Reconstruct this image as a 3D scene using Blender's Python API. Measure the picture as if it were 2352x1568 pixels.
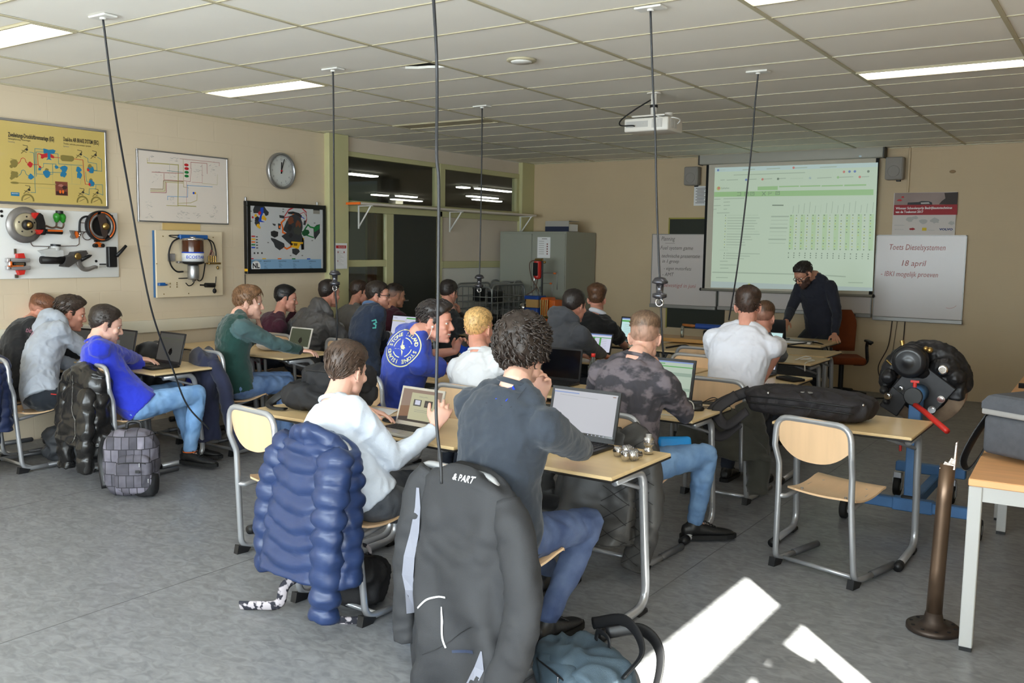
import bpy, bmesh, math, random
import numpy as np
from mathutils import Vector, Matrix, noise
from mathutils.bvhtree import BVHTree

for o in list(bpy.data.objects):
    bpy.data.objects.remove(o, do_unlink=True)
scene = bpy.context.scene
COL = scene.collection
PI = math.pi

# ---------------------------------------------------------------- camera
cam_data = bpy.data.cameras.new('camera')
cam_data.sensor_width = 36.0
cam_data.lens = 32.33
cam_data.clip_end = 100
cam = bpy.data.objects.new('camera', cam_data)
COL.objects.link(cam)
CAM_ROT = ((0.82589, -0.069232, 0.559564), (0.563625, 0.074539, -0.822661), (0.015245, 0.994812, 0.100582))
cam.matrix_world = Matrix.Translation((0, 0, 1.75)) @ Matrix(CAM_ROT).to_4x4()
scene.camera = cam

# ---------------------------------------------------------------- exposure
scene.view_settings.view_transform = 'Standard'
scene.view_settings.look = 'None'
scene.view_settings.exposure = 0.0
scene.view_settings.gamma = 1.0
scene.view_settings.use_curve_mapping = False
scene.cycles.use_denoising = True
scene.cycles.max_bounces = 8
scene.cycles.diffuse_bounces = 5
scene.cycles.glossy_bounces = 3
scene.cycles.transmission_bounces = 6
scene.cycles.sample_clamp_indirect = 6.0
scene.cycles.caustics_reflective = False
scene.cycles.caustics_refractive = False

# ---------------------------------------------------------------- world, sun and window daylight
world = bpy.data.worlds.new('world')
scene.world = world
world.use_nodes = True
wbg = world.node_tree.nodes['Background']
wbg.inputs[0].default_value = (0.62, 0.78, 1.0, 1)
wbg.inputs[1].default_value = 1.2

def light(name, kind, loc, energy, color=(1, 1, 1), rot=None, direction=None, size=None, size_y=None, angle=None):
    d = bpy.data.lights.new(name, kind)
    d.energy = energy
    d.color = color
    if size is not None:
        d.shape = 'RECTANGLE'
        d.size = size
        d.size_y = size_y
    if angle is not None:
        d.angle = angle
    o = bpy.data.objects.new(name, d)
    o.location = loc
    if direction is not None:
        o.rotation_euler = Vector(direction).to_track_quat('-Z', 'Y').to_euler()
    COL.objects.link(o)
    return o

SUN_DIR = Vector((-0.69, 0.72, -0.706)).normalized()
light('sun', 'SUN', (6, -6, 8), 75.0, (1.0, 0.95, 0.86), direction=SUN_DIR, angle=0.009)
# daylight that comes in through the window strips of the front wall (behind the camera) and the right wall
light('daylight_front_windows', 'AREA', (-3.2, -2.75, 1.75), 720.0, (0.84, 0.92, 1.0), direction=(0, 1, -0.12), size=6.4, size_y=1.6)
light('daylight_right_windows', 'AREA', (0.95, -0.65, 1.75), 300.0, (0.88, 0.94, 1.0), direction=(-1, 0.1, -0.1), size=3.0, size_y=1.5)

# ---------------------------------------------------------------- colours and materials
def lin(c):
    return c / 12.92 if c <= 0.04045 else ((c + 0.055) / 1.055) ** 2.4

def rgb(r, g, b):
    return (lin(r / 255), lin(g / 255), lin(b / 255), 1.0)

MATS = {}

def mat(name, color, rough=0.6, metal=0.0, var=0.0, vscale=8.0, color2=None, bump=0.0, bscale=60.0, stretch=(1, 1, 1),
        trans=0.0, alpha=1.0, emit=0.0, emit_color=None, sheen=0.0, coat=0.0, ior=1.45, sss=0.0, detail=4.0, contrast=None):
    if name in MATS:
        return MATS[name]
    m = bpy.data.materials.new(name)
    m.use_nodes = True
    nt = m.node_tree
    b = nt.nodes['Principled BSDF']
    b.inputs['Base Color'].default_value = color
    b.inputs['Roughness'].default_value = rough
    b.inputs['Metallic'].default_value = metal
    b.inputs['IOR'].default_value = ior
    if trans: b.inputs['Transmission Weight'].default_value = trans
    if alpha < 1: b.inputs['Alpha'].default_value = alpha
    if sheen:
        b.inputs['Sheen Weight'].default_value = sheen
        b.inputs['Sheen Roughness'].default_value = 0.5
    if coat: b.inputs['Coat Weight'].default_value = coat
    if sss:
        b.inputs['Subsurface Weight'].default_value = sss
        b.inputs['Subsurface Radius'].default_value = (0.02, 0.008, 0.004)
        b.inputs['Subsurface Scale'].default_value = 0.6
    if emit:
        b.inputs['Emission Color'].default_value = emit_color or color
        b.inputs['Emission Strength'].default_value = emit
    tc = None
    def coords(sc):
        nonlocal tc
        if tc is None:
            tc = nt.nodes.new('ShaderNodeTexCoord')
        mp = nt.nodes.new('ShaderNodeMapping')
        mp.inputs['Scale'].default_value = (sc * stretch[0], sc * stretch[1], sc * stretch[2])
        nt.links.new(tc.outputs['Object'], mp.inputs['Vector'])
        return mp.outputs['Vector']
    if var or color2:
        n = nt.nodes.new('ShaderNodeTexNoise')
        n.inputs['Scale'].default_value = 1.0
        n.inputs['Detail'].default_value = detail
        nt.links.new(coords(vscale), n.inputs['Vector'])
        r = nt.nodes.new('ShaderNodeValToRGB')
        lo, hi = contrast or (0.3, 0.7)
        r.color_ramp.elements[0].position = lo
        r.color_ramp.elements[1].position = hi
        if color2:
            r.color_ramp.elements[0].color = color
            r.color_ramp.elements[1].color = color2
        else:
            r.color_ramp.elements[0].color = tuple(min(1, c * (1 - var)) for c in color[:3]) + (1,)
            r.color_ramp.elements[1].color = tuple(min(1, c * (1 + var)) for c in color[:3]) + (1,)
        nt.links.new(n.outputs['Fac'], r.inputs['Fac'])
        nt.links.new(r.outputs['Color'], b.inputs['Base Color'])
    if bump:
        n = nt.nodes.new('ShaderNodeTexNoise')
        n.inputs['Scale'].default_value = 1.0
        n.inputs['Detail'].default_value = 3.0
        nt.links.new(coords(bscale), n.inputs['Vector'])
        bp = nt.nodes.new('ShaderNodeBump')
        bp.inputs['Strength'].default_value = min(1.0, bump)
        bp.inputs['Distance'].default_value = 0.004
        nt.links.new(n.outputs['Fac'], bp.inputs['Height'])
        nt.links.new(bp.outputs['Normal'], b.inputs['Normal'])
    MATS[name] = m
    return m

def emat(name, color, strength=1.0):
    """A glowing surface: a lamp, a laptop screen, the projected page."""
    if name in MATS:
        return MATS[name]
    m = bpy.data.materials.new(name)
    m.use_nodes = True
    b = m.node_tree.nodes['Principled BSDF']
    b.inputs['Base Color'].default_value = (0.01, 0.01, 0.01, 1)
    b.inputs['Roughness'].default_value = 0.4
    b.inputs['Emission Color'].default_value = color
    b.inputs['Emission Strength'].default_value = strength
    MATS[name] = m
    return m

# ---------------------------------------------------------------- vectors and curves
def V(*a):
    return Vector(a[0]) if len(a) == 1 else Vector(a)

def catmull(pts, n=6, closed=False):
    P = [Vector(p) for p in pts]
    m = len(P)
    if m < 3:
        return [P[0].lerp(P[-1], i / n) for i in range(n + 1)]
    out = []
    segs = m if closed else m - 1
    for i in range(segs):
        p0 = P[(i - 1) % m] if closed or i > 0 else P[0] * 2 - P[1]
        p1 = P[i]; p2 = P[(i + 1) % m]
        p3 = P[(i + 2) % m] if closed or i + 2 < m else P[-1] * 2 - P[-2]
        for k in range(n):
            t = k / n
            out.append(0.5 * ((2 * p1) + (p2 - p0) * t + (2 * p0 - 5 * p1 + 4 * p2 - p3) * t * t + (3 * p1 - p0 - 3 * p2 + p3) * t ** 3))
    if not closed:
        out.append(P[-1].copy())
    return out

def lerplist(vals, n):
    """Resample a list of numbers (or tuples) to n entries."""
    a = np.array(vals, float)
    x = np.linspace(0, len(a) - 1, n)
    i = np.clip(x.astype(int), 0, len(a) - 2) if len(a) > 1 else np.zeros(n, int)
    if len(a) == 1:
        return [a[0]] * n
    f = x - i
    if a.ndim == 1:
        return list(a[i] * (1 - f) + a[i + 1] * f)
    return list(a[i] * (1 - f)[:, None] + a[i + 1] * f[:, None])

def fillet(pts, r, n=5):
    """Polyline with rounded corners."""
    P = [Vector(p) for p in pts]
    out = [P[0]]
    for i in range(1, len(P) - 1):
        a, b, c = P[i - 1], P[i], P[i + 1]
        u = (a - b); w = (c - b)
        lu, lw = u.length, w.length
        u.normalize(); w.normalize()
        ang = math.acos(max(-1, min(1, u.dot(w))))
        if ang > PI - 0.02:
            out.append(b); continue
        rr = r if not isinstance(r, (list, tuple)) else r[i - 1]
        d = min(rr / math.tan(ang / 2), lu * 0.49, lw * 0.49)
        p1, p2 = b + u * d, b + w * d
        for k in range(n + 1):
            t = k / n
            out.append((1 - t) ** 2 * p1 + 2 * t * (1 - t) * b + t * t * p2)
    out.append(P[-1])
    return out

_rb_cache = {}

class MB:
    """Collects shapes and links them as one mesh object."""
    def __init__(s):
        s.v = []; s.f = []; s.mi = []; s.sm = []

    def add(s, vs, fs, mi=0, smooth=True):
        o = len(s.v)
        s.v.extend(tuple(p) for p in vs)
        for q in fs:
            s.f.append(tuple(i + o for i in q)); s.mi.append(mi); s.sm.append(smooth)
        return s

    def box(s, c, d, mi=0, M=None, rz=0.0):
        x, y, z = d[0] / 2, d[1] / 2, d[2] / 2
        vs = [Vector((sx * x, sy * y, sz * z)) for sz in (-1, 1) for sy in (-1, 1) for sx in (-1, 1)]
        R = M if M is not None else (Matrix.Rotation(rz, 3, 'Z') if rz else None)
        c = Vector(c)
        vs = [(R @ p if R is not None else p) + c for p in vs]
        return s.add(vs, [(0, 2, 3, 1), (4, 5, 7, 6), (0, 1, 5, 4), (1, 3, 7, 5), (3, 2, 6, 7), (2, 0, 4, 6)], mi, False)

    def rbox(s, c, d, r=0.01, seg=2, mi=0, M=None, rz=0.0):
        key = tuple(round(x, 4) for x in d) + (round(r, 4), seg)
        if key not in _rb_cache:
            bm = bmesh.new()
            bmesh.ops.create_cube(bm, size=1.0)
            for v in bm.verts:
                v.co = Vector((v.co.x * d[0], v.co.y * d[1], v.co.z * d[2]))
            bmesh.ops.bevel(bm, geom=list(bm.edges), offset=min(r, min(d) * 0.49), segments=seg, profile=0.5, affect='EDGES')
            bm.verts.index_update()
            _rb_cache[key] = ([v.co.copy() for v in bm.verts], [tuple(v.index for v in f.verts) for f in bm.faces])
            bm.free()
        vs, fs = _rb_cache[key]
        R = M if M is not None else (Matrix.Rotation(rz, 3, 'Z') if rz else None)
        c = Vector(c)
        return s.add([(R @ p if R is not None else p) + c for p in vs], fs, mi, seg > 1)

    def loft(s, rings, mi=0, caps=True, smooth=True, closed=False):
        n = len(rings[0]); vs = []; fs = []
        for r in rings: vs += [tuple(p) for p in r]
        m = len(rings)
        for i in range(m if closed else m - 1):
            a = i * n; b = ((i + 1) % m) * n
            for k in range(n):
                k2 = (k + 1) % n
                fs.append((a + k, a + k2, b + k2, b + k))
        if caps and not closed:
            fs.append(tuple(range(n - 1, -1, -1)))
            fs.append(tuple(range((m - 1) * n, m * n)))
        return s.add(vs, fs, mi, smooth)

    def grid(s, rows, mi=0, smooth=True):
        n = len(rows[0]); vs = [tuple(p) for r in rows for p in r]; fs = []
        for i in range(len(rows) - 1):
            for k in range(n - 1):
                fs.append((i * n + k, i * n + k + 1, (i + 1) * n + k + 1, (i + 1) * n + k))
        return s.add(vs, fs, mi, smooth)

    def tube(s, pts, r, n=8, mi=0, caps=True, closed=False, flat=None, up=None):
        P = [Vector(p) for p in pts]
        m = len(P)
        R = list(r) if isinstance(r, (list, tuple, np.ndarray)) else [r] * m
        if len(R) != m: R = lerplist(R, m)
        rings = []
        T = []
        for i in range(m):
            if closed: t = P[(i + 1) % m] - P[i - 1]
            else: t = P[min(i + 1, m - 1)] - P[max(i - 1, 0)]
            T.append(t.normalized() if t.length > 1e-9 else Vector((0, 0, 1)))
        nx = Vector(up) if up is not None else (Vector((0, 0, 1)) if abs(T[0].z) < 0.9 else Vector((1, 0, 0)))
        nx = (nx - T[0] * nx.dot(T[0])).normalized()
        for i in range(m):
            if i > 0:
                nx = nx - T[i] * nx.dot(T[i])
                if nx.length < 1e-6: nx = T[i].orthogonal()
                nx.normalize()
            ny = T[i].cross(nx)
            ra = R[i]
            if isinstance(ra, (tuple, list, np.ndarray)): ra, rb = ra[0], ra[1]
            else: rb = ra if flat is None else ra * flat
            rings.append([P[i] + nx * (math.cos(2 * PI * k / n) * rb) + ny * (math.sin(2 * PI * k / n) * ra) for k in range(n)])
        return s.loft(rings, mi, caps, True, closed)

    def cap_tube(s, pts, r, n=10, mi=0):
        """Tube with rounded ends (for bodies that get remeshed)."""
        P = [Vector(p) for p in pts]
        s.tube(P, r, n, mi)
        R = list(r) if isinstance(r, (list, tuple)) else [r] * len(P)
        for p, q in ((P[0], R[0]), (P[-1], R[-1])):
            q = q if not isinstance(q, (tuple, list, np.ndarray)) else min(q)
            s.ell(p, (q, q, q), nu=10, nv=6)
        return s

    def ell(s, c, r, M=None, nu=14, nv=9, mi=0, smooth=True):
        c = Vector(c); vs = []; fs = []
        vs.append(Vector((0, 0, -r[2])))
        for j in range(1, nv):
            ph = -PI / 2 + PI * j / nv
            for i in range(nu):
                th = 2 * PI * i / nu
                vs.append(Vector((r[0] * math.cos(ph) * math.cos(th), r[1] * math.cos(ph) * math.sin(th), r[2] * math.sin(ph))))
        vs.append(Vector((0, 0, r[2])))
        for i in range(nu):
            fs.append((0, 1 + (i + 1) % nu, 1 + i))
            for j in range(nv - 2):
                a = 1 + j * nu
                fs.append((a + i, a + (i + 1) % nu, a + nu + (i + 1) % nu, a + nu + i))
            a = 1 + (nv - 2) * nu
            fs.append((a + i, a + (i + 1) % nu, len(vs) - 1))
        return s.add([(M @ p if M is not None else p) + c for p in vs], fs, mi, smooth)

    def cyl(s, p, q, r, n=14, mi=0, r2=None, smooth=True):
        p, q = Vector(p), Vector(q)
        t = (q - p).normalized()
        a = t.orthogonal().normalized(); b = t.cross(a)
        r2 = r if r2 is None else r2
        A = [p + (a * math.cos(2 * PI * k / n) + b * math.sin(2 * PI * k / n)) * r for k in range(n)]
        B = [q + (a * math.cos(2 * PI * k / n) + b * math.sin(2 * PI * k / n)) * r2 for k in range(n)]
        vs = A + B
        s.add(vs, [(k, (k + 1) % n, n + (k + 1) % n, n + k) for k in range(n)], mi, smooth)
        s.add(A, [tuple(range(n - 1, -1, -1))], mi, False)
        return s.add(B, [tuple(range(n))], mi, False)

    def lathe(s, prof, o=(0, 0, 0), axis=(0, 0, 1), n=20, mi=0, caps=True):
        """prof: list of (radius, height) along axis from o."""
        t = Vector(axis).normalized(); a = t.orthogonal().normalized(); b = t.cross(a); o = Vector(o)
        rings = [[o + t * h + (a * math.cos(2 * PI * k / n) + b * math.sin(2 * PI * k / n)) * max(r, 1e-4) for k in range(n)] for r, h in prof]
        return s.loft(rings, mi, caps)

    def poly(s, pts, mi=0):
        return s.add(pts, [tuple(range(len(pts)))], mi, False)

    def prism(s, pts2, o, ex, ey, th, mi=0):
        """Flat outline pts2 in the plane (o, ex, ey), thickness th along ex x ey."""
        o, ex, ey = Vector(o), Vector(ex), Vector(ey)
        ez = ex.cross(ey).normalized()
        n = len(pts2)
        A = [o + ex * p[0] + ey * p[1] for p in pts2]
        B = [p + ez * th for p in A]
        s.add(A + B, [tuple(range(n - 1, -1, -1)), tuple(range(n, 2 * n))] + [(k, (k + 1) % n, n + (k + 1) % n, n + k) for k in range(n)], mi, False)
        return s

    def text(s, txt, o, ex, ey, size, mi=0, lift=0.0, bold=0.0, align='LEFT', fit=None, xf=None, shear=0.0):
        cu = bpy.data.curves.new('t', 'FONT')
        cu.body = txt; cu.size = size; cu.offset = bold; cu.align_x = align; cu.resolution_u = 2; cu.shear = shear
        ob = bpy.data.objects.new('t', cu)
        COL.objects.link(ob)
        dg = bpy.context.evaluated_depsgraph_get()
        me = bpy.data.meshes.new_from_object(ob.evaluated_get(dg))
        vs = [v.co.copy() for v in me.vertices]
        fs = [tuple(p.vertices) for p in me.polygons]
        bpy.data.objects.remove(ob); bpy.data.curves.remove(cu); bpy.data.meshes.remove(me)
        if not vs:
            return s
        k = 1.0
        if fit:
            w = max(v.x for v in vs) - min(v.x for v in vs)
            k = fit / w if w > 0 else 1.0
        o, ex, ey = Vector(o), Vector(ex), Vector(ey)
        ez = ex.cross(ey).normalized() * lift
        if xf is not None:
            return s.add([xf(v.x * k, v.y) for v in vs], fs, mi, False)
        return s.add([o + ex * (v.x * k) + ey * v.y + ez for v in vs], fs, mi, False)

    def mesh(s, name):
        me = bpy.data.meshes.new(name)
        me.from_pydata(s.v, [], s.f)
        me.polygons.foreach_set('material_index', s.mi)
        me.polygons.foreach_set('use_smooth', s.sm)
        me.update()
        return me

    def build(s, name, mats, parent=None, loc=None, M=None):
        me = s.mesh(name)
        return put(name, me, mats, parent, loc, M)

def put(name, me, mats, parent=None, loc=None, M=None):
    for m in (mats if isinstance(mats, (list, tuple)) else [mats]):
        me.materials.append(m)
    ob = bpy.data.objects.new(name, me)
    COL.objects.link(ob)
    if parent is not None:
        ob.parent = parent
    if M is not None: ob.matrix_local = M
    elif loc is not None: ob.location = loc
    return ob

def empty(name, loc=(0, 0, 0), rz=0.0):
    o = bpy.data.objects.new(name, None)
    o.empty_display_size = 0.1
    o.location = loc
    o.rotation_euler = (0, 0, rz)
    COL.objects.link(o)
    return o

def tag(o, label, cat, group=None, kind=None):
    if label: o['label'] = label
    if cat: o['category'] = cat
    if group: o['group'] = group
    if kind: o['kind'] = kind
    return o

def thing(name, label, cat, loc=(0, 0, 0), rz=0.0, group=None):
    return tag(empty(name, loc, rz), label, cat, group)

def struct(o):
    o['kind'] = 'structure'
    return o

def copy_tree(root, loc=None, rz=None, label=None, group=None):
    r = root.copy(); COL.objects.link(r)
    if loc is not None: r.location = loc
    if rz is not None: r.rotation_euler = (0, 0, rz)
    if label: r['label'] = label
    if group: r['group'] = group
    for ch in list(root.children):
        c = ch.copy(); COL.objects.link(c); c.parent = r
        for g in list(ch.children):
            d = g.copy(); COL.objects.link(d); d.parent = c
    return r

def remesh(mb, voxel, smooth=2, factor=0.5, name='m', dec=None):
    me = mb.mesh(name)
    ob = bpy.data.objects.new('tmp', me)
    COL.objects.link(ob)
    r = ob.modifiers.new('r', 'REMESH')
    r.mode = 'VOXEL'; r.voxel_size = voxel; r.use_smooth_shade = True
    if smooth:
        sm = ob.modifiers.new('s', 'SMOOTH')
        sm.factor = factor; sm.iterations = smooth
    if dec:
        dm = ob.modifiers.new('d', 'DECIMATE')
        dm.ratio = dec; dm.use_collapse_triangulate = True
    dg = bpy.context.evaluated_depsgraph_get()
    out = bpy.data.meshes.new_from_object(ob.evaluated_get(dg))
    out.name = name
    bpy.data.objects.remove(ob); bpy.data.meshes.remove(me)
    return out

def get_co(me):
    a = np.empty(len(me.vertices) * 3); me.vertices.foreach_get('co', a)
    return a.reshape(-1, 3)

def get_no(me):
    a = np.empty(len(me.vertices) * 3); me.vertices.foreach_get('normal', a)
    return a.reshape(-1, 3)

def set_co(me, a):
    me.vertices.foreach_set('co', a.ravel()); me.update()

def rumple(me, amp, scale, seed=0, ridged=True, mask=None, stretch=(1, 1, 1)):
    """Cloth folds: push vertices along their normals with ridged noise."""
    co = get_co(me); no = get_no(me)
    off = Vector((seed * 7.3, seed * 3.1, seed * 1.7))
    d = np.empty(len(co))
    for i in range(len(co)):
        p = Vector((co[i, 0] * scale * stretch[0], co[i, 1] * scale * stretch[1], co[i, 2] * scale * stretch[2])) + off
        w = noise.noise_vector(p * 0.6) * 0.8
        q = noise.noise(p + w)
        d[i] = (0.35 - abs(q) * 1.6) if ridged else q
    if mask is not None: d *= mask
    set_co(me, co + no * (d * amp)[:, None])

# ================================================================ the room shell
XL, XR, YB, YF, ZC = -8.0, 0.75, 12.2, -2.6, 3.06

def wall_mat(name, c, joint=0.05):
    """Painted blockwork: a plain colour with faint block joints as relief."""
    if name in MATS: return MATS[name]
    m = mat(name, c, rough=0.62, var=0.03, vscale=1.5)
    nt = m.node_tree; b = nt.nodes['Principled BSDF']
    geo = nt.nodes.new('ShaderNodeNewGeometry')
    sep = nt.nodes.new('ShaderNodeSeparateXYZ'); nt.links.new(geo.outputs['Position'], sep.inputs[0])
    add = nt.nodes.new('ShaderNodeMath'); add.operation = 'ADD'
    nt.links.new(sep.outputs['X'], add.inputs[0]); nt.links.new(sep.outputs['Y'], add.inputs[1])
    cmb = nt.nodes.new('ShaderNodeCombineXYZ')
    nt.links.new(add.outputs[0], cmb.inputs['X']); nt.links.new(sep.outputs['Z'], cmb.inputs['Y'])
    br = nt.nodes.new('ShaderNodeTexBrick')
    br.inputs['Scale'].default_value = 1.0
    br.inputs['Brick Width'].default_value = 0.44; br.inputs['Row Height'].default_value = 0.215
    br.inputs['Mortar Size'].default_value = 0.006; br.inputs['Mortar Smooth'].default_value = 0.6
    br.inputs['Color1'].default_value = (1, 1, 1, 1); br.inputs['Color2'].default_value = (0.97, 0.97, 0.97, 1); br.inputs['Mortar'].default_value = (0.2, 0.2, 0.2, 1)
    nt.links.new(cmb.outputs[0], br.inputs['Vector'])
    bp = nt.nodes.new('ShaderNodeBump'); bp.inputs['Strength'].default_value = joint * 8; bp.inputs['Distance'].default_value = 0.003
    nt.links.new(br.outputs['Color'], bp.inputs['Height']); nt.links.new(bp.outputs['Normal'], b.inputs['Normal'])
    return m

M_WALL = wall_mat('cream_painted_blockwork', rgb(216, 200, 174))
M_WALLB = wall_mat('beige_painted_blockwork', rgb(200, 179, 146), 0.02)
M_CREAM = mat('pale_green_cream_paint', rgb(196, 192, 146), 0.45, var=0.03, vscale=3)
M_PLASTER = mat('beige_panel_paint', rgb(214, 201, 184), 0.6, var=0.03, vscale=2)
M_TILE = mat('mineral_ceiling_tile', rgb(243, 240, 232), 0.85, var=0.03, vscale=0.9, bump=0.12, bscale=220)
M_TBAR = mat('ivory_ceiling_bar', rgb(188, 180, 152), 0.45)
M_BLACK = mat('black_plastic', rgb(22, 22, 24), 0.45)
M_DARK = mat('matt_black', rgb(12, 12, 13), 0.8)
M_WHITE = mat('white_plastic', rgb(228, 227, 222), 0.4)
M_ALU = mat('brushed_aluminium', rgb(176, 177, 180), 0.35, 0.9)
M_CHROME = mat('chrome', rgb(205, 205, 208), 0.12, 1.0)
M_SILVER = mat('silver_painted_tube', rgb(176, 178, 182), 0.3, 0.55)
M_PAPER = mat('white_paper', rgb(232, 232, 232), 0.8)

# floor: grey marbled linoleum with welded sheet seams
def floor_mat():
    m = mat('grey_marbled_linoleum', rgb(150, 151, 154), 0.38)
    nt = m.node_tree; b = nt.nodes['Principled BSDF']
    geo = nt.nodes.new('ShaderNodeNewGeometry')
    def nz(scale, detail, stretch, dist=0.0):
        mp = nt.nodes.new('ShaderNodeMapping'); mp.inputs['Scale'].default_value = tuple(scale * s for s in stretch)
        n = nt.nodes.new('ShaderNodeTexNoise'); n.inputs['Scale'].default_value = 1; n.inputs['Detail'].default_value = detail
        n.inputs['Distortion'].default_value = dist
        nt.links.new(geo.outputs['Position'], mp.inputs['Vector']); nt.links.new(mp.outputs['Vector'], n.inputs['Vector'])
        return n.outputs['Fac']
    r1 = nt.nodes.new('ShaderNodeValToRGB')
    e = r1.color_ramp.elements
    e[0].position = 0.34; e[0].color = rgb(112, 113, 116)
    e[1].position = 0.66; e[1].color = rgb(138, 139, 142)
    k = r1.color_ramp.elements.new(0.5); k.color = rgb(126, 127, 130)
    nt.links.new(nz(13, 6, (1.0, 1.7, 1), 1.2), r1.inputs['Fac'])
    r2 = nt.nodes.new('ShaderNodeValToRGB')
    r2.color_ramp.elements[0].position = 0.62; r2.color_ramp.elements[0].color = (1, 1, 1, 1)
    r2.color_ramp.elements[1].position = 0.74; r2.color_ramp.elements[1].color = (0.86, 0.85, 0.84, 1)
    nt.links.new(nz(26, 3, (1.0, 2.2, 1), 2.0), r2.inputs['Fac'])
    mx = nt.nodes.new('ShaderNodeMix'); mx.data_type = 'RGBA'; mx.blend_type = 'MULTIPLY'; mx.inputs['Factor'].default_value = 1.0
    nt.links.new(r1.outputs['Color'], mx.inputs[6]); nt.links.new(r2.outputs['Color'], mx.inputs[7])
    nt.links.new(mx.outputs[2], b.inputs['Base Color'])
    rr = nt.nodes.new('ShaderNodeMapRange'); rr.inputs['To Min'].default_value = 0.3; rr.inputs['To Max'].default_value = 0.46
    nt.links.new(nz(4, 3, (1, 1, 1)), rr.inputs['Value']); nt.links.new(rr.outputs[0], b.inputs['Roughness'])
    return m

mb = MB()
mb.box((-3.6, 4.8, -0.05), (9.0, 15.2, 0.1))
floor_o = struct(mb.build('floor', floor_mat()))
M_SEAM = mat('linoleum_weld', rgb(100, 100, 102), 0.4)
for xs in (-6.05, -4.0, -1.95, 0.1):
    mb = MB(); mb.box((xs, 4.8, 0.0004), (0.004, 14.8, 0.0012)); mb.build('weld_seam', M_SEAM, floor_o)

# ---- left wall (blockwork up to the pillar)
mb = MB(); mb.box((XL - 0.06, (YF + 7.79) / 2, ZC / 2), (0.12, 7.79 - YF, ZC)); wall_left = struct(mb.build('wall_left', M_WALL))
# cable duct along the left wall and a double socket on it
mb = MB(); mb.rbox((XL + 0.025, (YF + 7.78) / 2, 0.94), (0.05, 7.78 - YF - 0.02, 0.12), 0.006)
duct = struct(mb.build('trim_1', mat('cream_cable_duct', rgb(226, 220, 200), 0.45)))

# ---- glazed partition with pillars
Y0 = 7.79
def fr(name, y0, y1, z0, z1, m=None, th=0.08, x=XL, parent=None):
    mb = MB(); mb.rbox((x - 0.02, (y0 + y1) / 2, (z0 + z1) / 2), (th, y1 - y0, z1 - z0), 0.004, 1)
    o = mb.build(name, m or M_CREAM, parent)
    if parent is None: struct(o)
    return o
fr('trim_2', 7.79, 8.11, 0, ZC, th=0.16, x=XL + 0.02)          # near pillar
fr('trim_3', 11.86, 12.2, 0, ZC, th=0.16, x=XL + 0.02)         # corner pillar
fr('wall_partition', 8.11, 11.86, 2.885, ZC, M_PLASTER, th=0.06)
def glass_mat():
    m = bpy.data.materials.new('window_glass'); m.use_nodes = True
    nt = m.node_tree; nt.nodes.remove(nt.nodes['Principled BSDF'])
    tr = nt.nodes.new('ShaderNodeBsdfTransparent'); tr.inputs[0].default_value = (0.94, 0.96, 0.95, 1)
    gl = nt.nodes.new('ShaderNodeBsdfGlossy'); gl.inputs['Roughness'].default_value = 0.02
    lw = nt.nodes.new('ShaderNodeLayerWeight'); lw.inputs['Blend'].default_value = 0.5
    pw = nt.nodes.new('ShaderNodeMath'); pw.operation = 'POWER'; pw.inputs[1].default_value = 4.0
    fz = nt.nodes.new('ShaderNodeMath'); fz.operation = 'MULTIPLY_ADD'; fz.inputs[1].default_value = 0.55; fz.inputs[2].default_value = 0.03
    nt.links.new(lw.outputs['Facing'], pw.inputs[0]); nt.links.new(pw.outputs[0], fz.inputs[0])
    mx = nt.nodes.new('ShaderNodeMixShader')
    nt.links.new(fz.outputs[0], mx.inputs[0]); nt.links.new(tr.outputs[0], mx.inputs[1]); nt.links.new(gl.outputs[0], mx.inputs[2])
    nt.links.new(mx.outputs[0], nt.nodes['Material Output'].inputs['Surface'])
    return m
M_GLASS = glass_mat()
def framed_pane(name, y0, y1, z0, z1, fw=0.05, x=XL):
    mb = MB()
    for a, b, c, d in ((y0, y1, z1 - fw, z1), (y0, y1, z0, z0 + fw), (y0, y0 + fw, z0 + fw, z1 - fw), (y1 - fw, y1, z0 + fw, z1 - fw)):
        mb.rbox((x - 0.02, (a + b) / 2, (c + d) / 2), (0.09, b - a, d - c), 0.004, 1)
    o = struct(mb.build(name, M_CREAM))
    mb = MB(); mb.box((x - 0.02, (y0 + y1) / 2, (z0 + z1) / 2), (0.006, y1 - y0 - 2 * fw + 0.01, z1 - z0 - 2 * fw + 0.01)); mb.build('pane', M_GLASS, o)
    return o
framed_pane('window_1', 8.07, 9.92, 2.24, 2.885, 0.06)
framed_pane('window_2', 9.97, 11.86, 2.24, 2.885, 0.07)
fr('trim_4', 8.11, 11.86, 2.165, 2.24, th=0.1)                  # middle rail
fr('trim_5', 9.92, 9.975, 0, 2.885, th=0.1)                     # mullion
# glazed door beside the pillar
door1 = struct(empty('door_1', (0, 0, 0)))
def dpart(name, y0, y1, z0, z1, m=None, th=0.06): return fr(name, y0, y1, z0, z1, m, th, XL, door1)
dpart('door_stile', 8.86, 9.0, 0, 2.165)
dpart('door_rail', 8.11, 8.86, 1.495, 1.58); dpart('door_rail', 8.11, 8.86, 0.0, 0.72)
dpart('pane', 8.11, 8.86, 1.58, 2.165, M_GLASS, 0.006); dpart('pane', 8.11, 8.86, 0.72, 1.495, M_GLASS, 0.006)
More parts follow.
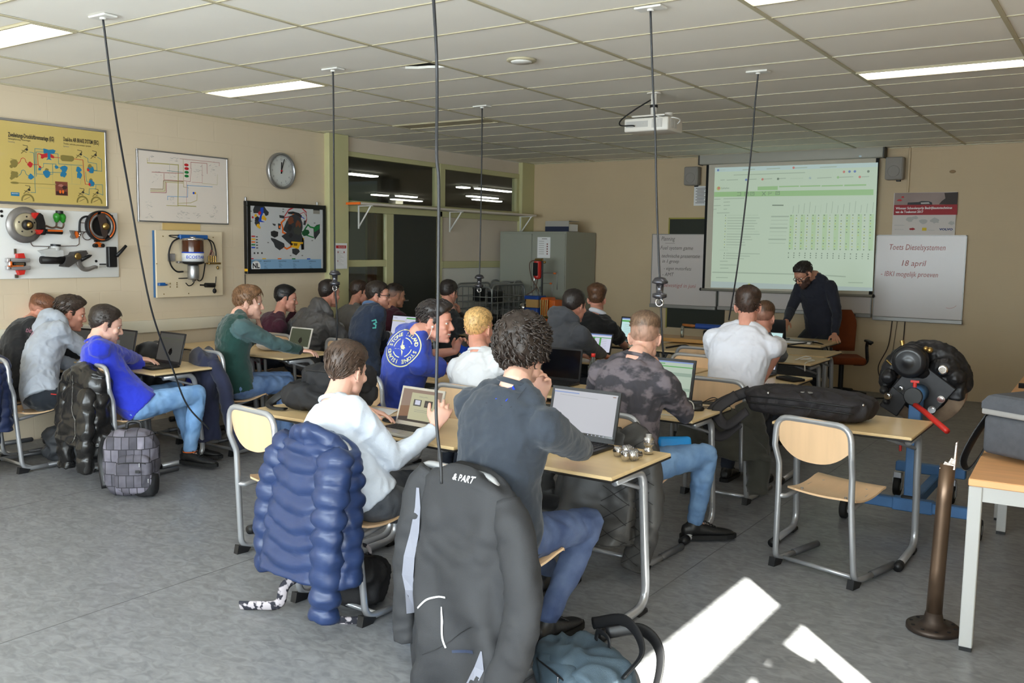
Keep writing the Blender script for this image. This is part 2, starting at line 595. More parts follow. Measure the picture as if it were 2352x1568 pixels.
# dark flush door
door2 = fr('door_2', 9.01, 9.87, 0.0, 2.165, mat('dark_grey_door', rgb(52, 54, 50), 0.55, var=0.06, vscale=3), th=0.05)
mb = MB(); mb.cyl((XL + 0.03, 9.1, 1.05), (XL + 0.07, 9.1, 1.05), 0.01); mb.cyl((XL + 0.07, 9.1, 1.05), (XL + 0.07, 9.22, 1.05), 0.009); mb.build('door_handle', M_ALU, door2)
fr('wall_panel', 9.975, 11.86, 1.56, 2.165, M_PLASTER, th=0.04)
fr('trim_6', 9.975, 11.86, 1.465, 1.56, M_CREAM, th=0.1)
fr('wall_panel.001', 9.975, 11.86, 0.0, 1.465, mat('white_panel_paint', rgb(222, 220, 212), 0.55), th=0.04)

# ---- corridor seen through the glass
M_COR = mat('corridor_paint', rgb(196, 192, 176), 0.7)
def cbox(name, c, d, m, parent=None):
    mb = MB(); mb.box(c, d); o = mb.build(name, m, parent)
    if parent is None: struct(o)
    return o
cbox('floor_corridor', (-13.3, 14.5, -0.05), (10.4, 17, 0.1), mat('corridor_floor', rgb(120, 118, 112), 0.4))
cbox('ceiling_corridor', (-13.3, 14.5, 3.1), (10.4, 17, 0.1), M_COR)
cbox('wall_corridor_end', (-18.4, 14.5, 1.5), (0.1, 17, 3.1), mat('hall_wall', rgb(150, 146, 134), 0.8))
cbox('wall_corridor_far', (-13.3, 22.9, 1.5), (10.4, 0.1, 3.1), MATS['hall_wall'])
cbox('wall_corridor_near', (-13.3, 6.1, 1.5), (10.4, 0.1, 3.1), M_COR)
cbox('wall_corridor_back', (-8.06, 17.5, 1.5), (0.1, 10.6, 3.1), M_COR)
M_YEL = mat('warm_yellow_paint', rgb(226, 206, 150), 0.7)
cw = cbox('wall_corridor_yellow', (-10.2, 11.62, 1.18), (0.1, 1.5, 2.36), M_YEL)
M_OAK = mat('orange_brown_wood', rgb(176, 110, 54), 0.45, var=0.15, vscale=4, stretch=(6, 6, 0.6))
d3 = struct(empty('door_3', (-10.13, 11.55, 0)))
for nm, c, d in (('jamb', (0, -0.26, 1.07), (0.07, 0.05, 2.14)), ('jamb', (0, 0.26, 1.07), (0.07, 0.05, 2.14)), ('lintel', (0, 0, 2.12), (0.07, 0.57, 0.05))):
    mb = MB(); mb.box(c, d); mb.build(nm, M_OAK, d3)
mb = MB(); mb.box((0.0, 0, 1.05), (0.03, 0.47, 2.1)); mb.build('door_leaf', mat('grey_door_leaf', rgb(150, 146, 126), 0.5), d3)
cbox('trim_7', (-10.1, 10.86, 1.18), (0.14, 0.06, 2.36), M_OAK)
M_LAMP = emat('lamp_diffuser', (1.0, 0.95, 0.86, 1), 5.5)
M_LAMPC = emat('corridor_lamp_diffuser', (1.0, 0.97, 0.86, 1), 6.0)
CLAB = ['brightest strip lamp behind the first upper pane, nearest the near pillar', 'left one of the small hall lamps low behind the first upper pane', 'small hall lamp low behind the middle of the first upper pane',
        'lowest long hall lamp behind the first upper pane', 'short strip lamp at the left of the second upper pane', 'long strip lamp high behind the second upper pane',
        'hall lamp low behind the second upper pane, beside a column', 'farthest hall lamp low behind the second upper pane']
for k, (x, y, lx, ly) in enumerate(((-11.5, 12.1, 0.2, 0.72), (-15.55, 17.0, 0.2, 0.5), (-15.3, 17.7, 0.2, 0.7), (-16.5, 19.1, 0.2, 1.2), (-11.8, 15.45, 0.2, 0.3), (-11.7, 16.4, 0.15, 1.3), (-13.6, 18.6, 0.2, 1.2), (-14.4, 19.9, 0.2, 1.2))):
    t = thing('corridor_lamp', CLAB[k], 'ceiling lamp', (x, y, 3.05), group='strip lamps in the corridor')
    mb = MB(); mb.rbox((0, 0, -0.02), (lx, ly, 0.04), 0.006, 1); mb.build('lamp_housing', M_WHITE, t)
    mb = MB(); mb.rbox((0, 0, -0.05), (lx * 0.9, ly * 0.96, 0.03), 0.01, 1); mb.build('diffuser', M_LAMPC, t)
M_BLUEP = mat('blue_hall_panel', rgb(40, 52, 150), 0.6)
for k, y in enumerate((15.6, 17.6, 20.2)):
    mb = MB(); mb.rbox((-18.3, y, 2.55), (0.06, 1.5, 0.5), 0.01, 1)
    tag(mb.build('wall_banner', M_BLUEP), ['blue hall banner behind the left of the first upper pane', 'blue hall banner behind the right of the first upper pane', 'blue hall banner behind the second upper pane'][k], 'banner', 'blue banners in the hall')
for y in (14.4, 16.6, 19.0):
    cbox('column_corridor', (-16.8, y, 1.5), (0.25, 0.3, 3.1), M_COR)

# ---- back wall
mb = MB(); mb.box(((XL + XR) / 2, YB + 0.06, ZC / 2), (XR - XL + 0.24, 0.12, ZC)); wall_back = struct(mb.build('wall_back', M_WALLB))

# ---- right wall with a window strip (outside the frame; the sun comes through it)
def rbx(name, y0, y1, z0, z1, m=M_WALLB, parent=None, th=0.12, x=XR + 0.06):
    mb = MB(); mb.box((x, (y0 + y1) / 2, (z0 + z1) / 2), (th, y1 - y0, z1 - z0)); o = mb.build(name, m, parent)
    if parent is None: struct(o)
    return o
wall_right = rbx('wall_right', 2.21, YB, 0, 3.6)
rbx('wall_below', YF, 2.21, 0, 1.0, parent=wall_right); rbx('wall_above', YF, 2.21, 2.58, 3.6, parent=wall_right)
M_WFR = mat('white_window_frame', rgb(225, 225, 220), 0.4)
w3 = struct(empty('window_3'))
for z0, z1 in ((2.1, 2.2), (1.0, 1.05), (2.55, 2.58)): rbx('window_frame', YF, 2.21, z0, z1, M_WFR, w3, 0.08)
for y in (-2.56, -1.0, 0.62): rbx('window_frame', y - 0.035, y + 0.035, 1.05, 2.55, M_WFR, w3, 0.08)
for y0, y1 in ((-2.52, -1.04), (-0.96, 0.58), (0.66, 2.2)):
    for z0, z1 in ((1.05, 2.1), (2.2, 2.55)): rbx('pane', y0, y1, z0, z1, M_GLASS, w3, 0.006, XR + 0.08)
# unseen roller blind in the last lower pane; side gap and jagged top shape the sun patch
bl = [(0.66, 1.05), (2.05, 1.05), (2.05, 1.86), (2.0, 1.84), (1.97, 1.9), (1.9, 2.1), (1.8, 2.1), (1.78, 2.0), (1.7, 1.99), (1.66, 2.03), (1.56, 2.0), (1.5, 1.95), (1.42, 1.99), (1.3, 1.93), (1.16, 1.97), (1.0, 1.9), (0.66, 1.92)]
mb = MB(); mb.prism(bl, (XR + 0.0, 0, 0), (0, 1, 0), (0, 0, 1), 0.01)
tag(mb.build('sun_patch_blind', mat('grey_blind_cloth', rgb(150, 150, 146), 0.9)), 'unseen grey cloth blind in the lower pane of the right window, cut to shape the sun patch', 'blind')

# ---- front wall behind the camera, with a long window strip
wall_front = struct(empty('wall_front'))
def fbx(name, x0, x1, z0, z1, m=M_WALL, parent=None, th=0.12, y=YF - 0.06):
    mb = MB(); mb.box(((x0 + x1) / 2, y, (z0 + z1) / 2), (x1 - x0, th, z1 - z0)); return mb.build(name, m, parent)
fbx('wall_below', XL, XR, 0, 0.95, parent=wall_front); fbx('wall_above', XL, XR, 2.58, 3.6, parent=wall_front)
fbx('wall_side', XL, -6.4, 0.95, 2.58, parent=wall_front); fbx('wall_side', 0.0, XR, 0.95, 2.58, parent=wall_front)
w4 = struct(empty('window_4'))
for x in (-6.4, -4.8, -3.2, -1.6, 0.0): fbx('window_frame', x - 0.04, x + 0.04, 0.95, 2.58, M_WFR, w4, 0.08)
for z in (0.98, 2.55): fbx('window_frame', -6.4, 0, z - 0.03, z + 0.03, M_WFR, w4, 0.08)
for x in (-6.4, -4.8, -3.2, -1.6): fbx('pane', x + 0.04, x + 1.56, 1.0, 2.53, M_GLASS, w4, 0.006)

# ---- suspended ceiling: slab, bars and single tiles
mb = MB(); mb.box((-3.6, 4.8, 3.56), (9.1, 15.2, 0.1)); ceiling = struct(mb.build('ceiling', mat('raw_concrete_slab', rgb(60, 58, 56), 0.9)))
GX = [XL, -6.85, -5.6, -4.275, -3.04, -1.825, -0.72, XR]
GY = [YF] + [2.738 + 0.617 * k for k in range(-8, 16)]
GY = [y for y in GY if y < YB - 0.05] + [YB]
rnd = random.Random(5)
tile_mesh = {}
LAMPS = [(0, 2.738, 1), (0, 5.206, 0), (5, 7.057, 0), (5, 4.589, 0), (0, 0.27, 0), (5, 2.121, 0), (5, -0.347, 0)]   # column after GX index, row start, half
def lamp_at(i, y):
    for a, b, h in LAMPS:
        if {0: 1, 5: 5}[a] == i and abs(b - y) < 0.02: return h
    return None
UNLIT = (1, 7.674)
def tile(x0, x1, y0, y1):
    key = (round(x1 - x0, 3), round(y1 - y0, 3))
    if key not in tile_mesh:
        mb = MB(); mb.rbox((0, 0, 0.009), (key[0] - 0.012, key[1] - 0.008, 0.018), 0.003, 1)
        me = mb.mesh('ceiling_tile'); me.materials.append(M_TILE); tile_mesh[key] = me
    o = bpy.data.objects.new('ceiling_tile', tile_mesh[key]); COL.objects.link(o); o.parent = ceiling
    o.location = ((x0 + x1) / 2, (y0 + y1) / 2, ZC + 0.002 + rnd.uniform(0, 0.002))
    o.rotation_euler = (rnd.uniform(-1, 1) * 0.0016, rnd.uniform(-1, 1) * 0.0012, 0)
for i in range(len(GX) - 1):
    for j in range(len(GY) - 1):
        x0, x1, y0, y1 = GX[i], GX[i + 1], GY[j], GY[j + 1]
        h = lamp_at(i, y0)
        if h is None and i == UNLIT[0] and abs(UNLIT[1] - y0) < 0.02: h = 0
        if h is not None:
            tile(x0, x1, *((y0 + 0.31, y1) if h == 0 else (y0, y1 - 0.31)))
        elif i == 2 and abs(y0 - 5.206) < 0.02:
            # the tile with a broken-off corner
            pts = [(x0 + .006, y0 + .004), (-4.62, y0 + .004), (-4.60, y0 + .1), (-4.52, y0 + .15), (-4.44, y0 + .165), (-4.36, y0 + .2), (x1 - .006, y0 + .2), (x1 - .006, y1 - .004), (x0 + .006, y1 - .004)]
            mb = MB(); mb.prism(pts, (0, 0, ZC + 0.002), (1, 0, 0), (0, 1, 0), 0.018); mb.build('ceiling_tile', M_TILE, ceiling)
        else:
            tile(x0, x1, y0, y1)
for x in GX[1:-1]:
    mb = MB(); mb.box((x, (YF + YB) / 2, ZC - 0.001), (0.026, YB - YF, 0.006)); mb.build('ceiling_bar', M_TBAR, ceiling)
for y in GY[1:-1]:
    mb = MB(); mb.box(((XL + XR) / 2, y, ZC - 0.0005), (XR - XL, 0.013, 0.005)); mb.build('ceiling_bar', M_TBAR, ceiling)
for (c, d) in (((XL + 0.012, (YF + 7.8) / 2, ZC - 0.002), (0.024, 7.8 - YF, 0.012)), (((XL + XR) / 2, YB - 0.012, ZC - 0.002), (XR - XL, 0.024, 0.012))):
    mb = MB(); mb.box(c, d); mb.build('ceiling_bar', M_TBAR, ceiling)

def ceiling_light(x0, x1, y0, y1, label, lit=True):
    t = thing('ceiling_light', label, 'ceiling lamp', ((x0 + x1) / 2, (y0 + y1) / 2, ZC), group='recessed ceiling lamps')
    w, d = x1 - x0 - 0.02, y1 - y0 - 0.012
    mb = MB()
    for c, s in (((0, d / 2 - .008, 0.0), (w, .016, .02)), ((0, -d / 2 + .008, 0), (w, .016, .02)), ((w / 2 - .008, 0, 0), (.016, d - .032, .02)), ((-w / 2 + .008, 0, 0), (.016, d - .032, .02))):
        mb.box(c, s)
    mb.box((0, 0, 0.05), (w, d, 0.06)); mb.build('lamp_frame', M_TBAR, t)
    mb = MB(); mb.rbox((0, 0, 0.004), (w - .03, d - .03, 0.012), 0.003, 1)
    mb.build('diffuser', M_LAMP if lit else mat('unlit_diffuser', rgb(196, 186, 160), 0.5), t)
ceiling_light(GX[1], GX[2], 3.045, 3.355, 'lit strip lamp at the left edge, nearest the left wall posters')
ceiling_light(GX[1], GX[2], 5.206, 5.516, 'lit strip lamp above the white wiring board and clock')
ceiling_light(GX[5], GX[6], 7.057, 7.367, 'lit strip lamp right of the ceiling projector')
ceiling_light(GX[5], GX[6], 4.589, 4.899, 'lit strip lamp cut by the top edge of the view')
ceiling_light(GX[1], GX[2], 7.674, 7.984, 'unlit yellowish strip lamp near the glazed partition', False)
ceiling_light(GX[1], GX[2], 0.27, 0.58, 'lit strip lamp near the front wall, left column')
ceiling_light(GX[5], GX[6], 2.121, 2.431, 'lit strip lamp over the front right of the room')
ceiling_light(GX[5], GX[6], -0.347, -0.037, 'lit strip lamp near the front wall, right column')

# ================================================================ things on the walls
class Art:
    """Flat print on a board: coloured shapes a hair above its face, built as one printed part."""
    def __init__(s, parent, o, ex, ey, lift=0.0006):
        s.p = parent; s.o = Vector(o); s.ex = Vector(ex); s.ey = Vector(ey); s.ez = s.ex.cross(s.ey).normalized()
        s.mb = MB(); s.mats = []; s.k = 0; s.lift = lift
    def mi(s, m):
        if m not in s.mats: s.mats.append(m)
        return s.mats.index(m)
    def pt(s, p, k):
        return s.o + s.ex * p[0] + s.ey * p[1] + s.ez * (s.lift + 0.00012 * k)
    def poly(s, pts, m, k=None):
        s.k += 1
        P = [s.pt(p, (s.k % 12) if k is None else k) for p in pts]
        n = (P[1] - P[0]).cross(P[2] - P[0])
        area = sum((pts[i][0] * pts[(i + 1) % len(pts)][1] - pts[(i + 1) % len(pts)][0] * pts[i][1]) for i in range(len(pts)))
        if area < 0: P = P[::-1]
        s.mb.poly(P, s.mi(m))
        return s
    def rect(s, a, b, m, k=None):
        return s.poly([(a[0], a[1]), (b[0], a[1]), (b[0], b[1]), (a[0], b[1])], m, k)
    def line(s, pts, w, m, k=None):
        for a, b in zip(pts[:-1], pts[1:]):
            d = Vector((b[0] - a[0], b[1] - a[1])); L = d.length
            if L < 1e-6: continue
            d /= L; n = Vector((-d.y, d.x)) * (w / 2); e = d * (w / 2)
            s.poly([(a[0] - e.x + n.x, a[1] - e.y + n.y), (a[0] - e.x - n.x, a[1] - e.y - n.y), (b[0] + e.x - n.x, b[1] + e.y - n.y), (b[0] + e.x + n.x, b[1] + e.y + n.y)], m, k)
        return s
    def disc(s, c, r, m, n=18, k=None, ry=None):
        ry = ry or r
        return s.poly([(c[0] + r * math.cos(2 * PI * i / n), c[1] + ry * math.sin(2 * PI * i / n)) for i in range(n)], m, k)
    def arc(s, c, r, a0, a1, w, m, n=14):
        P = [(c[0] + r * math.cos(a0 + (a1 - a0) * i / n), c[1] + r * math.sin(a0 + (a1 - a0) * i / n)) for i in range(n + 1)]
        return s.line(P, w, m)
    def blob(s, c, r, m, seed=0, n=14, ry=None):
        rn = random.Random(seed); ry = ry or r
        return s.poly([(c[0] + r * (0.65 + 0.5 * rn.random()) * math.cos(2 * PI * i / n), c[1] + ry * (0.65 + 0.5 * rn.random()) * math.sin(2 * PI * i / n)) for i in range(n)], m)
    def text(s, t, p, size, m, fit=None, bold=0.0, align='LEFT', shear=0.0, rot=0.0):
        c, q = math.cos(rot), math.sin(rot)
        ex = s.ex * c + s.ey * q; ey = s.ey * c - s.ex * q
        s.mb.text(t, s.pt(p, 13), ex, ey, size, s.mi(m), 0, bold, align, fit, shear=shear)
        return s
    def build(s, name):
        o = s.mb.build(name, s.mats, s.p); o['kind'] = 'stuff'
        return o

EX_L, EY, EX_B = (0, 1, 0), (0, 0, 1), (1, 0, 0)
def ink(name, r, g, b): return mat('ink_' + name, rgb(r, g, b), 0.6)
K_BLACK = ink('black', 40, 40, 42); K_GREY = ink('grey', 120, 120, 118); K_RED = ink('red', 190, 38, 44); K_BLUE = ink('blue', 34, 118, 158)
K_TEAL = ink('teal', 60, 130, 134); K_OLIVE = ink('olive', 134, 120, 62); K_BROWN = ink('brown', 120, 62, 48); K_LBLUE = ink('light_blue', 130, 170, 206)
K_GREEN = ink('green', 30, 122, 60); K_ORANGE = ink('orange', 232, 108, 30); K_YELLOW = ink('yellow', 232, 178, 30); K_CHAR = ink('charcoal', 52, 54, 58)
K_PINK = ink('pale_red', 190, 120, 120); K_KHAKI = ink('pale_olive', 178, 168, 108); K_RBLUE = ink('royal_blue', 24, 72, 190); K_LGREY = ink('light_grey', 178, 176, 172)
K_WHITE = ink('white', 236, 236, 236); K_FADE = ink('faded_red', 176, 110, 104); K_PENG = ink('marker_grey', 104, 98, 92)

def framed_board(name, label, y0, y1, z0, z1, face, frame, fw=0.022, depth=0.025, coat=0.0):
    t = thing(name, label, 'poster', (XL, (y0 + y1) / 2, z0))
    w, h = y1 - y0, z1 - z0
    mb = MB(); mb.box((depth / 2 - .002, 0, h / 2), (depth - .006, w - .01, h - .01)); mb.build('board', face, t)
    mb = MB()
    for c, s_ in (((depth / 2, 0, h - fw / 2), (depth, w, fw)), ((depth / 2, 0, fw / 2), (depth, w, fw)), ((depth / 2, -w / 2 + fw / 2, h / 2), (depth, fw, h - 2 * fw)), ((depth / 2, w / 2 - fw / 2, h / 2), (depth, fw, h - 2 * fw))):
        mb.rbox(c, s_, 0.003, 1)
    mb.build('frame', frame, t)
    # drawing origin so that coordinates are the wall's own y and z
    return t, Art(t, (depth - .0045, -(y0 + y1) / 2, -z0), EX_L, EY)

# ---- yellow air-brake poster
t, a = framed_board('framed_poster', 'yellow framed wall chart of an air brake system, partly cut by the left edge', 3.72, 5.02, 2.06, 2.778, mat('yellow_chart', rgb(206, 182, 108), 0.16, coat=0.6), M_ALU)
a.text('Zweileitungs-Druckluftbremsanlage (EG)', (4.118, 2.626), 0.052, K_BLACK, fit=0.40, bold=0.0012)
a.text('Anhängefahrzeug, Motorwagen', (4.117, 2.602), 0.022, K_BLACK, fit=0.19)
a.text('Darstellung', (4.116, 2.578), 0.018, K_GREY, fit=0.055)
a.text('Dual-line AIR BRAKE SYSTEM (EEC)', (4.602, 2.639), 0.05, K_BLACK, fit=0.335, bold=0.001)
a.text('Trailer vehicle, pneumatic system', (4.601, 2.61), 0.02, K_BLACK, fit=0.26)
a.text('Symbols', (4.6, 2.587), 0.018, K_GREY, fit=0.05)
LW_ = 0.0042
for P, m in (([(4.298, 2.513), (4.332, 2.508), (4.335, 2.169), (4.295, 2.169)], K_TEAL), ([(4.422, 2.548), (4.344, 2.547), (4.336, 2.326)], K_TEAL), ([(4.421, 2.524), (4.354, 2.519), (4.349, 2.311)], K_TEAL),
             ([(4.383, 2.505), (4.366, 2.503), (4.366, 2.412), (4.384, 2.392)], K_RED), ([(4.32, 2.408), (4.366, 2.412)], K_RED), ([(4.194, 2.405), (4.213, 2.425), (4.222, 2.451), (4.238, 2.458), (4.253, 2.452), (4.263, 2.424), (4.283, 2.41)], K_RED),
             ([(4.196, 2.305), (4.214, 2.322), (4.223, 2.351), (4.237, 2.357), (4.249, 2.35), (4.261, 2.32), (4.28, 2.309)], K_TEAL), ([(4.514, 2.52), (4.55, 2.52), (4.553, 2.433), (4.773, 2.437)], K_TEAL),
             ([(4.508, 2.488), (4.566, 2.487)], K_RED), ([(4.696, 2.49), (4.78, 2.487), (4.787, 2.354), (4.796, 2.272), (4.838, 2.272)], K_RED), ([(4.367, 2.365), (4.414, 2.395), (4.415, 2.426), (4.528, 2.429), (4.527, 2.409)], K_TEAL),
             ([(4.35, 2.332), (4.414, 2.332)], K_TEAL), ([(4.47, 2.354), (4.57, 2.359)], K_TEAL), ([(4.496, 2.427), (4.496, 2.338), (4.458, 2.335)], K_TEAL), ([(4.543, 2.402), (4.577, 2.405)], K_TEAL),
             ([(4.787, 2.523), (4.828, 2.505), (4.829, 2.472), (4.912, 2.465), (4.913, 2.404), (4.878, 2.404)], K_TEAL), ([(4.923, 2.524), (4.962, 2.505), (4.961, 2.4), (4.877, 2.399)], K_TEAL),
             ([(4.803, 2.382), (4.809, 2.3), (4.832, 2.291)], K_TEAL), ([(4.885, 2.275), (4.964, 2.278), (4.967, 2.183), (4.925, 2.197)], K_TEAL), ([(4.9, 2.268), (4.896, 2.237), (4.833, 2.233), (4.829, 2.178), (4.788, 2.189)], K_TEAL),
             ([(4.193, 2.243), (4.521, 2.25)], K_OLIVE), ([(4.629, 2.264), (4.749, 2.266), (4.757, 2.311), (4.792, 2.313)], K_KHAKI), ([(4.134, 2.441), (4.185, 2.435)], K_OLIVE), ([(4.13, 2.339), (4.186, 2.333)], K_OLIVE),
             ([(4.491, 2.337), (4.494, 2.258), (4.521, 2.254)], K_KHAKI), ([(4.669, 2.431), (4.669, 2.269)], K_KHAKI), ([(4.351, 2.214), (4.514, 2.214)], K_KHAKI)):
    a.line(P, LW_, m)
a.poly([(4.418, 2.555), (4.444, 2.552), (4.466, 2.547), (4.505, 2.555), (4.529, 2.547), (4.514, 2.517), (4.481, 2.514), (4.477, 2.474), (4.493, 2.46), (4.463, 2.465), (4.441, 2.457), (4.455, 2.475), (4.454, 2.514), (4.42, 2.513)], K_BLUE)
a.poly([(4.372, 2.509), (4.41, 2.506), (4.454, 2.519), (4.453, 2.482), (4.425, 2.477), (4.408, 2.465), (4.393, 2.469), (4.396, 2.493)], K_RED)
a.poly([(4.48, 2.516), (4.511, 2.498), (4.51, 2.477), (4.48, 2.482)], K_RED)
a.poly([(4.572, 2.509), (4.592, 2.515), (4.683, 2.513), (4.697, 2.504), (4.694, 2.477), (4.675, 2.463), (4.585, 2.462), (4.57, 2.477)], K_OLIVE)
for c, m, r in (((4.299, 2.406), K_RED, .026), ((4.3, 2.302), K_BLUE, .026), ((4.384, 2.39), K_RED, .012), ((4.381, 2.374), K_BLUE, .014), ((4.531, 2.403), K_BLUE, .018), ((4.443, 2.371), K_OLIVE, .018), ((4.441, 2.341), K_BLUE, .034),
                ((4.599, 2.394), K_BLUE, .036), ((4.592, 2.345), K_BLUE, .03), ((4.736, 2.396), K_BLUE, .03), ((4.741, 2.348), K_BLUE, .03), ((4.846, 2.438), K_OLIVE, .02), ((4.854, 2.408), K_BLUE, .034), ((4.827, 2.403), K_RED, .014),
                ((4.851, 2.312), K_OLIVE, .02), ((4.856, 2.282), K_BLUE, .034), ((4.838, 2.272), K_RED, .014), ((4.161, 2.408), K_OLIVE, .034), ((4.136, 2.378), K_OLIVE, .016), ((4.159, 2.31), K_OLIVE, .034), ((4.135, 2.279), K_OLIVE, .016)):
    a.blob(c, r, m, seed=int(c[0] * 977) % 91)
for c in ((4.261, 2.527), (4.752, 2.531), (4.894, 2.538), (4.27, 2.186), (4.762, 2.193), (4.901, 2.196)):
    a.line([(c[0] - .035, c[1] - .03), (c[0] + .02, c[1] + .025)], .008, K_OLIVE); a.blob((c[0] + .012, c[1] + .004), .012, K_BLACK, 3)
    a.line([(c[0] - .02, c[1] + .04), (c[0] + .018, c[1] + .036), (c[0] + .018, c[1] + .018)], .004, K_BLACK); a.line([(c[0] - .03, c[1] - .005), (c[0] + .01, c[1] - .02)], .004, K_BLACK)
for c in ((4.266, 2.099), (4.765, 2.109), (4.901, 2.11)):
    a.arc(c, .05, 0.0, PI, .014, K_OLIVE); a.line([(c[0] - .03, c[1] + .005), (c[0] + .02, c[1] + .03)], .003, K_BLACK)
a.disc((4.159, 2.242), .036, K_OLIVE, ry=.01)
a.rect((4.515, 2.158), (4.629, 2.279), K_BROWN)
a.rect((4.521, 2.161), (4.62, 2.193), ink('dark_brown', 58, 30, 28)); a.blob((4.566, 2.246), .03, ink('dull_pink', 168, 110, 98), 4, ry=.012); a.blob((4.599, 2.227), .026, ink('dark_brown', 58, 30, 28), 5, ry=.02)
for c in ((4.558, 2.19), (4.584, 2.191)): a.disc(c, .01, K_ORANGE, ry=.016)
a.rect((4.123, 2.131), (4.195, 2.162), K_BLUE); a.text('BREMSEN', (4.13, 2.147), .012, K_WHITE, fit=.055)
a.build('printed_diagram')

# ---- white wiring diagram board
t, a = framed_board('framed_wiring_board', 'white framed wiring diagram under the clock wall, left of the clock', 5.325, 6.385, 1.952, 2.645, mat('white_chart', rgb(226, 216, 206), 0.22), M_ALU, 0.014)
for P, m, w in (([(5.439, 2.517), (5.54, 2.521), (5.784, 2.526), (5.768, 2.126), (5.98, 2.126)], K_KHAKI, .009), ([(5.803, 2.588), (6.28, 2.588), (6.277, 2.556)], K_FADE, .004), ([(5.927, 2.502), (5.929, 2.564), (6.124, 2.568), (6.125, 2.466)], K_FADE, .005), ([(5.484, 2.433), (5.841, 2.445)], K_FADE, .005), ([(5.653, 2.459), (5.842, 2.455)], K_TEAL, .004),
                ([(5.618, 2.428), (5.616, 2.368), (5.834, 2.371)], K_FADE, .005), ([(5.633, 2.345), (5.833, 2.351)], K_KHAKI, .006), ([(5.466, 2.27), (5.605, 2.276), (5.61, 2.358), (5.834, 2.365)], K_OLIVE, .006), ([(5.465, 2.252), (5.623, 2.259), (5.627, 2.347)], K_KHAKI, .008), ([(5.465, 2.238), (5.636, 2.243), (5.641, 2.34)], K_FADE, .006),
                ([(5.881, 2.331), (6.185, 2.335)], K_LBLUE, .006), ([(5.839, 2.586), (5.838, 2.313), (5.898, 2.306)], K_KHAKI, .004), ([(5.652, 2.176), (5.653, 2.211), (5.884, 2.215), (5.887, 2.336)], K_LBLUE, .006), ([(5.639, 2.12), (5.774, 2.121)], K_KHAKI, .006), ([(5.775, 2.147), (5.919, 2.159), (5.994, 2.188), (5.998, 2.251)], K_KHAKI, .005),
                ([(5.933, 2.503), (5.918, 2.371), (5.84, 2.374)], K_PINK, .004), ([(6.064, 2.554), (6.062, 2.368), (5.936, 2.365)], K_PINK, .003), ([(6.252, 2.465), (6.247, 2.36), (6.06, 2.363)], K_KHAKI, .003), ([(5.435, 2.561), (5.439, 2.513)], K_KHAKI, .004), ([(5.684, 2.528), (5.682, 2.453)], K_LGREY, .004), ([(5.876, 2.366), (5.87, 2.131)], K_PINK, .003), ([(5.988, 2.497), (6.063, 2.492), (6.061, 2.441)], K_LGREY, .003)):
    a.line(P, w, m)
for c, m in (((5.877, 2.533), K_RED), ((5.879, 2.497), K_RED), ((5.878, 2.46), K_GREEN), ((5.877, 2.423), K_GREEN)):
    a.disc(c, .026, m, ry=.014)
a.disc((5.956, 2.259), .012, K_RBLUE); a.disc((5.976, 2.259), .011, K_YELLOW)
rn = random.Random(2)
for c, n, sx, sy in (((5.462, 2.554), 12, .05, .03), ((5.75, 2.579), 10, .04, .02), ((5.548, 2.393), 10, .05, .05), ((6.202, 2.524), 14, .03, .08), ((6.019, 2.479), 10, .04, .06), ((5.439, 2.111), 14, .03, .05), ((5.442, 2.022), 10, .03, .03), ((5.82, 2.037), 26, .06, .045), ((6.003, 2.054), 12, .05, .03), ((6.179, 2.04), 14, .05, .03), ((6.232, 2.105), 12, .03, .05), ((5.693, 2.173), 10, .04, .03), ((5.71, 2.415), 8, .04, .03)):
    for _ in range(n):
        p = (c[0] + rn.uniform(-sx, sx), c[1] + rn.uniform(-sy, sy)); q = (p[0] + rn.uniform(-.03, .03), p[1] + rn.choice((0, 0, rn.uniform(-.02, .02))))
        a.line([p, q], .002, rn.choice((K_GREY, K_LGREY, K_GREY)))
a.build('printed_diagram')
# yellowed sheet behind the dryer board
mb = MB(); mb.box((XL + .004, 5.82, 1.915), (.006, .44, .07)); tag(mb.build('notice_sheet', mat('yellowed_paper', rgb(212, 180, 116), 0.8)), 'yellowed sheet sticking up behind the top of the air dryer board', 'paper')

# ---- wall clock
t = thing('wall_clock', 'round silver wall clock showing just past twelve', 'clock', (XL, 7.107, 2.568))
mb = MB(); mb.lathe([(.19, 0), (.2, .012), (.2, .045), (.188, .056), (.172, .05), (.17, .03)], axis=(1, 0, 0), n=40, caps=False); mb.build('rim', M_ALU, t)
mb = MB(); mb.lathe([(.0001, .0262), (.172, .026)], axis=(1, 0, 0), n=40, caps=False); mb.build('dial', mat('clock_dial', rgb(206, 208, 204), 0.5), t)
a = Art(t, (.028, 0, 0), EX_L, EY)
for h in range(12):
    an = PI / 2 - h * PI / 6
    a.text(str(h or 12), (.128 * math.cos(an), .128 * math.sin(an) - .012), .034, K_GREY, align='CENTER')
for h in range(60):
    an = h * PI / 30; a.line([(.152 * math.cos(an), .152 * math.sin(an)), (.162 * math.cos(an), .162 * math.sin(an))], .003 if h % 5 else .006, K_GREY)
a.build('numerals')
for nm, an, L, w in (('minute_hand', 72, .138, .009), ('hour_hand', 88, .095, .013)):
    r_ = math.radians(an); mb = MB(); mb.box((.034, .5 * (L - .03) * math.cos(r_), .5 * (L - .03) * math.sin(r_)), (.003, L + .03, w), M=Matrix.Rotation(r_, 3, 'X')); mb.build(nm, M_BLACK, t)
mb = MB(); mb.cyl((.028, 0, 0), (.04, 0, 0), .01); mb.build('hub', K_RED, t)

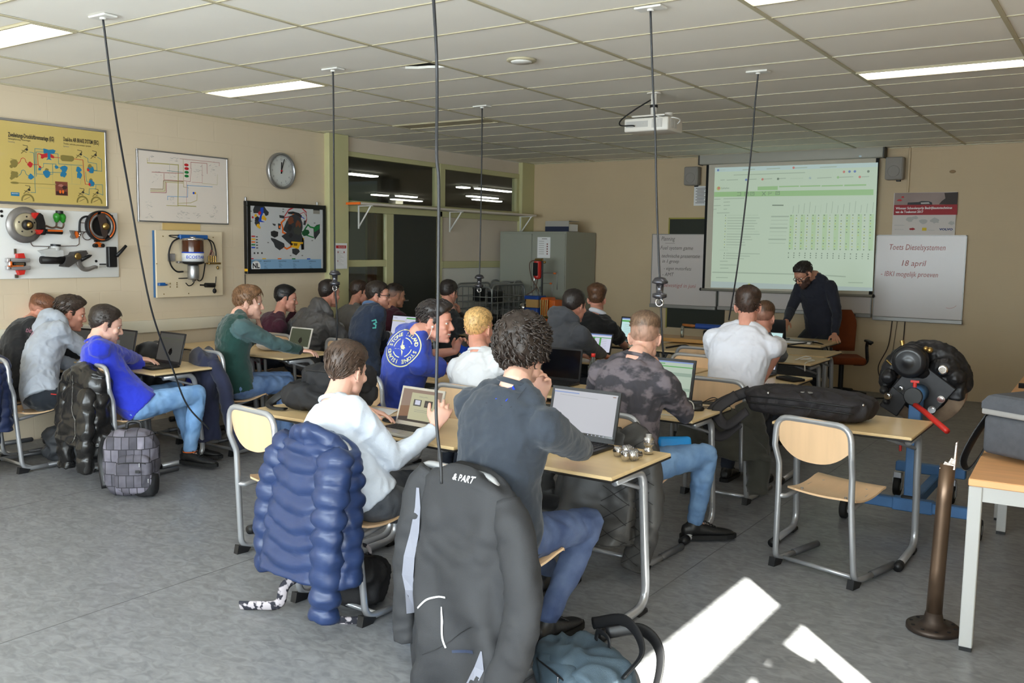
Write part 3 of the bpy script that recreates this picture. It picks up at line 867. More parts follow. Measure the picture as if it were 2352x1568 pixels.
# ---- black framed engine chart
t, a = framed_board('framed_engine_chart', 'black framed chart of an exploded engine with blue legend strip', 6.6, 7.757, 1.435, 2.215, mat('chart_grey', rgb(198, 200, 202), 0.18), mat('black_frame', rgb(18, 17, 18), 0.35), 0.05, 0.055)
a.rect((6.627, 1.461), (7.682, 1.591), K_LBLUE)
for x, m in ((265, K_RED), (488, K_YELLOW), (765, K_ORANGE), (1022, K_GREEN), (1292, K_RBLUE)):
    pass
for p, q, m in (((6.632, 1.592), (6.685, 1.603), K_RED), ((6.804, 1.591), (6.856, 1.603), K_YELLOW), ((7.022, 1.59), (7.076, 1.603), K_ORANGE), ((7.231, 1.59), (7.283, 1.602), K_GREEN), ((7.458, 1.589), (7.51, 1.601), K_RBLUE),
                ((6.659, 1.831), (6.709, 1.845), K_RED), ((6.658, 1.799), (6.711, 1.815), K_YELLOW), ((6.658, 1.769), (6.709, 1.784), K_ORANGE), ((6.657, 1.74), (6.709, 1.755), K_GREEN), ((6.657, 1.71), (6.708, 1.725), K_RBLUE), ((7.561, 2.151), (7.663, 2.177), K_BLACK), ((7.561, 2.114), (7.663, 2.154), ink('stone', 150, 146, 138))):
    a.rect(p, q, m)
for p in ((6.724, 1.834), (6.723, 1.803), (6.724, 1.773), (6.725, 1.743), (6.726, 1.713)): a.line([p, (p[0] + .018, p[1])], .01, K_BLACK)
for p in ((6.698, 1.657), (6.745, 1.658), (6.801, 1.658)): a.blob(p, .012, K_BLACK, 3)
a.disc((6.716, 1.514), .062, K_WHITE, 28); a.text('NL', (6.715, 1.496), .075, K_BLACK, align='CENTER', bold=.003)
for p, tx, w in (((6.642, 1.564), 'GEREEDSCHAP', .15), ((6.821, 1.563), 'BRANDSTOF', .1), ((7.034, 1.563), 'INSPUITING', .11), ((7.246, 1.562), 'KOELING', .09), ((7.484, 1.561), 'SMERING', .11)):
    a.text(tx, p, .018, K_BLACK, fit=w)
for p in ((6.832, 1.546), (7.041, 1.545), (7.25, 1.544), (7.499, 1.543)):
    for k in range(8): a.line([(p[0], p[1] - k * .011), (p[0] + .025 + .012 * (k % 3), p[1] - k * .011)], .003, ink('slate_blue', 70, 100, 130))
# engine drawing: dark blocks with coloured circuits
a.poly([(6.685, 2.12), (6.704, 2.162), (6.746, 2.173), (6.845, 2.163), (6.872, 2.128), (6.903, 2.105), (6.895, 2.074), (6.859, 2.061), (6.837, 2.093), (6.692, 2.087)], K_CHAR)
a.poly([(6.788, 2.148), (6.826, 2.153), (6.829, 2.102), (6.805, 2.059), (6.797, 2.011), (6.847, 1.994), (6.774, 1.995), (6.755, 2.003), (6.783, 2.07)], K_RBLUE)
for c, m, r in (((6.721, 2.062), K_YELLOW, .02), ((6.775, 2.088), K_RED, .022), ((6.68, 2.041), K_RED, .016), ((6.74, 2.021), K_BLACK, .04), ((6.743, 1.979), K_CHAR, .036), ((6.828, 2.042), K_YELLOW, .03), ((6.855, 2.028), K_YELLOW, .018), ((6.754, 1.955), K_YELLOW, .024), ((6.773, 1.935), K_YELLOW, .014)):
    a.blob(c, r, m, seed=int(c[0] * 777) % 83)
a.poly([(7.103, 1.916), (7.152, 2.01), (7.202, 2.074), (7.285, 2.102), (7.368, 2.055), (7.393, 2.005), (7.396, 1.949), (7.375, 1.879), (7.416, 1.804), (7.415, 1.702), (7.373, 1.699), (7.365, 1.753), (7.248, 1.751), (7.223, 1.745), (7.158, 1.787), (7.078, 1.848), (7.159, 1.887)], K_CHAR)
for c, m, r in (((7.218, 2.025), ink('rust', 112, 62, 40), .05), ((7.325, 1.978), ink('rust', 112, 62, 40), .05), ((7.205, 1.944), K_BLACK, .04), ((7.316, 1.915), ink('charcoal_green', 62, 66, 60), .06), ((7.216, 1.857), K_BLACK, .03), ((7.292, 2.015), K_BLACK, .03), ((7.351, 2.06), ink('rust', 112, 62, 40), .026)):
    a.blob(c, r, m, seed=int(c[0] * 555) % 83)
a.poly([(7.174, 2.119), (7.252, 2.128), (7.343, 2.113), (7.385, 2.087), (7.381, 2.062), (7.285, 2.089), (7.182, 2.098)], K_BLACK)
for k in range(4):
    d = 12 * k
    a.line([(p[0], p[1] + .004 * k) for p in ((7.129, 2.065), (7.187, 2.135), (7.269, 2.17), (7.378, 2.171), (7.453, 2.121), (7.461, 2.045), (7.444, 2.007))], .005, ink('crimson', 196, 60, 66))
a.line([(7.36, 2.105), (7.419, 2.126), (7.457, 2.083)], .006, ink('crimson', 196, 60, 66)); a.line([(7.121, 2.052), (7.206, 2.068)], .012, ink('crimson', 196, 60, 66))
a.poly([(7.364, 2.086), (7.419, 2.06), (7.431, 2.044), (7.381, 2.068)], K_RBLUE)
a.poly([(7.418, 2.031), (7.461, 2.036), (7.437, 1.978), (7.405, 1.984)], K_CHAR); a.poly([(7.049, 2.08), (7.125, 2.074), (7.124, 2.043), (7.056, 2.05)], K_CHAR)
a.line([(7.128, 2.034), (7.079, 1.996), (7.099, 1.941), (7.098, 1.891), (7.139, 1.877)], .02, K_ORANGE); a.poly([(7.031, 1.988), (7.075, 1.983), (7.066, 1.921), (7.035, 1.927)], K_CHAR); a.rect((7.043, 1.936), (7.067, 1.963), K_ORANGE)
a.poly([(7.244, 2.1), (7.272, 2.1), (7.268, 2.026), (7.279, 1.977), (7.3, 1.94), (7.25, 1.945), (7.234, 1.982)], K_ORANGE)
a.line([(7.187, 1.872), (7.203, 1.813), (7.223, 1.788), (7.219, 1.732), (7.157, 1.707), (7.124, 1.722)], .018, K_ORANGE)
a.poly([(6.927, 1.894), (6.975, 1.907), (7.034, 1.893), (7.029, 1.847), (6.981, 1.828), (6.93, 1.851)], K_BLACK); a.poly([(6.95, 1.985), (6.999, 1.978), (6.991, 1.956), (6.96, 1.967)], K_CHAR)
a.poly([(6.926, 1.827), (6.989, 1.816), (7.117, 1.768), (7.125, 1.731), (7.051, 1.69), (6.988, 1.724), (6.965, 1.772), (6.93, 1.805)], K_CHAR); a.poly([(6.985, 1.77), (7.101, 1.759), (7.125, 1.737), (7.092, 1.706), (7.044, 1.706)], K_ORANGE); a.disc((7.049, 1.724), .008, K_BLACK)
a.line([(7.216, 1.872), (7.408, 1.823)], .02, K_YELLOW)
for P in ([(7.241, 1.864), (7.235, 1.739)], [(7.295, 1.843), (7.298, 1.777)], [(7.353, 1.834), (7.348, 1.778)], [(7.395, 1.822), (7.394, 1.709)], [(7.232, 1.782), (7.39, 1.775)], [(7.235, 1.735), (7.322, 1.717), (7.352, 1.765)]): a.line(P, .018, K_YELLOW)
a.poly([(7.244, 1.77), (7.348, 1.771), (7.331, 1.721), (7.248, 1.729)], K_YELLOW); a.poly([(7.256, 1.773), (7.315, 1.771), (7.31, 1.743), (7.26, 1.745)], ink('dark_gold', 120, 90, 20))
a.poly([(7.235, 1.707), (7.297, 1.714), (7.335, 1.702), (7.351, 1.677), (7.296, 1.635), (7.238, 1.657)], K_CHAR)
a.poly([(7.563, 1.953), (7.612, 1.987), (7.664, 1.998), (7.664, 1.898), (7.584, 1.816), (7.567, 1.857)], K_CHAR); a.poly([(7.572, 1.96), (7.662, 1.995), (7.66, 1.943), (7.576, 1.902)], K_GREEN)
a.line([(7.391, 1.879), (7.439, 1.944), (7.478, 1.986), (7.512, 1.961), (7.563, 1.953)], .018, K_GREEN); a.poly([(7.379, 1.904), (7.434, 1.931), (7.486, 1.926), (7.502, 1.894), (7.468, 1.862), (7.408, 1.854)], ink('dark_green', 22, 80, 44)); a.line([(7.468, 1.862), (7.562, 1.841)], .014, K_GREEN)
for c in ((7.102, 2.147), (7.101, 2.119), (7.573, 2.008), (6.882, 1.774), (7.536, 1.806), (7.205, 1.632), (7.38, 1.633), (6.651, 2.106), (6.653, 2)): a.line([c, (c[0] + .015, c[1])], .01, K_GREY)
a.build('printed_diagram')
mb = MB()
for y in (6.62, 7.66): mb.rbox((.01, y - 7.1785, .79), (.02, .02, .06), .003, 1)
mb.build('hanging_hook', M_ALU, t)
mb = MB(); mb.box((.03, 6.599 - 7.1785, .04), (.05, .002, .028)); mb.build('yellow_sticker', K_YELLOW, t)
mb = MB(); mb.tube([(XL + .01, 6.6, 1.43), (XL + .008, 6.602, 1.2), (XL + .01, 6.6, 1.0)], .004, 6); tag(mb.build('wall_wire', M_BLACK), 'thin dark wire running down below the black framed engine chart', 'cable')

# ---- brake demonstration board
t = thing('brake_demo_board', 'white board with brake disc, drum, master cylinder and pedal mounted on it', 'display board', (XL, 0, 0))
mb = MB(); mb.rbox((.012, 4.42, 1.725), (.024, 1.375, .602), .006, 2); mb.build('board', mat('white_melamine', rgb(232, 232, 230), 0.4), t)
def at_k(p, d): return Vector((d, p[0], p[1]))
mb = MB()
for p in ((4.036, 1.996), (4.037, 1.957), (5.046, 1.993), (5.045, 1.956), (4.876, 1.575)): mb.cyl(at_k(p, .024), at_k(p, .03), .012, 10)
mb.build('rubber_bolt', M_BLACK, t)
M_STEEL = mat('worn_steel', rgb(140, 136, 134), 0.38, 0.6, var=0.1, vscale=12)
M_REDP = mat('red_paint', rgb(200, 44, 36), 0.4); M_ORP = mat('orange_paint', rgb(212, 100, 30), 0.45); M_IRON = mat('black_iron', rgb(34, 32, 32), 0.5, 0.3)
M_BRASS = mat('brass', rgb(170, 140, 84), 0.3, 0.9); M_GRNP = mat('green_plastic', rgb(44, 132, 40), 0.35); M_CLEARP = mat('milky_plastic', rgb(190, 190, 188), 0.35)
c = (4.209, 1.887)
mb = MB(); mb.lathe([(.03, 0), (.155, .02), (.155, .036), (.1, .04)], at_k(c, .03), (1, 0, 0), 36); mb.build('brake_disc', M_STEEL, t)
mb = MB(); mb.lathe([(.1, .03), (.1, .06), (.095, .066), (.03, .066)], at_k((c[0] + .003, c[1]), .03), (1, 0, 0), 30); hubp = mb.build('disc_hat', mat('pale_hub', rgb(176, 166, 140), 0.4, 0.4), t)
mb = MB()
for k in range(5):
    an = k * 2 * PI / 5 + .3; mb.cyl((.095, c[0] + .07 * math.cos(an), c[1] + .07 * math.sin(an)), (.1, c[0] + .07 * math.cos(an), c[1] + .07 * math.sin(an)), .007, 8)
mb.build('wheel_bolt', M_BLACK, t)
mb = MB(); mb.lathe([(.045, .066), (.04, .1), (.001, .1)], at_k(c, .03), (1, 0, 0), 20); mb.build('hub_nut', M_IRON, t)
mb = MB(); mb.ell(at_k((c[0] + .005, c[1]), .13), (.022, .026, .026)); mb.build('brass_cap', M_BRASS, t)
for pts in ([(4.253, 1.966), (4.269, 1.993), (4.302, 1.994), (4.32, 1.957), (4.281, 1.946), (4.271, 1.943)], [(4.275, 1.848), (4.341, 1.85), (4.33, 1.825), (4.305, 1.809), (4.291, 1.824)]):
    mb = MB(); mb.prism([(p[0], p[1]) for p in pts], (.07, 0, 0), EX_L, EY, .05); mb.build('red_brake_pad', M_REDP, t)
mb = MB(); mb.prism([(p[0], p[1]) for p in ((4.276, 1.948), (4.307, 1.992), (4.331, 1.974), (4.348, 1.907), (4.346, 1.859), (4.29, 1.853), (4.294, 1.906))], (.06, 0, 0), EX_L, EY, .08); mb.build('brake_caliper', M_IRON, t)
a1, b1 = (4.345, 1.838), (4.533, 1.832)
mb = MB(); mb.tube([at_k(a1, .07), at_k(b1, .07)], .02, 12); mb.tube([at_k(a1, .07), at_k((a1[0] + .03, a1[1]), .07)], .034, 12)
mb.build('tandem_cylinder', M_IRON, t)
mb = MB(); mb.box(at_k(((a1[0] + b1[0]) / 2 + .02, a1[1] + .006), .094), (.012, .13, .016)); mb.build('cut_away_window', M_ORP, t)
mb = MB()
for p, r in (((4.492, 1.966), .033), ((4.543, 1.965), .031), ((4.517, 1.964), .026), ((4.488, 1.939), .022), ((4.547, 1.938), .022)): mb.ell(at_k(p, .07), (r, r, r * 1.15))
me = remesh(mb, .006, 3, name='fluid_reservoir'); put('fluid_reservoir', me, M_GRNP, t)
mb = MB(); mb.cyl(at_k((4.516, 1.996), .07), at_k((4.517, 2.019), .07), .032, 14); mb.build('reservoir_cap', M_BLACK, t)
mb = MB()
for P in ([(4.491, 1.927), (4.484, 1.882), (4.446, 1.869), (4.392, 1.885), (4.389, 1.87)], [(4.552, 1.929), (4.553, 1.892), (4.534, 1.869), (4.484, 1.878), (4.481, 1.868)]):
    mb.tube(catmull([at_k(p, .065) for p in P], 5), .008, 8)
mb.build('brown_hose', mat('brown_hose', rgb(96, 74, 60), 0.5), t)
c = (4.908, 1.897)
mb = MB(); mb.lathe([(.02, 0), (.137, .0), (.142, .03), (.142, .06), (.13, .066), (.125, .03), (.02, .03)], at_k(c, .03), (1, 0, 0), 36); mb.build('brake_drum', M_IRON, t)
for a0, a1_ in ((1.9, 4.9), (-.9, 1.6)):
    mb = MB(); mb.tube([(.085, c[0] + .126 * math.cos(a0 + (a1_ - a0) * i / 16), c[1] + .126 * math.sin(a0 + (a1_ - a0) * i / 16)) for i in range(17)], .007, 6); mb.build('orange_lining', M_ORP, t)
    mb = MB(); mb.tube([(.075, c[0] + .105 * math.cos(a0 + (a1_ - a0) * i / 16), c[1] + .105 * math.sin(a0 + (a1_ - a0) * i / 16)) for i in range(17)], .014, 6); mb.build('brake_shoe', M_STEEL, t)
mb = MB(); mb.prism([(c[0] + x, c[1] + z) for x, z in ((-.04, .1), (.03, .12), (.05, .03), (.05, -.08), (.02, -.12), (.0, -.06), (-.02, .04))], (.07, 0, 0), EX_L, EY, .02); mb.build('backing_plate', mat('dark_rust', rgb(62, 48, 42), 0.6), t)
mb = MB(); mb.lathe([(.035, .05), (.03, .08), (.001, .085)], at_k((c[0] + .03, c[1] - .002), .03), (1, 0, 0), 18); mb.build('brass_cap', M_BRASS, t)
mb = MB()
mb.tube(catmull([at_k(p, .04) for p in ((4.826, 1.98), (4.77, 1.978), (4.729, 1.949), (4.717, 1.894), (4.715, 1.834))], 6), .009, 8)
mb.build('rubber_hose', M_BLACK, t)
mb = MB()
for P in ([(4.273, 1.795), (4.273, 1.728), (4.287, 1.707), (4.42, 1.705), (4.687, 1.714), (4.711, 1.729), (4.716, 1.814)], [(4.665, 1.845), (4.739, 1.842), (4.808, 1.839)], [(4.43, 1.701), (4.424, 1.682), (4.427, 1.633)], [(4.728, 1.922), (4.798, 1.921)]):
    mb.tube(fillet([at_k(p, .035) for p in P], .02), .0035, 6)
mb.tube([(.035, (4.791, 1.806)[0] + .045 * math.cos(k * PI / 9), (4.791, 1.806)[1] + .038 * math.sin(k * PI / 9)) for k in range(19)], .0035, 6)
mb.build('brake_line', mat('copper_line', rgb(110, 92, 86), 0.35, 0.7), t)
mb = MB(); mb.cyl(at_k((4.714, 1.804), .035), at_k((4.715, 1.834), .035), .012, 10); mb.ell(at_k((4.714, 1.824), .05), (.012, .014, .014)); mb.build('line_fitting', M_CHROME, t)
mb = MB(); mb.prism([(p[0], p[1]) for p in ((4.624, 1.852), (4.66, 1.85), (4.654, 1.823), (4.671, 1.783), (4.647, 1.775), (4.627, 1.792), (4.638, 1.817))], (.03, 0, 0), EX_L, EY, .03); mb.build('valve_body', M_STEEL, t)
mb = MB(); mb.prism([(p[0], p[1]) for p in ((4.668, 1.843), (4.681, 1.838), (4.692, 1.799), (4.673, 1.781), (4.666, 1.803))], (.03, 0, 0), EX_L, EY, .04); mb.build('valve_section', M_ORP, t)
p0 = (4.892, 1.729)
mb = MB(); mb.prism([(p[0], p[1]) for p in ((4.853, 1.705), (4.854, 1.736), (4.887, 1.754), (4.933, 1.729), (4.932, 1.706))], (.03, 0, 0), EX_L, EY, .03); mb.build('wheel_cylinder', M_ORP, t)
mb = MB()
for p in ((4.858, 1.718), (4.924, 1.719)): mb.cyl(at_k(p, .03), at_k(p, .07), .018, 10)
mb.box(at_k((4.879, 1.762), .045), (.02, .05, .02)); mb.build('cylinder_piston', M_IRON, t)
# floating caliper section
mb = MB()
for p in ((4.138, 1.585), (4.138, 1.521)): mb.rbox(at_k(p, .06), (.05, .2, .036), .008, 2)
mb.rbox(at_k((4.065, 1.554), .06), (.05, .02, .1), .006, 1); mb.build('sectioned_caliper', mat('cast_aluminium', rgb(186, 182, 184), 0.35, 0.6), t)
for P in ([(4.127, 1.604), (4.129, 1.641), (4.179, 1.646), (4.191, 1.604)], [(4.123, 1.499), (4.187, 1.501), (4.177, 1.465), (4.138, 1.459)]):
    mb = MB(); mb.prism([(p[0], p[1]) for p in P], (.045, 0, 0), EX_L, EY, .045); mb.build('red_section', M_REDP, t)
mb = MB(); mb.tube([at_k((4.09, 1.554), .08), at_k((4.189, 1.554), .08)], .018, 10); mb.build('caliper_piston', M_IRON, t)
mb = MB(); mb.box(at_k((4.135, 1.554), .1), (.01, .07, .022)); mb.box(at_k((4.129, 1.658), .04), (.012, .02, .05)); mb.box(at_k((4.133, 1.449), .04), (.012, .03, .03)); mb.build('steel_pin', M_CHROME, t)
mb = MB(); mb.box(at_k((4.099, 1.538), .1), (.012, .13, .008)); mb.box(at_k((4.062, 1.552), .1), (.012, .012, .05)); mb.build('orange_seal', M_ORP, t)
# master cylinder with pedal
mb = MB(); mb.prism([(p[0], p[1]) for p in ((4.324, 1.669), (4.444, 1.692), (4.527, 1.67), (4.525, 1.623), (4.467, 1.613), (4.367, 1.618), (4.358, 1.642))], (.03, 0, 0), EX_L, EY, .07); mb.cyl(at_k((4.473, 1.672), .065), at_k((4.474, 1.711), .065), .04, 14); mb.build('clear_reservoir', M_CLEARP, t)
mb = MB(); mb.cyl(at_k((4.474, 1.707), .065), at_k((4.475, 1.725), .065), .043, 14); mb.build('reservoir_cap', M_BLACK, t)
mb = MB(); mb.tube([at_k((4.339, 1.587), .065), at_k((4.547, 1.584), .065)], .034, 14); mb.build('master_cylinder', M_IRON, t)
mb = MB(); mb.prism([(p[0], p[1]) for p in ((4.515, 1.53), (4.553, 1.618), (4.606, 1.633), (4.622, 1.658), (4.669, 1.664), (4.728, 1.674), (4.745, 1.644), (4.64, 1.574), (4.56, 1.524))], (.03, 0, 0), EX_L, EY, .09); mb.build('pedal_bracket', mat('grey_iron', rgb(74, 70, 68), 0.45, 0.2), t)
mb = MB(); mb.lathe([(.03, 0), (.03, .012), (.016, .014), (.001, .014)], at_k((4.642, 1.621), .12), (1, 0, 0), 16); mb.build('pedal_pivot', M_BRASS, t)
mb = MB(); mb.tube(catmull([at_k(p, .09) for p in ((4.667, 1.589), (4.676, 1.549), (4.706, 1.511), (4.754, 1.503), (4.819, 1.522), (4.847, 1.52))], 5), [(.03, .012), (.026, .012), (.022, .01), (.02, .01), (.016, .01), (.012, .008)], 8); mb.build('pedal_arm', M_STEEL, t)
mb = MB(); mb.tube([at_k((4.685, 1.591), .1), at_k((4.769, 1.624), .1), at_k((4.791, 1.631), .1)], [.022, .014, .004], 8); mb.build('brake_light_switch', M_BLACK, t)
mb = MB(); mb.rbox(at_k((5.021, 1.614), .045), (.05, .085, .19), .006, 1); mb.build('lever_base', M_BLACK, t)
mb = MB(); mb.tube([at_k((5.05, 1.624), .08), at_k((5.097, 1.671), .085), at_k((5.144, 1.721), .09)], [.018, .016, .014], 10); mb.build('hand_lever', M_BLACK, t)
a = Art(t, (.0245, 0, 0), EX_L, EY)
a.rect((4.907, 1.517), (4.977, 1.552), K_LGREY); a.rect((4.908, 1.54), (4.977, 1.552), K_BLACK); a.build('type_plate')

# ---- air dryer board
t = thing('air_dryer_board', 'cream board with a sectioned air dryer canister mounted on it', 'display board', (XL, 0, 0))
mb = MB(); mb.rbox((.05, 5.875, 1.545), (.02, .79, .66), .004, 1); mb.build('board', mat('cream_melamine', rgb(222, 206, 176), 0.5), t)
mb = MB(); mb.box((.02, 5.877, 1.545), (.038, .785, .655)); mb.build('blue_board_edge', mat('blue_edge', rgb(54, 102, 150), 0.5), t)
E0 = .061
def at_e(p, d): return Vector((E0 + d, p[0], p[1]))
c = (5.823, 1.678)
mb = MB(); mb.lathe([(.1, -.1), (.104, -.08), (.104, .1), (.1, .115), (.02, .115)], at_e(c, .11), (0, 0, 1), 28); mb.build('canister', mat('canister_glass_brown', rgb(74, 38, 20), 0.15), t)
mb = MB(); mb.lathe([(.106, -.105), (.106, -.02)], at_e(c, .11), (0, 0, 1), 28); band = mb.build('paper_band', mat('canister_band', rgb(226, 228, 230), 0.4), t)
mb = MB(); mb.lathe([(.1065, -.022), (.1065, -.01)], at_e(c, .11), (0, 0, 1), 28); mb.build('blue_band', K_RBLUE, t)
cc = at_e(c, .11)
mb = MB(); mb.text('ECOSTAR', (0, 0, 0), (1, 0, 0), (0, 1, 0), .04, 0, fit=.2, bold=.001, align='CENTER', xf=lambda x, y: cc + Vector((.1075 * math.cos(x / .1075 - .35), .1075 * math.sin(x / .1075 - .35), -.075 + y)))
mb.build('lettering', K_RBLUE, t)
mb = MB(); mb.lathe([(.102, .1), (.106, .108), (.106, .122), (.04, .128)], cc, (0, 0, 1), 28); mb.lathe([(.03, .12), (.03, .14), (.001, .14)], cc, (0, 0, 1), 14); mb.build('canister_lid', M_CHROME, t)
mb = MB(); mb.lathe([(.108, -.125), (.108, -.105), (.09, -.13), (.03, -.14)], cc, (0, 0, 1), 28); mb.build('canister_base', M_IRON, t)
mb = MB(); mb.lathe([(.05, -.14), (.056, -.15), (.056, -.27), (.05, -.285), (.012, -.29), (.012, -.31)], cc, (0, 0, 1), 22); mb.build('aluminium_body', M_ALU, t)
mb = MB(); mb.rbox(at_e((5.724, 1.565), .06), (.05, .1, .02), .004, 1); mb.rbox(at_e((5.643, 1.611), .015), (.03, .07, .075), .004, 1); mb.build('bracket', M_STEEL, t)
mb = MB(); mb.rbox(at_e((5.889, 1.815), .025), (.05, .33, .045), .006, 1); mb.build('blue_bar', mat('blue_paint', rgb(36, 92, 160), 0.4), t)
mb = MB()
for P, r, d in (([(5.731, 1.83), (5.608, 1.823), (5.73, 1.795)], .005, .03), ([(5.73, 1.805), (5.647, 1.758), (5.603, 1.646), (5.624, 1.535), (5.687, 1.473), (5.764, 1.469)], .008, .03), ([(5.887, 1.544), (5.897, 1.45), (5.944, 1.376), (5.995, 1.407), (6.029, 1.553)], .006, .03),
                ([(6.054, 1.805), (6.097, 1.764), (6.114, 1.69), (6.094, 1.638)], .006, .03), ([(6.054, 1.805), (6.129, 1.764), (6.159, 1.68), (6.164, 1.617)], .006, .03), ([(5.709, 1.403), (5.889, 1.398), (5.876, 1.346), (5.827, 1.327), (5.791, 1.356)], .005, .03), ([(6.159, 1.414), (6.152, 1.351), (6.131, 1.266)], .004, .03)):
    mb.tube(catmull([at_e(p, d) for p in P], 6), r, 8)
mb.build('cable', M_BLACK, t)
mb = MB()
for k, x in enumerate((720, 745, 765, 790)): mb.cyl(at_e(((6.067, 1.564)[0] + .027 * k, (6.067, 1.564)[1]), .04), at_e(((6.067, 1.564)[0] + .027 * k, (6.069, 1.627)[1]), .04), .009, 8)
mb.rbox(at_e((6.13, 1.55), .03), (.05, .15, .018), .003, 1); mb.ell(at_e((6.174, 1.505), .04), (.012, .012, .02)); mb.build('valve_fittings', M_BRASS, t)
mb = MB()
for k in range(3): mb.tube(catmull([at_e((6.102, 1.69), .032), at_e(((6.088, 1.659)[0] + .02 * k, (6.088, 1.659)[1]), .034), at_e(((6.069, 1.627)[0] + .027 * k, (6.069, 1.627)[1]), .04)], 4), .003, 6)
mb.build('red_wire', K_FADE, t)
mb = MB(); mb.rbox(at_e((5.52, 1.349), .02), (.04, .07, .03), .005, 1); mb.cyl(at_e((5.564, 1.343), .02), at_e((5.584, 1.343), .02), .008, 8); mb.build('blue_solenoid', MATS['blue_paint'], t)
mb = MB(); mb.cyl(at_e((6.024, 1.329), .03), at_e((6.136, 1.326), .03), .024, 12); mb.cyl(at_e((5.962, 1.331), .03), at_e((6.024, 1.329), .03), .008, 8); mb.ell(at_e((5.895, 1.393), .03), (.018, .024, .018)); mb.ell(at_e((6.137, 1.266), .03), (.018, .022, .026)); mb.build('black_component', M_IRON, t)
mb = MB()
for p in ((5.563, 1.817), (6.154, 1.816), (5.485, 1.55), (5.559, 1.25), (5.844, 1.247), (5.632, 1.354), (5.631, 1.319), (5.71, 1.358), (5.709, 1.338), (5.709, 1.317)): mb.cyl(at_e(p, -.002), at_e(p, .003), .006, 8)
mb.build('screw', M_BRASS, t)

# ---- safety notice on the pillar, double socket, shelf
t = thing('safety_notice', 'white safety notice with red header on the near pillar', 'notice', (XL + .1, 0, 0))
mb = MB(); mb.box((.002, 7.955, 1.63), (.003, .205, .305)); mb.build('sheet', M_PAPER, t)
a = Art(t, (.0036, 7.955, 1.63), EX_L, EY)
a.rect((-.085, .09), (.085, .125), K_RED); a.text('VEILIGHEID', (-.05, .1), .02, K_WHITE, fit=.12)
for k in range(12): a.line([(-.07, .06 - k * .015), (-.07 + .06 + .05 * ((k * 7) % 3) / 2, .06 - k * .015)], .003, K_LGREY)
for x in (-.05, .05): a.disc((x, .045), .012, K_FADE)
a.disc((-.055, -.06), .009, K_FADE); a.build('print')
t = thing('wall_socket', 'white double wall socket on the cable duct with a black plug', 'socket', (XL + .05, 4.69, .94))
mb = MB(); mb.rbox((.01, 0, 0), (.03, .17, .1), .008, 2); mb.build('socket_plate', M_WHITE, t)
mb = MB(); mb.cyl((.02, .035, 0), (.03, .035, 0), .024, 16); mb.build('socket_hole', M_LGREY if False else K_LGREY, t)
mb = MB(); mb.cyl((.02, -.03, 0), (.06, -.03, -.005), .022, 12); mb.tube(catmull([(.055, -.03, -.005), (.08, -.01, -.06), (.06, .1, -.13)], 5), .005, 6); mb.build('plug', M_BLACK, t)
t = thing('wall_shelf', 'long white shelf on diagonal brackets under the upper panes', 'shelf', (XL, 0, 0))
mb = MB(); mb.rbox((.19, 10.0, 2.255), (.24, 3.85, .028), .003, 1); mb.build('shelf_board', mat('white_shelf', rgb(222, 212, 200), 0.45), t)
mb = MB(); mb.box((.19, 8.068, 2.255), (.24, .012, .028)); mb.build('orange_edge', K_ORANGE, t)
for y in (8.3, 10.1, 11.85):
    mb = MB(); mb.tube([(.06, y, 1.98), (.26, y, 2.235)], (.006), 6, flat=2.0); mb.box((.062, y, 2.1), (.012, .02, .28)); mb.box((.18, y, 2.236), (.22, .02, .01)); mb.build('bracket', M_WHITE, t)

# ================================================================ back wall
# ---- green chalkboard behind the whiteboards
t = thing('chalkboard', 'dark green chalkboard with yellow edge behind the left whiteboard', 'chalkboard', (0, YB, 0))
mb = MB(); mb.box((-5.17, -.01, 1.43), (.87, .016, 1.54)); mb.build('board', mat('chalkboard_green', rgb(38, 42, 32), 0.6), t)
mb = MB(); mb.box((-5.605, -.011, 1.43), (.02, .02, 1.56)); mb.box((-5.17, -.011, 2.21), (.89, .02, .02)); mb.build('yellow_edge', mat('yellowish_edge', rgb(160, 150, 70), 0.5), t)
# ---- whiteboard with two wings
M_WB = mat('whiteboard_face', rgb(206, 198, 194), 0.25); M_WBF = mat('whiteboard_frame', rgb(150, 148, 144), 0.4, 0.4)
def wboard(name, label, x0, x1, z0, z1, tray=True, y=YB - .05, d=.028):
    t = thing(name, label, 'whiteboard', (0, y, 0))
    mb = MB(); mb.rbox(((x0 + x1) / 2, d / 2, (z0 + z1) / 2), (x1 - x0, d, z1 - z0), .004, 1); mb.build('board', M_WB, t)
    mb = MB(); f = .012
    for c, s_ in ((((x0 + x1) / 2, 0, z1 - f / 2), (x1 - x0, .008, f)), ((x0 + f / 2, 0, (z0 + z1) / 2), (f, .008, z1 - z0)), ((x1 - f / 2, 0, (z0 + z1) / 2), (f, .008, z1 - z0))): mb.box(c, s_)
    mb.build('frame', M_WBF, t)
    if tray:
        mb = MB(); mb.rbox(((x0 + x1) / 2 + .01, -.02, z0 + .015), (x1 - x0, .07, .05), .006, 1); mb.build('pen_tray', M_WBF, t)
    return t, Art(t, (0, -.001, 0), EX_B, EY)
t, a = wboard('whiteboard_wing', 'left whiteboard wing with dark handwriting headed Planning', -5.85, -4.845, .95, 1.99)
a.text('Planning', (-5.706, 1.894), .085, K_PENG, fit=.21, shear=.25); a.line([(-5.64, 1.859), (-5.494, 1.86)], .004, K_PENG)
a.text('Fuel system game', (-5.719, 1.769), .075, K_PENG, fit=.5, shear=.25); a.text('technische presentatie', (-5.694, 1.656), .075, K_PENG, fit=.58, shear=.25)
a.text('in 1 groep', (-5.683, 1.581), .07, K_PENG, fit=.26, shear=.25); a.text('- eigen motorfiets', (-5.653, 1.479), .07, K_PENG, fit=.42, shear=.25); a.text('- AMT', (-5.676, 1.39), .075, K_PENG, fit=.18, shear=.25)
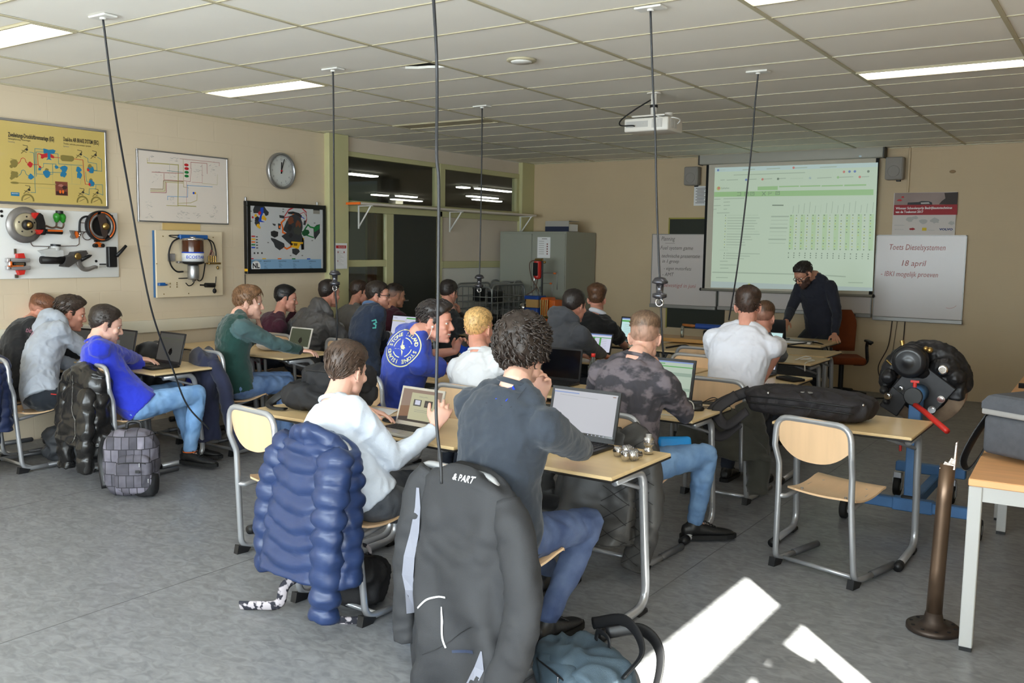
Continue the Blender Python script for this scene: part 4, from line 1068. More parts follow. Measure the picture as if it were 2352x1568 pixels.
a.text('Bevestigd in juni', (-5.658, 1.236), .08, K_FADE, fit=.5, shear=.25); a.build('handwriting')
t, a = wboard('whiteboard_wing', 'right whiteboard wing with red handwriting about a test on 18 april', -2.765, -1.735, .935, 1.99)
a.text('Toets Dieselsystemen', (-2.614, 1.807), .1, K_FADE, fit=.64, shear=.2); a.text('18 april', (-2.469, 1.611), .1, K_FADE, fit=.28, shear=.2); a.text('- IBKI mogelijk proeven', (-2.694, 1.48), .09, K_FADE, fit=.66, shear=.2); a.arc((-1.884, 1.211), .1, -1.9, -.7, .004, K_FADE)
a.build('handwriting')
t, a = wboard('whiteboard', 'wide centre whiteboard under the projection screen', -4.82, -2.785, .96, 2.0, True, YB - .045)
a.text('TB', (-4.174, 1.222), .08, K_FADE); a.build('handwriting')

# ---- projection screen
t = thing('projection_screen', 'pulled-down projection screen showing a green web page with a table', 'screen', (0, YB - .1, 0))
mb = MB(); mb.rbox((-3.91, -.02, 3.0), (2.4, .14, .135), .012, 2); mb.build('screen_case', mat('grey_case', rgb(172, 170, 160), 0.5), t)
mb = MB(); mb.rbox((-2.705, -.02, 3.0), (.02, .15, .145), .006, 1); mb.rbox((-5.115, -.02, 3.0), (.02, .15, .145), .006, 1); mb.build('end_cap', mat('dark_grey_plastic', rgb(78, 76, 72), 0.5), t)
mb = MB(); mb.box((-3.905, 0, 2.08), (2.265, .004, 1.72)); mb.build('screen_cloth', M_DARK, t)
mb = MB(); mb.box((-3.905, -.003, 2.085), (2.19, .003, 1.7)); mb.build('white_cloth', mat('screen_white', rgb(206, 200, 184), 0.8), t)
mb = MB(); mb.tube([(-5.05, 0, 1.225), (-2.76, 0, 1.225)], .018, 10); mb.build('bottom_bar', mat('screen_bar', rgb(150, 146, 134), 0.5), t)
mb = MB()
for x in (-5.06, -2.755): mb.ell((x, 0, 1.225), (.018, .022, .022))
mb.build('bar_knob', M_BLACK, t)
E_BG = emat('projected_page', (0.40, 0.50, 0.385, 1), 0.93); E_BLU = emat('projected_blue', (0.36, 0.47, 0.45, 1), 0.95); E_GRN = emat('projected_green', (0.235, 0.40, 0.185, 1), 0.95)  # page colours glow in place of the projector's light on the cloth
E_LG = emat('projected_pale_green', (0.34, 0.48, 0.29, 1), 0.93); E_TX = emat('projected_text', (0.29, 0.37, 0.285, 1), 0.9); E_DT = emat('projected_dark_text', (0.13, 0.18, 0.13, 1), 0.9); E_RD = emat('projected_red', (0.42, 0.16, 0.13, 1), 0.95); E_YL = emat('projected_yellow', (0.36, 0.42, 0.12, 1), 0.95); E_TB = emat('projected_bar', (0.34, 0.42, 0.40, 1), 0.9); E_NV = emat('projected_navy', (0.1, 0.16, 0.34, 1), 0.95)
a = Art(t, (0, -.0048, 0), EX_B, EY, .0003)
a.poly([(-4.912, 2.891), (-2.784, 2.879), (-2.766, 1.322), (-4.911, 1.255)], E_BG, 0)
a.poly([(-4.912, 2.891), (-2.784, 2.879), (-2.784, 2.825), (-4.913, 2.833)], E_BLU, 1); a.poly([(-4.906, 1.341), (-2.765, 1.33), (-2.764, 1.286), (-4.911, 1.255)], E_TB, 1)
a.poly([(-4.91, 2.563), (-2.82, 2.551), (-2.818, 2.48), (-4.91, 2.497)], E_GRN, 2)
a.poly([(-4.301, 2.62), (-4.029, 2.621), (-4.029, 2.571), (-4.301, 2.572)], E_GRN, 2)
for x0, x1 in ((825, 1050), (1062, 1290), (1305, 1545), (1560, 1805)):
    z = -(x0 - 825) * .012
    a.poly([(0, 0), (0, 0), (0, 0)], E_GRN) if False else None
for p, q in (((-4.013, 2.605), (-3.751, 2.621)), ((-3.736, 2.603), (-3.475, 2.619)), ((-3.46, 2.6), (-3.194, 2.616)), ((-3.177, 2.598), (-2.91, 2.617))): a.rect(p, q, E_GRN, 2)
a.text('Opdrachten', (-4.817, 2.6), .035, E_DT, fit=.12); a.disc((-4.849, 2.61), .028, E_YL); a.disc((-4.846, 2.613), .018, E_RD); a.disc((-4.844, 2.613), .01, E_NV)
for p, w in (((-4.852, 2.855), .09), ((-4.513, 2.849), .16), ((-4.185, 2.85), .17), ((-3.819, 2.848), .16), ((-3.488, 2.844), .2), ((-4.635, 2.783), .95), ((-4.821, 2.72), .05), ((-4.733, 2.718), .15), ((-4.446, 2.718), .12), ((-4.215, 2.717), .1), ((-4.012, 2.717), .08), ((-3.86, 2.712), .15), ((-3.516, 2.71), .17), ((-3.237, 2.711), .16), ((-2.966, 2.708), .08),
             ((-4.901, 2.463), .08), ((-4.767, 2.468), .28), ((-4.765, 2.422), .08), ((-4.904, 2.376), .09), ((-4.763, 2.376), .08), ((-4.902, 2.327), .03), ((-4.761, 2.326), .04), ((-4.855, 2.276), .17), ((-4.796, 1.771), .11), ((-4.784, 1.619), .1), ((-4.782, 1.57), .25), ((-4.78, 1.525), .11), ((-4.833, 1.395), .16), ((-3.061, 1.384), .17)):
    a.line([p, (p[0] + w, p[1] + .002)], .011, E_TX)
a.line([(-4.086, 2.371), (-3.949, 2.369)], .014, E_DT)
for p, m in (((-4.865, 2.856), E_NV), ((-3.831, 2.852), E_RD), ((-4.464, 2.715), E_NV), ((-4.239, 2.715), E_RD), ((-4.03, 2.714), E_DT), ((-3.612, 2.713), E_NV), ((-3.259, 2.711), E_GRN), ((-2.993, 2.708), E_RD), ((-3.189, 2.778), E_RD), ((-3.121, 2.779), E_NV), ((-3.056, 2.779), E_NV), ((-2.893, 2.773), E_DT), ((-4.362, 1.311), E_RD)): a.disc(p, .016, m, 10)
a.disc((-4.362, 1.308), .022, E_YL)
for p in ((-4.556, 2.528), (-4.45, 2.526), (-4.371, 2.528), (-4.123, 2.526), (-4.027, 2.529)):
    a.line([(p[0] - .025, p[1] - .02), (p[0] + .025, p[1] - .02), (p[0] + .025, p[1] + .02), (p[0] - .025, p[1] + .02), (p[0] - .025, p[1] - .02)], .006, E_DT); a.line([(p[0] - .012, p[1]), (p[0] + .014, p[1] + .008)], .006, E_DT)
p = (-4.213, 2.526); a.line([(p[0] - .022, p[1] - .024), (p[0] + .022, p[1] + .024)], .007, E_DT); a.line([(p[0] + .022, p[1] - .024), (p[0] - .022, p[1] + .024)], .007, E_DT)
p0, p1 = (-4.701, 2.244), (-4.702, 1.81)
for k in range(13):
    f = k / 12; x = p0[0] + (p1[0] - p0[0]) * f; z = p0[1] + (p1[1] - p0[1]) * f
    a.line([(x, z), (x + (.42, .44, .39, .41, .37, .38, .44, .45, .33, .35, .25, .26, .16)[k], z - .002)], .01, E_TX); a.disc((x - .032, z), .007, E_DT if k % 2 == 0 else E_YL, 8)
for p, w in (((-4.699, 1.73), .46), ((-4.704, 1.697), .33), ((-4.705, 1.661), .25)):
    a.line([p, (p[0] + w, p[1] - .002)], .01, E_TX); a.disc((p[0] - .03, p[1]), .007, E_DT, 8)
p0, p1, p2, p3 = (-3.835, 2.235), (-2.837, 2.228), (-2.828, 1.797), (-3.835, 1.801)
for i in range(15):
    for seg, (f0, f1) in enumerate(((0, 1),)):
        u = i / 14
        xa, za = p0[0] + (p1[0] - p0[0]) * u, p0[1]; xb, zb = p3[0] + (p2[0] - p3[0]) * u, p3[1]
        if i % 2 == 0: a.poly([(xa - .018, za + .01), (xa + .04, za + .01), (xb + .04, zb - .008), (xb - .018, zb - .008)], E_LG, 2)
        q = (xa + .02, za + .03); a.line([q, (q[0] + .006, q[1] + .09 + .05 * ((i * 5) % 4) / 3)], .007, E_TX)
        for k in range(13):
            f = k / 12; a.disc((xa + (xb - xa) * f, za + (zb - za) * f), .0085, E_DT if k % 2 == 0 else E_YL, 6)
        for k in range(3):
            xz = xb - .012; a.disc((xz + (p0[0] - p0[0]), zb - .055 - .028 * k), .0085, E_DT, 6)
for k in range(8):
    z = p0[1] - .012 - k * .05; a.line([((-4.092, 2.237)[0] - .004 * k, z), ((-3.873, 2.235)[0] - .004 * k, z)], .018 if k % 3 == 0 else .006, E_TX)
a.line([(-4.887, 1.466), (-3.756, 1.471)], .016, E_TX); a.line([(-3.354, 1.466), (-3.109, 1.458)], .016, E_TX)
a.build('projected_page')
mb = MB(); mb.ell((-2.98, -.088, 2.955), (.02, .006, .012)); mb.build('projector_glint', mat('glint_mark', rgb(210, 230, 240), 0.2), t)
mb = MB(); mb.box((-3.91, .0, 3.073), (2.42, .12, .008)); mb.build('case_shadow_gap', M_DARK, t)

# ---- speakers, posters, conduit, hanging cables
M_SPK = mat('grey_speaker', rgb(160, 155, 148), 0.6); M_SPG = mat('speaker_cloth', rgb(148, 143, 138), 0.9, bump=.5, bscale=300)
for x0, x1, z0, z1, lab in ((-5.34, -5.14, 2.66, 2.915, 'grey wall speaker left of the projection screen'), (-2.685, -2.475, 2.66, 2.935, 'grey wall speaker right of the projection screen')):
    t = thing('wall_speaker', lab, 'speaker', ((x0 + x1) / 2, YB - .12, z0), group='wall speakers')
    mb = MB(); mb.rbox((0, .02, (z1 - z0) / 2), (x1 - x0, .14, z1 - z0), .02, 3); mb.build('speaker_box', M_SPK, t)
    mb = MB(); mb.rbox((0, -.052, (z1 - z0) / 2), (x1 - x0 - .02, .012, z1 - z0 - .02), .006, 2); mb.lathe([(.07, 0), (.07, .004), (.06, .006)], (0, -.057, .1), (0, -1, 0), 20); mb.build('speaker_grille', M_SPG, t)
    mb = MB(); mb.rbox((.03, .1, .0), (.05, .05, .03), .004, 1); mb.build('wall_bracket', M_BLACK, t)
t = thing('notice_sheet', 'white printed sheet hanging under the left wall speaker', 'paper', (-5.145, YB - .012, 2.385))
mb = MB(); mb.box((0, 0, .135), (.2, .003, .27)); mb.build('sheet', M_PAPER, t)
a = Art(t, (0, -.0016, 0), EX_B, EY)
for k in range(11): a.line([(-.07 + .02 * (k % 2), .24 - k * .02), (.07 - .012 * (k % 3), .24 - k * .02)], .009, K_GREY)
a.build('print')
t = thing('award_poster', 'award poster with red banner and truck picture above the right whiteboard', 'poster', (0, YB - .02, 0))
mb = MB(); mb.box((-2.235, 0, 2.24), (.715, .012, .53)); mb.build('poster_board', mat('poster_white', rgb(206, 198, 192), 0.5), t)
a = Art(t, (0, -.0062, 0), EX_B, EY)
a.poly([(-2.583, 2.504), (-1.869, 2.5), (-1.87, 2.35), (-2.584, 2.358)], mat('poster_sky', rgb(142, 122, 116), 0.5, var=.2, vscale=2)); a.poly([(-2.019, 2.494), (-1.869, 2.5), (-1.87, 2.35), (-2.072, 2.359), (-2.044, 2.397), (-2.005, 2.429)], ink('poster_tree', 56, 44, 40))
a.poly([(-2.43, 2.358), (-2.426, 2.386), (-2.301, 2.39), (-2.27, 2.402), (-2.187, 2.399), (-2.15, 2.382), (-2.146, 2.354)], K_CHAR); a.poly([(-2.279, 2.384), (-2.186, 2.388), (-2.175, 2.366), (-2.273, 2.365)], K_LGREY); a.blob((-2.523, 2.415), .03, K_RED, 2, ry=.015); a.blob((-2.488, 2.454), .02, K_RED, 4, ry=.012)
a.poly([(-2.584, 2.358), (-1.868, 2.355), (-1.865, 2.233), (-2.583, 2.234)], ink('banner_red', 158, 34, 42))
a.text('Winnaar Schoolenprijs Bedrijfsautotechnicus', (-2.562, 2.304), .04, K_WHITE, fit=.64, bold=.001); a.text('van de Toekomst 2017', (-2.562, 2.259), .04, K_WHITE, fit=.32, bold=.001)
for c, r in (((-2.394, 2.179), .05), ((-2.236, 2.156), .05), ((-2.102, 2.167), .06), ((-1.918, 2.133), .04), ((-2.332, 2.201), .04)): a.blob(c, r, K_LGREY, seed=int(r * 1000) + int(c[0] * 50), ry=r * .6)
a.line([(-2.565, 2.11), (-2.453, 2.108)], .006, K_LGREY); a.text('BOVAG', (-2.562, 2.051), .022, K_LGREY, fit=.1); a.blob((-2.356, 2.062), .036, ink('banner_red', 158, 34, 42), 3, ry=.016); a.rect((-2.245, 2.042), (-2.195, 2.079), ink('logo_yellow', 214, 186, 40)); a.line([(-2.178, 2.051), (-2.106, 2.048)], .005, K_LGREY); a.text('VOLVO', (-2.049, 2.048), .034, ink('logo_blue', 40, 56, 110), fit=.15, bold=.0015)
a.build('print')
mb = MB(); mb.rbox((-2.437, YB - .012, 2.79), (.026, .024, .56), .004, 1); struct(mb.build('trim_8', M_WALLB))
for k, (P, r, lab) in enumerate(([[(-2.53, YB - .02, .93), (-2.56, YB - .03, .6), (-2.66, YB - .05, .3), (-2.5, YB - .06, .03), (-2.2, YB - .1, .006)], .006, 'dark cable sagging from the right whiteboard to the floor, left one'], [[(-2.38, YB - .02, .93), (-2.385, YB - .03, .6), (-2.37, YB - .04, .3), (-2.3, YB - .1, .006)], .006, 'dark cable hanging straight down from the right whiteboard, right one'], [[(-2.47, YB - .02, .93), (-2.5, YB - .03, .5), (-2.48, YB - .06, .05), (-2.4, YB - .12, .006)], .003, 'thin cable between the two dark ones under the right whiteboard'])):
    mb = MB(); mb.tube(catmull(P, 8), r, 8); tag(mb.build('hanging_cable', mat('brown_black_cable', rgb(58, 46, 40), .6)), lab, 'cable')
mb = MB(); mb.ell((-1.946, 12.19, 2.746), (.035, .003, .02)); tag(mb.build('wall_stain', mat('brown_stain', rgb(150, 126, 96), .9)), 'small brown stain on the back wall right of the speaker', 'stain')

# ---- steel cabinet with binder
t = thing('steel_cabinet', 'grey two-door steel cabinet in the back corner', 'cabinet', (-7.36, 11.72, 0))
M_CAB = mat('grey_green_steel', rgb(150, 152, 140), 0.45)
mb = MB(); mb.rbox((0, .02, 1.0), (1.15, .86, 2.0), .006, 1); mb.build('cabinet_body', M_CAB, t)
for s_ in (-1, 1):
    mb = MB(); mb.rbox((s_ * .284, -.415, 1.02), (.56, .02, 1.9), .004, 1); d = mb.build('door', M_CAB, t)
    if s_ > 0:
        mb = MB(); mb.rbox((.06, -.435, 1.28), (.018, .02, .24), .006, 2); mb.cyl((.06, -.425, 1.28), (.06, -.45, 1.28), .012); mb.build('door_handle', M_CHROME, d)
t2 = thing('door_notice', 'white printed notice taped on the right door of the steel cabinet', 'paper', (-7.15, 11.292, 1.62))
mb = MB(); mb.box((0, 0, .15), (.22, .002, .3)); mb.build('sheet', M_PAPER, t2)
a = Art(t2, (0, -.0012, 0), EX_B, EY)
for k in range(7): a.line([(-.08, .24 - k * .03), (.0, .24 - k * .03)], .008, K_LGREY)
for k in range(5): a.disc((.06, .2 - k * .035), .011, K_BROWN)
a.line([(-.03, .275), (.05, .275)], .009, K_GREY); a.build('print')
t = thing('ring_binder', 'dark blue and grey binder lying on the steel cabinet', 'binder', (-7.0, 11.55, 2.0))
M_NAVYB = mat('navy_board', rgb(34, 42, 66), 0.5)
mb = MB(); mb.rbox((0, 0, .004), (.4, .3, .006), .002, 1); mb.rbox((0, 0, .152), (.4, .3, .006), .002, 1); mb.rbox((0, -.148, .078), (.4, .006, .148), .002, 1); mb.build('cover', mat('grey_board', rgb(168, 164, 156), .5), t)
mb = MB(); mb.box((0, -.1515, .04), (.4, .002, .07)); mb.build('spine_label', M_NAVYB, t)
mb = MB(); mb.box((0, .0, .06), (.36, .27, .1)); mb.build('paper_block', M_PAPER, t)

# ================================================================ hung from the ceiling
M_CABLE = mat('black_cable', rgb(40, 41, 44), 0.45)
def drop_cable(name, label, plate_xy, pts, r=.007, knob=None, steel=False):
    t = thing(name, label, 'cable', (plate_xy[0], plate_xy[1], ZC), group='power cables hanging from the ceiling')
    o = Vector((plate_xy[0], plate_xy[1], ZC))
    mb = MB(); mb.rbox((0, 0, -.006), (.16, .09, .012), .004, 1); mb.cyl((0, 0, -.012), (0, 0, -.022), .018, 12); mb.build('cover_plate', M_WHITE, t)
    mb = MB(); mb.tube(catmull([Vector((0, 0, -.015))] + [Vector(p) - o for p in pts], 8), r, 8); mb.build('cord', M_CABLE, t)
    if knob is not None:
        k = Vector(knob) - o
        mb = MB(); mb.lathe([(.012, .04), (.03, .035), (.045, .015), (.045, .005), (.022, 0), (.02, -.05), (.04, -.055), (.04, -.075), (.016, -.085)], k, (0, 0, 1), 18); mb.build('hook_knob', mat('dark_steel_knob', rgb(92, 92, 98), .25, .8), t)
        mb = MB(); mb.tube([k + Vector((.022 * math.cos(a_), 0, -.105 + .022 * math.sin(a_))) for a_ in [i * PI / 6 for i in range(13)]], .006, 6); mb.build('ring', M_CHROME, t)
    return t
drop_cable('drop_cable', 'cord slanting down in front of the wall charts to the black laptop, left', (-5.09, 3.2), [(-5.237, 3.35, 2.585), (-5.502, 3.6, 2.137), (-5.657, 3.85, 1.323), (-5.836, 4.15, 0.82), (-5.885, 4.3, 0.535), (-5.83, 4.45, 0.335)], .0065)
drop_cable('drop_cable', 'cord with hook knob in front of the near pillar', (-5.07, 5.03), [(-5.137, 5.1, 2.781), (-5.236, 5.2, 2.203), (-5.331, 5.3, 1.626), (-5.327, 5.3, 1.417), (-5.344, 5.34, 1.134), (-5.42, 5.4, 0.929)], .0065, knob=(-5.331, 5.3, 1.515))
drop_cable('drop_cable', 'thick cord crossing the middle of the view from the top edge', (-2.05, 2.45), [(-2.274, 2.8, 2.505), (-2.245, 2.771, 2.109), (-2.229, 2.766, 1.977), (-2.201, 2.731, 1.532), (-2.188, 2.71, 1.285), (-2.176, 2.695, 1.103), (-2.151, 2.692, 0.936), (-2.143, 2.688, 0.856)], .0062)
drop_cable('drop_cable', 'cord with hook knob hanging before the roll cage trolley', (-5.15, 7.02), [(-5.133, 7, 2.433), (-5.139, 7, 1.788), (-5.144, 7, 1.461), (-5.143, 7, 1.347)], .0062, knob=(-5.144, 7, 1.461))
drop_cable('drop_cable', 'cord with steel hook knob hanging before the left whiteboard', (-2.29, 4.65), [(-2.289, 4.7, 2.691), (-2.274, 4.72, 2.41), (-2.268, 4.75, 2.054), (-2.257, 4.8, 1.592), (-2.244, 4.8, 1.443), (-2.238, 4.82, 1.243), (-2.241, 4.85, 1.152)], .0062, knob=(-2.249, 4.79, 1.562))
drop_cable('drop_cable', 'cord hanging slanted in front of the projection screen', (-2.4, 6.66), [(-2.429, 6.7, 2.83), (-2.46, 6.75, 2.521), (-2.54, 6.85, 1.944), (-2.598, 6.9, 1.542), (-2.68, 7, 1.21)], .0062)
# projector on its pole
px_ = (-3.457, 7.137, 3.06)
t = thing('ceiling_projector', 'white projector on a pole below the ceiling', 'projector', (px_[0], px_[1], ZC))
M_PRJ = mat('projector_white', rgb(214, 210, 202), 0.35)
mb = MB(); mb.cyl((0, 0, 0), (0, 0, -.012), .06, 18); mb.cyl((0, 0, -.01), (0, 0, -.2), .026, 16); mb.build('pole', M_PRJ, t)
mb = MB(); mb.cyl((0, 0, -.1), (0, 0, -.122), .033, 16); mb.build('pole_ring', M_BLACK, t)
mb = MB(); mb.rbox((0, 0, -.2), (.3, .22, .014), .004, 1); mb.cyl((.11, .06, -.2), (.11, .06, -.165), .035, 14); mb.build('mount_plate', M_PRJ, t)
mb = MB(); mb.rbox((0, 0, -.275), (.4, .29, .11), .014, 3); mb.build('projector_body', M_PRJ, t)
mb = MB(); mb.lathe([(.045, 0), (.045, .02), (.03, .024), (.001, .02)], (.09, .145, -.27), (0, 1, 0), 18); mb.build('lens', mat('lens_glass', rgb(30, 34, 44), .05), t)
mb = MB()
mb.box((-.08, -.1455, -.27), (.2, .002, .05)); mb.box((-.13, -.147, -.29), (.03, .003, .014)); mb.box((-.04, -.147, -.265), (.04, .003, .012)); mb.build('socket_panel', K_LGREY, t)
mb = MB()
for k in range(7): mb.box((.06 + .014 * k, -.146, -.27), (.007, .004, .07))
for k in range(6): mb.box((.2, -.08 + .02 * k, -.27), (.004, .01, .07))
mb.build('vent_slats', K_LGREY, t)
mb = MB(); mb.tube(catmull([(-.02, -.02, -.06), (-.12, -.1, -.14), (-.22, -.16, -.23), (-.2, -.2, -.28), (-.1, -.19, -.285), (-.1, -.15, -.285)], 6), .006, 8); mb.build('power_cord', M_BLACK, t)
mb = MB(); mb.tube(catmull([(.02, -.03, -.17), (.1, -.1, -.215), (.22, -.06, -.225), (.24, .0, -.24), (.21, .02, -.265)], 6), .005, 8); mb.build('signal_cord', M_WHITE, t)
# smoke detector
t = thing('smoke_detector', 'round cream disc on the ceiling between the bright patches', 'smoke detector', (-3.67, 5.46, ZC))
mb = MB(); mb.lathe([(.105, 0), (.105, -.008), (.095, -.014), (.075, -.014)], (0, 0, 0), (0, 0, 1), 28); mb.build('rim', M_TBAR, t)
mb = MB(); mb.lathe([(.078, -.012), (.07, -.022), (.001, -.024)], (0, 0, 0), (0, 0, 1), 28); mb.build('disc', M_WHITE, t)

# ================================================================ furniture
M_BEECH = mat('beech_laminate', rgb(226, 198, 150), 0.32, var=0.05, vscale=2.2, stretch=(0.6, 7, 1), detail=6)
M_EDGE = mat('black_table_edge', rgb(30, 26, 24), 0.5)
M_PLY = mat('beech_plywood', rgb(226, 190, 150), 0.38, var=0.06, vscale=2.5, stretch=(7, 0.7, 0.7), detail=6, coat=.15)
M_FOOT = mat('black_foot_plastic', rgb(24, 24, 26), 0.5)
M_DGREY = mat('dark_grey_tube', rgb(92, 93, 96), 0.4, 0.5)

table_cache = {}
def table_parts(w, d):
    key = (round(w, 2), round(d, 2))
    if key in table_cache: return table_cache[key]
    P = []
    mb = MB(); mb.rbox((0, d / 2, .7495), (w, d, .018), .004, 1); P.append(('tabletop', mb.mesh('tabletop'), M_BEECH, None))
    mb = MB(); mb.rbox((0, d / 2, .738), (w + .003, d + .003, .012), .004, 1); P.append(('table_edge', mb.mesh('table_edge'), M_EDGE, None))
    for s in (-1, 1):
        x = s * (w / 2 - .035)
        mb = MB(); pts = fillet([(x, .1, .715), (x, .38, .715), (x, .46, .03), (x, .02, .03)], [.09, .1], 6); mb.tube(pts, .021, 12)
        P.append(('leg', mb.mesh('leg'), M_SILVER, None))
        mb = MB(); mb.tube([(x, .06, .027), (x, -.005, .027)], .026, 12); P.append(('foot_cap', mb.mesh('foot_cap'), M_FOOT, len(P) - 1))
        mb = MB(); mb.rbox((x, .4, .012), (.04, .09, .024), .005, 1); P.append(('foot_cap', mb.mesh('foot_cap'), M_FOOT, len(P) - 2))
    mb = MB(); mb.tube([(-w / 2 + .035, .34, .7), (w / 2 - .035, .34, .7)], .014, 8); P.append(('cross_rail', mb.mesh('cross_rail'), M_SILVER, None))
    mb = MB()
    for s in (-1, 1): mb.tube([(s * (w / 2 - .035), .40, .62), (s * (w / 2 - .2), .12, .728)], .011, 8)
    P.append(('brace', mb.mesh('brace'), M_SILVER, None))
    for n, me, m, p in P: me.materials.append(m)
    table_cache[key] = P
    return P
def table(x0, x1, y, label, d=.62, rz=0.0):
    w = x1 - x0
    t = thing('school_table', label, 'table', ((x0 + x1) / 2, y, 0), rz, 'single school tables')
    obs = []
    for n, me, m, p in table_parts(w, d):
        o = bpy.data.objects.new(n, me); COL.objects.link(o); o.parent = t if p is None else obs[p]; obs.append(o)
    return t

chair_proto = []
def chair_parts():
    if chair_proto: return chair_proto
    P = chair_proto
    up = [(-.235, .235, .028), (-.235, -.0, .028), (-.215, -.03, .45), (-.215, -.035, .6), (-.225, -.07, .70), (-.215, -.075, .862), (.215, -.075, .862), (.225, -.07, .70), (.215, -.035, .6), (.215, -.03, .45), (.235, 0, .028), (.235, .235, .028)]
    mb = MB(); mb.tube(fillet(up, [.07, .1, .12, .05, .12, .12, .05, .12, .1, .07], 5), .0165, 12); P.append(('chair_frame', mb, M_SILVER, None))
    mb = MB()
    for s in (-1, 1): mb.tube([(s * .235, .2, .03), (s * .235, .455, .03)], .021, 10)
    for s in (-1, 1):
        m1 = MB(); m1.tube([(s * .235, .19, .029), (s * .235, .45, .029), (s * .235, .46, .029)], [.02, .02, .014], 12); P.append(('runner_sleeve', m1, M_DGREY, None))
        m1 = MB(); m1.prism([(-.04, 0), (.03, 0), (.05, .025), (-.03, .05)], (s * .235 - .019, -.0, .0), (0, 1, 0), (0, 0, 1), .038); P.append(('rear_foot', m1, M_FOOT, None))
    mb = MB(); mb.tube([(-.235, .07, .03), (.235, .07, .03)], .013, 10); P.append(('cross_bar', mb, M_SILVER, None))
    for s in (-1, 1):
        m1 = MB(); m1.tube(fillet([(s * .215, -.03, .412), (s * .19, .0, .405), (s * .165, .3, .445)], .04, 4), .013, 10); P.append(('seat_bracket', m1, M_SILVER, None))
    # seat shell: rounded plywood, dipped at the back and rolled at the front
    rows = []
    for i in range(11):
        v = i / 10; y = .0 + .41 * v
        z = .455 + .03 * v - .03 * math.sin(PI * min(1, v * 1.1)) - (.03 * max(0, (v - .82) / .18) ** 2)
        w = .205 * (1 - .35 * max(0, (.12 - v) / .12) ** 2) * (1 - .12 * max(0, (v - .9) / .1) ** 2)
        rows.append([(w * (k / 5 - 1), y, z + .006 * abs(k / 5 - 1) ** 2) for k in range(11)])
    mb = MB(); mb.grid(rows); mb.grid([[(p[0], p[1], p[2] - .011) for p in reversed(r)] for r in rows])
    edge = [rows[0][k] for k in range(11)] + [rows[i][10] for i in range(1, 11)] + [rows[10][k] for k in range(9, -1, -1)] + [rows[i][0] for i in range(9, 0, -1)]
    n = len(edge); mb.add([p for p in edge] + [(p[0], p[1], p[2] - .011) for p in edge], [(k, n + k, n + (k + 1) % n, (k + 1) % n) for k in range(n)], 0, False)
    P.append(('seat', mb, M_PLY, None))
    # backrest: plywood with a bowed lower edge
    th = .01; rows = []
    for j in range(9):
        v = j / 8
        r = []
        for k in range(17):
            u = k / 8 - 1; zb = .635 + .09 * abs(u) ** 2.6; zt = .876 - .055 * abs(u) ** 5
            z = zb + (zt - zb) * v; y = -.055 - .012 * (1 - u * u) - .02 * v
            r.append((.208 * u, y, z))
        rows.append(r)
    mb = MB(); mb.grid(rows); back = [[(p[0], p[1] + th, p[2]) for p in r] for r in rows]; mb.grid([list(reversed(r)) for r in back])
    def ring(R): return [R[0][k] for k in range(17)] + [R[i][16] for i in range(1, 9)] + [R[8][k] for k in range(15, -1, -1)] + [R[i][0] for i in range(7, 0, -1)]
    a, b = ring(rows), ring(back); n = len(a); mb.add(a + b, [(k, (k + 1) % n, n + (k + 1) % n, n + k) for k in range(n)], 0, False)
    P.append(('backrest', mb, M_PLY, None))
    m1 = MB()
    for x, y in ((-.13, .07), (.13, .07), (-.13, .3), (.13, .3)): m1.cyl((x, y, .446), (x, y, .455 if y < .2 else .462), .008, 10)
    P.append(('seat_rivet', m1, M_ALU, None))
    for i, (n, mb, m, p) in enumerate(P):
        me = mb.mesh(n); me.materials.append(m); P[i] = (n, me, m, p)
    return P
def chair(x, y, rz, label):
    """x, y: middle between the rear feet; rz in degrees."""
    t = thing('school_chair', label, 'chair', (x, y, 0), math.radians(rz), 'tubular school chairs')
    for n, me, m, p in chair_parts():
        o = bpy.data.objects.new(n, me); COL.objects.link(o); o.parent = t
    return t

# ---- tables, row by row
table(-4.40, -3.585, 3.61, 'table under the black backpack in the nearest row')
table(-3.58, -2.77, 3.57, 'table with the open silver laptop of the pale grey sweatshirt sitter')
table(-2.69, -1.85, 3.51, 'nearest table, with dark laptop and three steel injector parts')
table(-4.82, -4.0, 5.27, 'table of the person in the blue shirt with round emblem')
table(-3.98, -3.16, 5.25, 'table with the switched-off black laptop and the red-capped bottle')
table(-2.93, -2.11, 5.0, 'table of the person in the camouflage sweater, cables on it')
table(-1.74, -.965, 5.30, 'table under the black trolley backpack beside the empty chair')
table(-4.62, -3.80, 7.03, 'table of the person in the dark grey hooded sweater')
table(-3.77, -2.96, 6.98, 'empty-looking table left of the white T-shirt sitter')
table(-2.93, -2.11, 6.78, 'table of the white T-shirt sitter, black wallet on it')
table(-4.98, -4.14, 8.5, 'table of the person in the black T-shirt with white collar')
table(-4.1, -3.25, 8.42, 'table behind the camouflage sweater sitter, with tangled cables')
table(-3.2, -2.38, 8.26, 'table with white cables, third from the front on the right')
table(-3.32, -2.46, 8.97, 'table standing directly in front of the teacher desk, right')
table(-4.2, -3.36, 9.05, 'table with the wooden demonstration board on it')
table(-6.95, -6.14, 4.2, 'left block table with the black laptop of the blue sweater sitter')
table(-7.80, -6.97, 4.22, 'left block table against the wall, before the hooded grey sweater')
table(-6.99, -6.17, 5.5, 'left block table with the silver laptop of the green sweater sitter')
table(-7.83, -7.01, 5.5, 'bare left block table against the wall in front of the blue sweater')
table(-6.98, -6.16, 6.95, 'left block table with the laptop of the person with glasses')
table(-7.82, -7.0, 6.95, 'left block table before the maroon sweater against the wall')
table(-7.0, -6.18, 8.35, 'left block table of the person in the black shirt by the door')
table(-7.83, -7.02, 8.35, 'last left block table, by the near pillar')

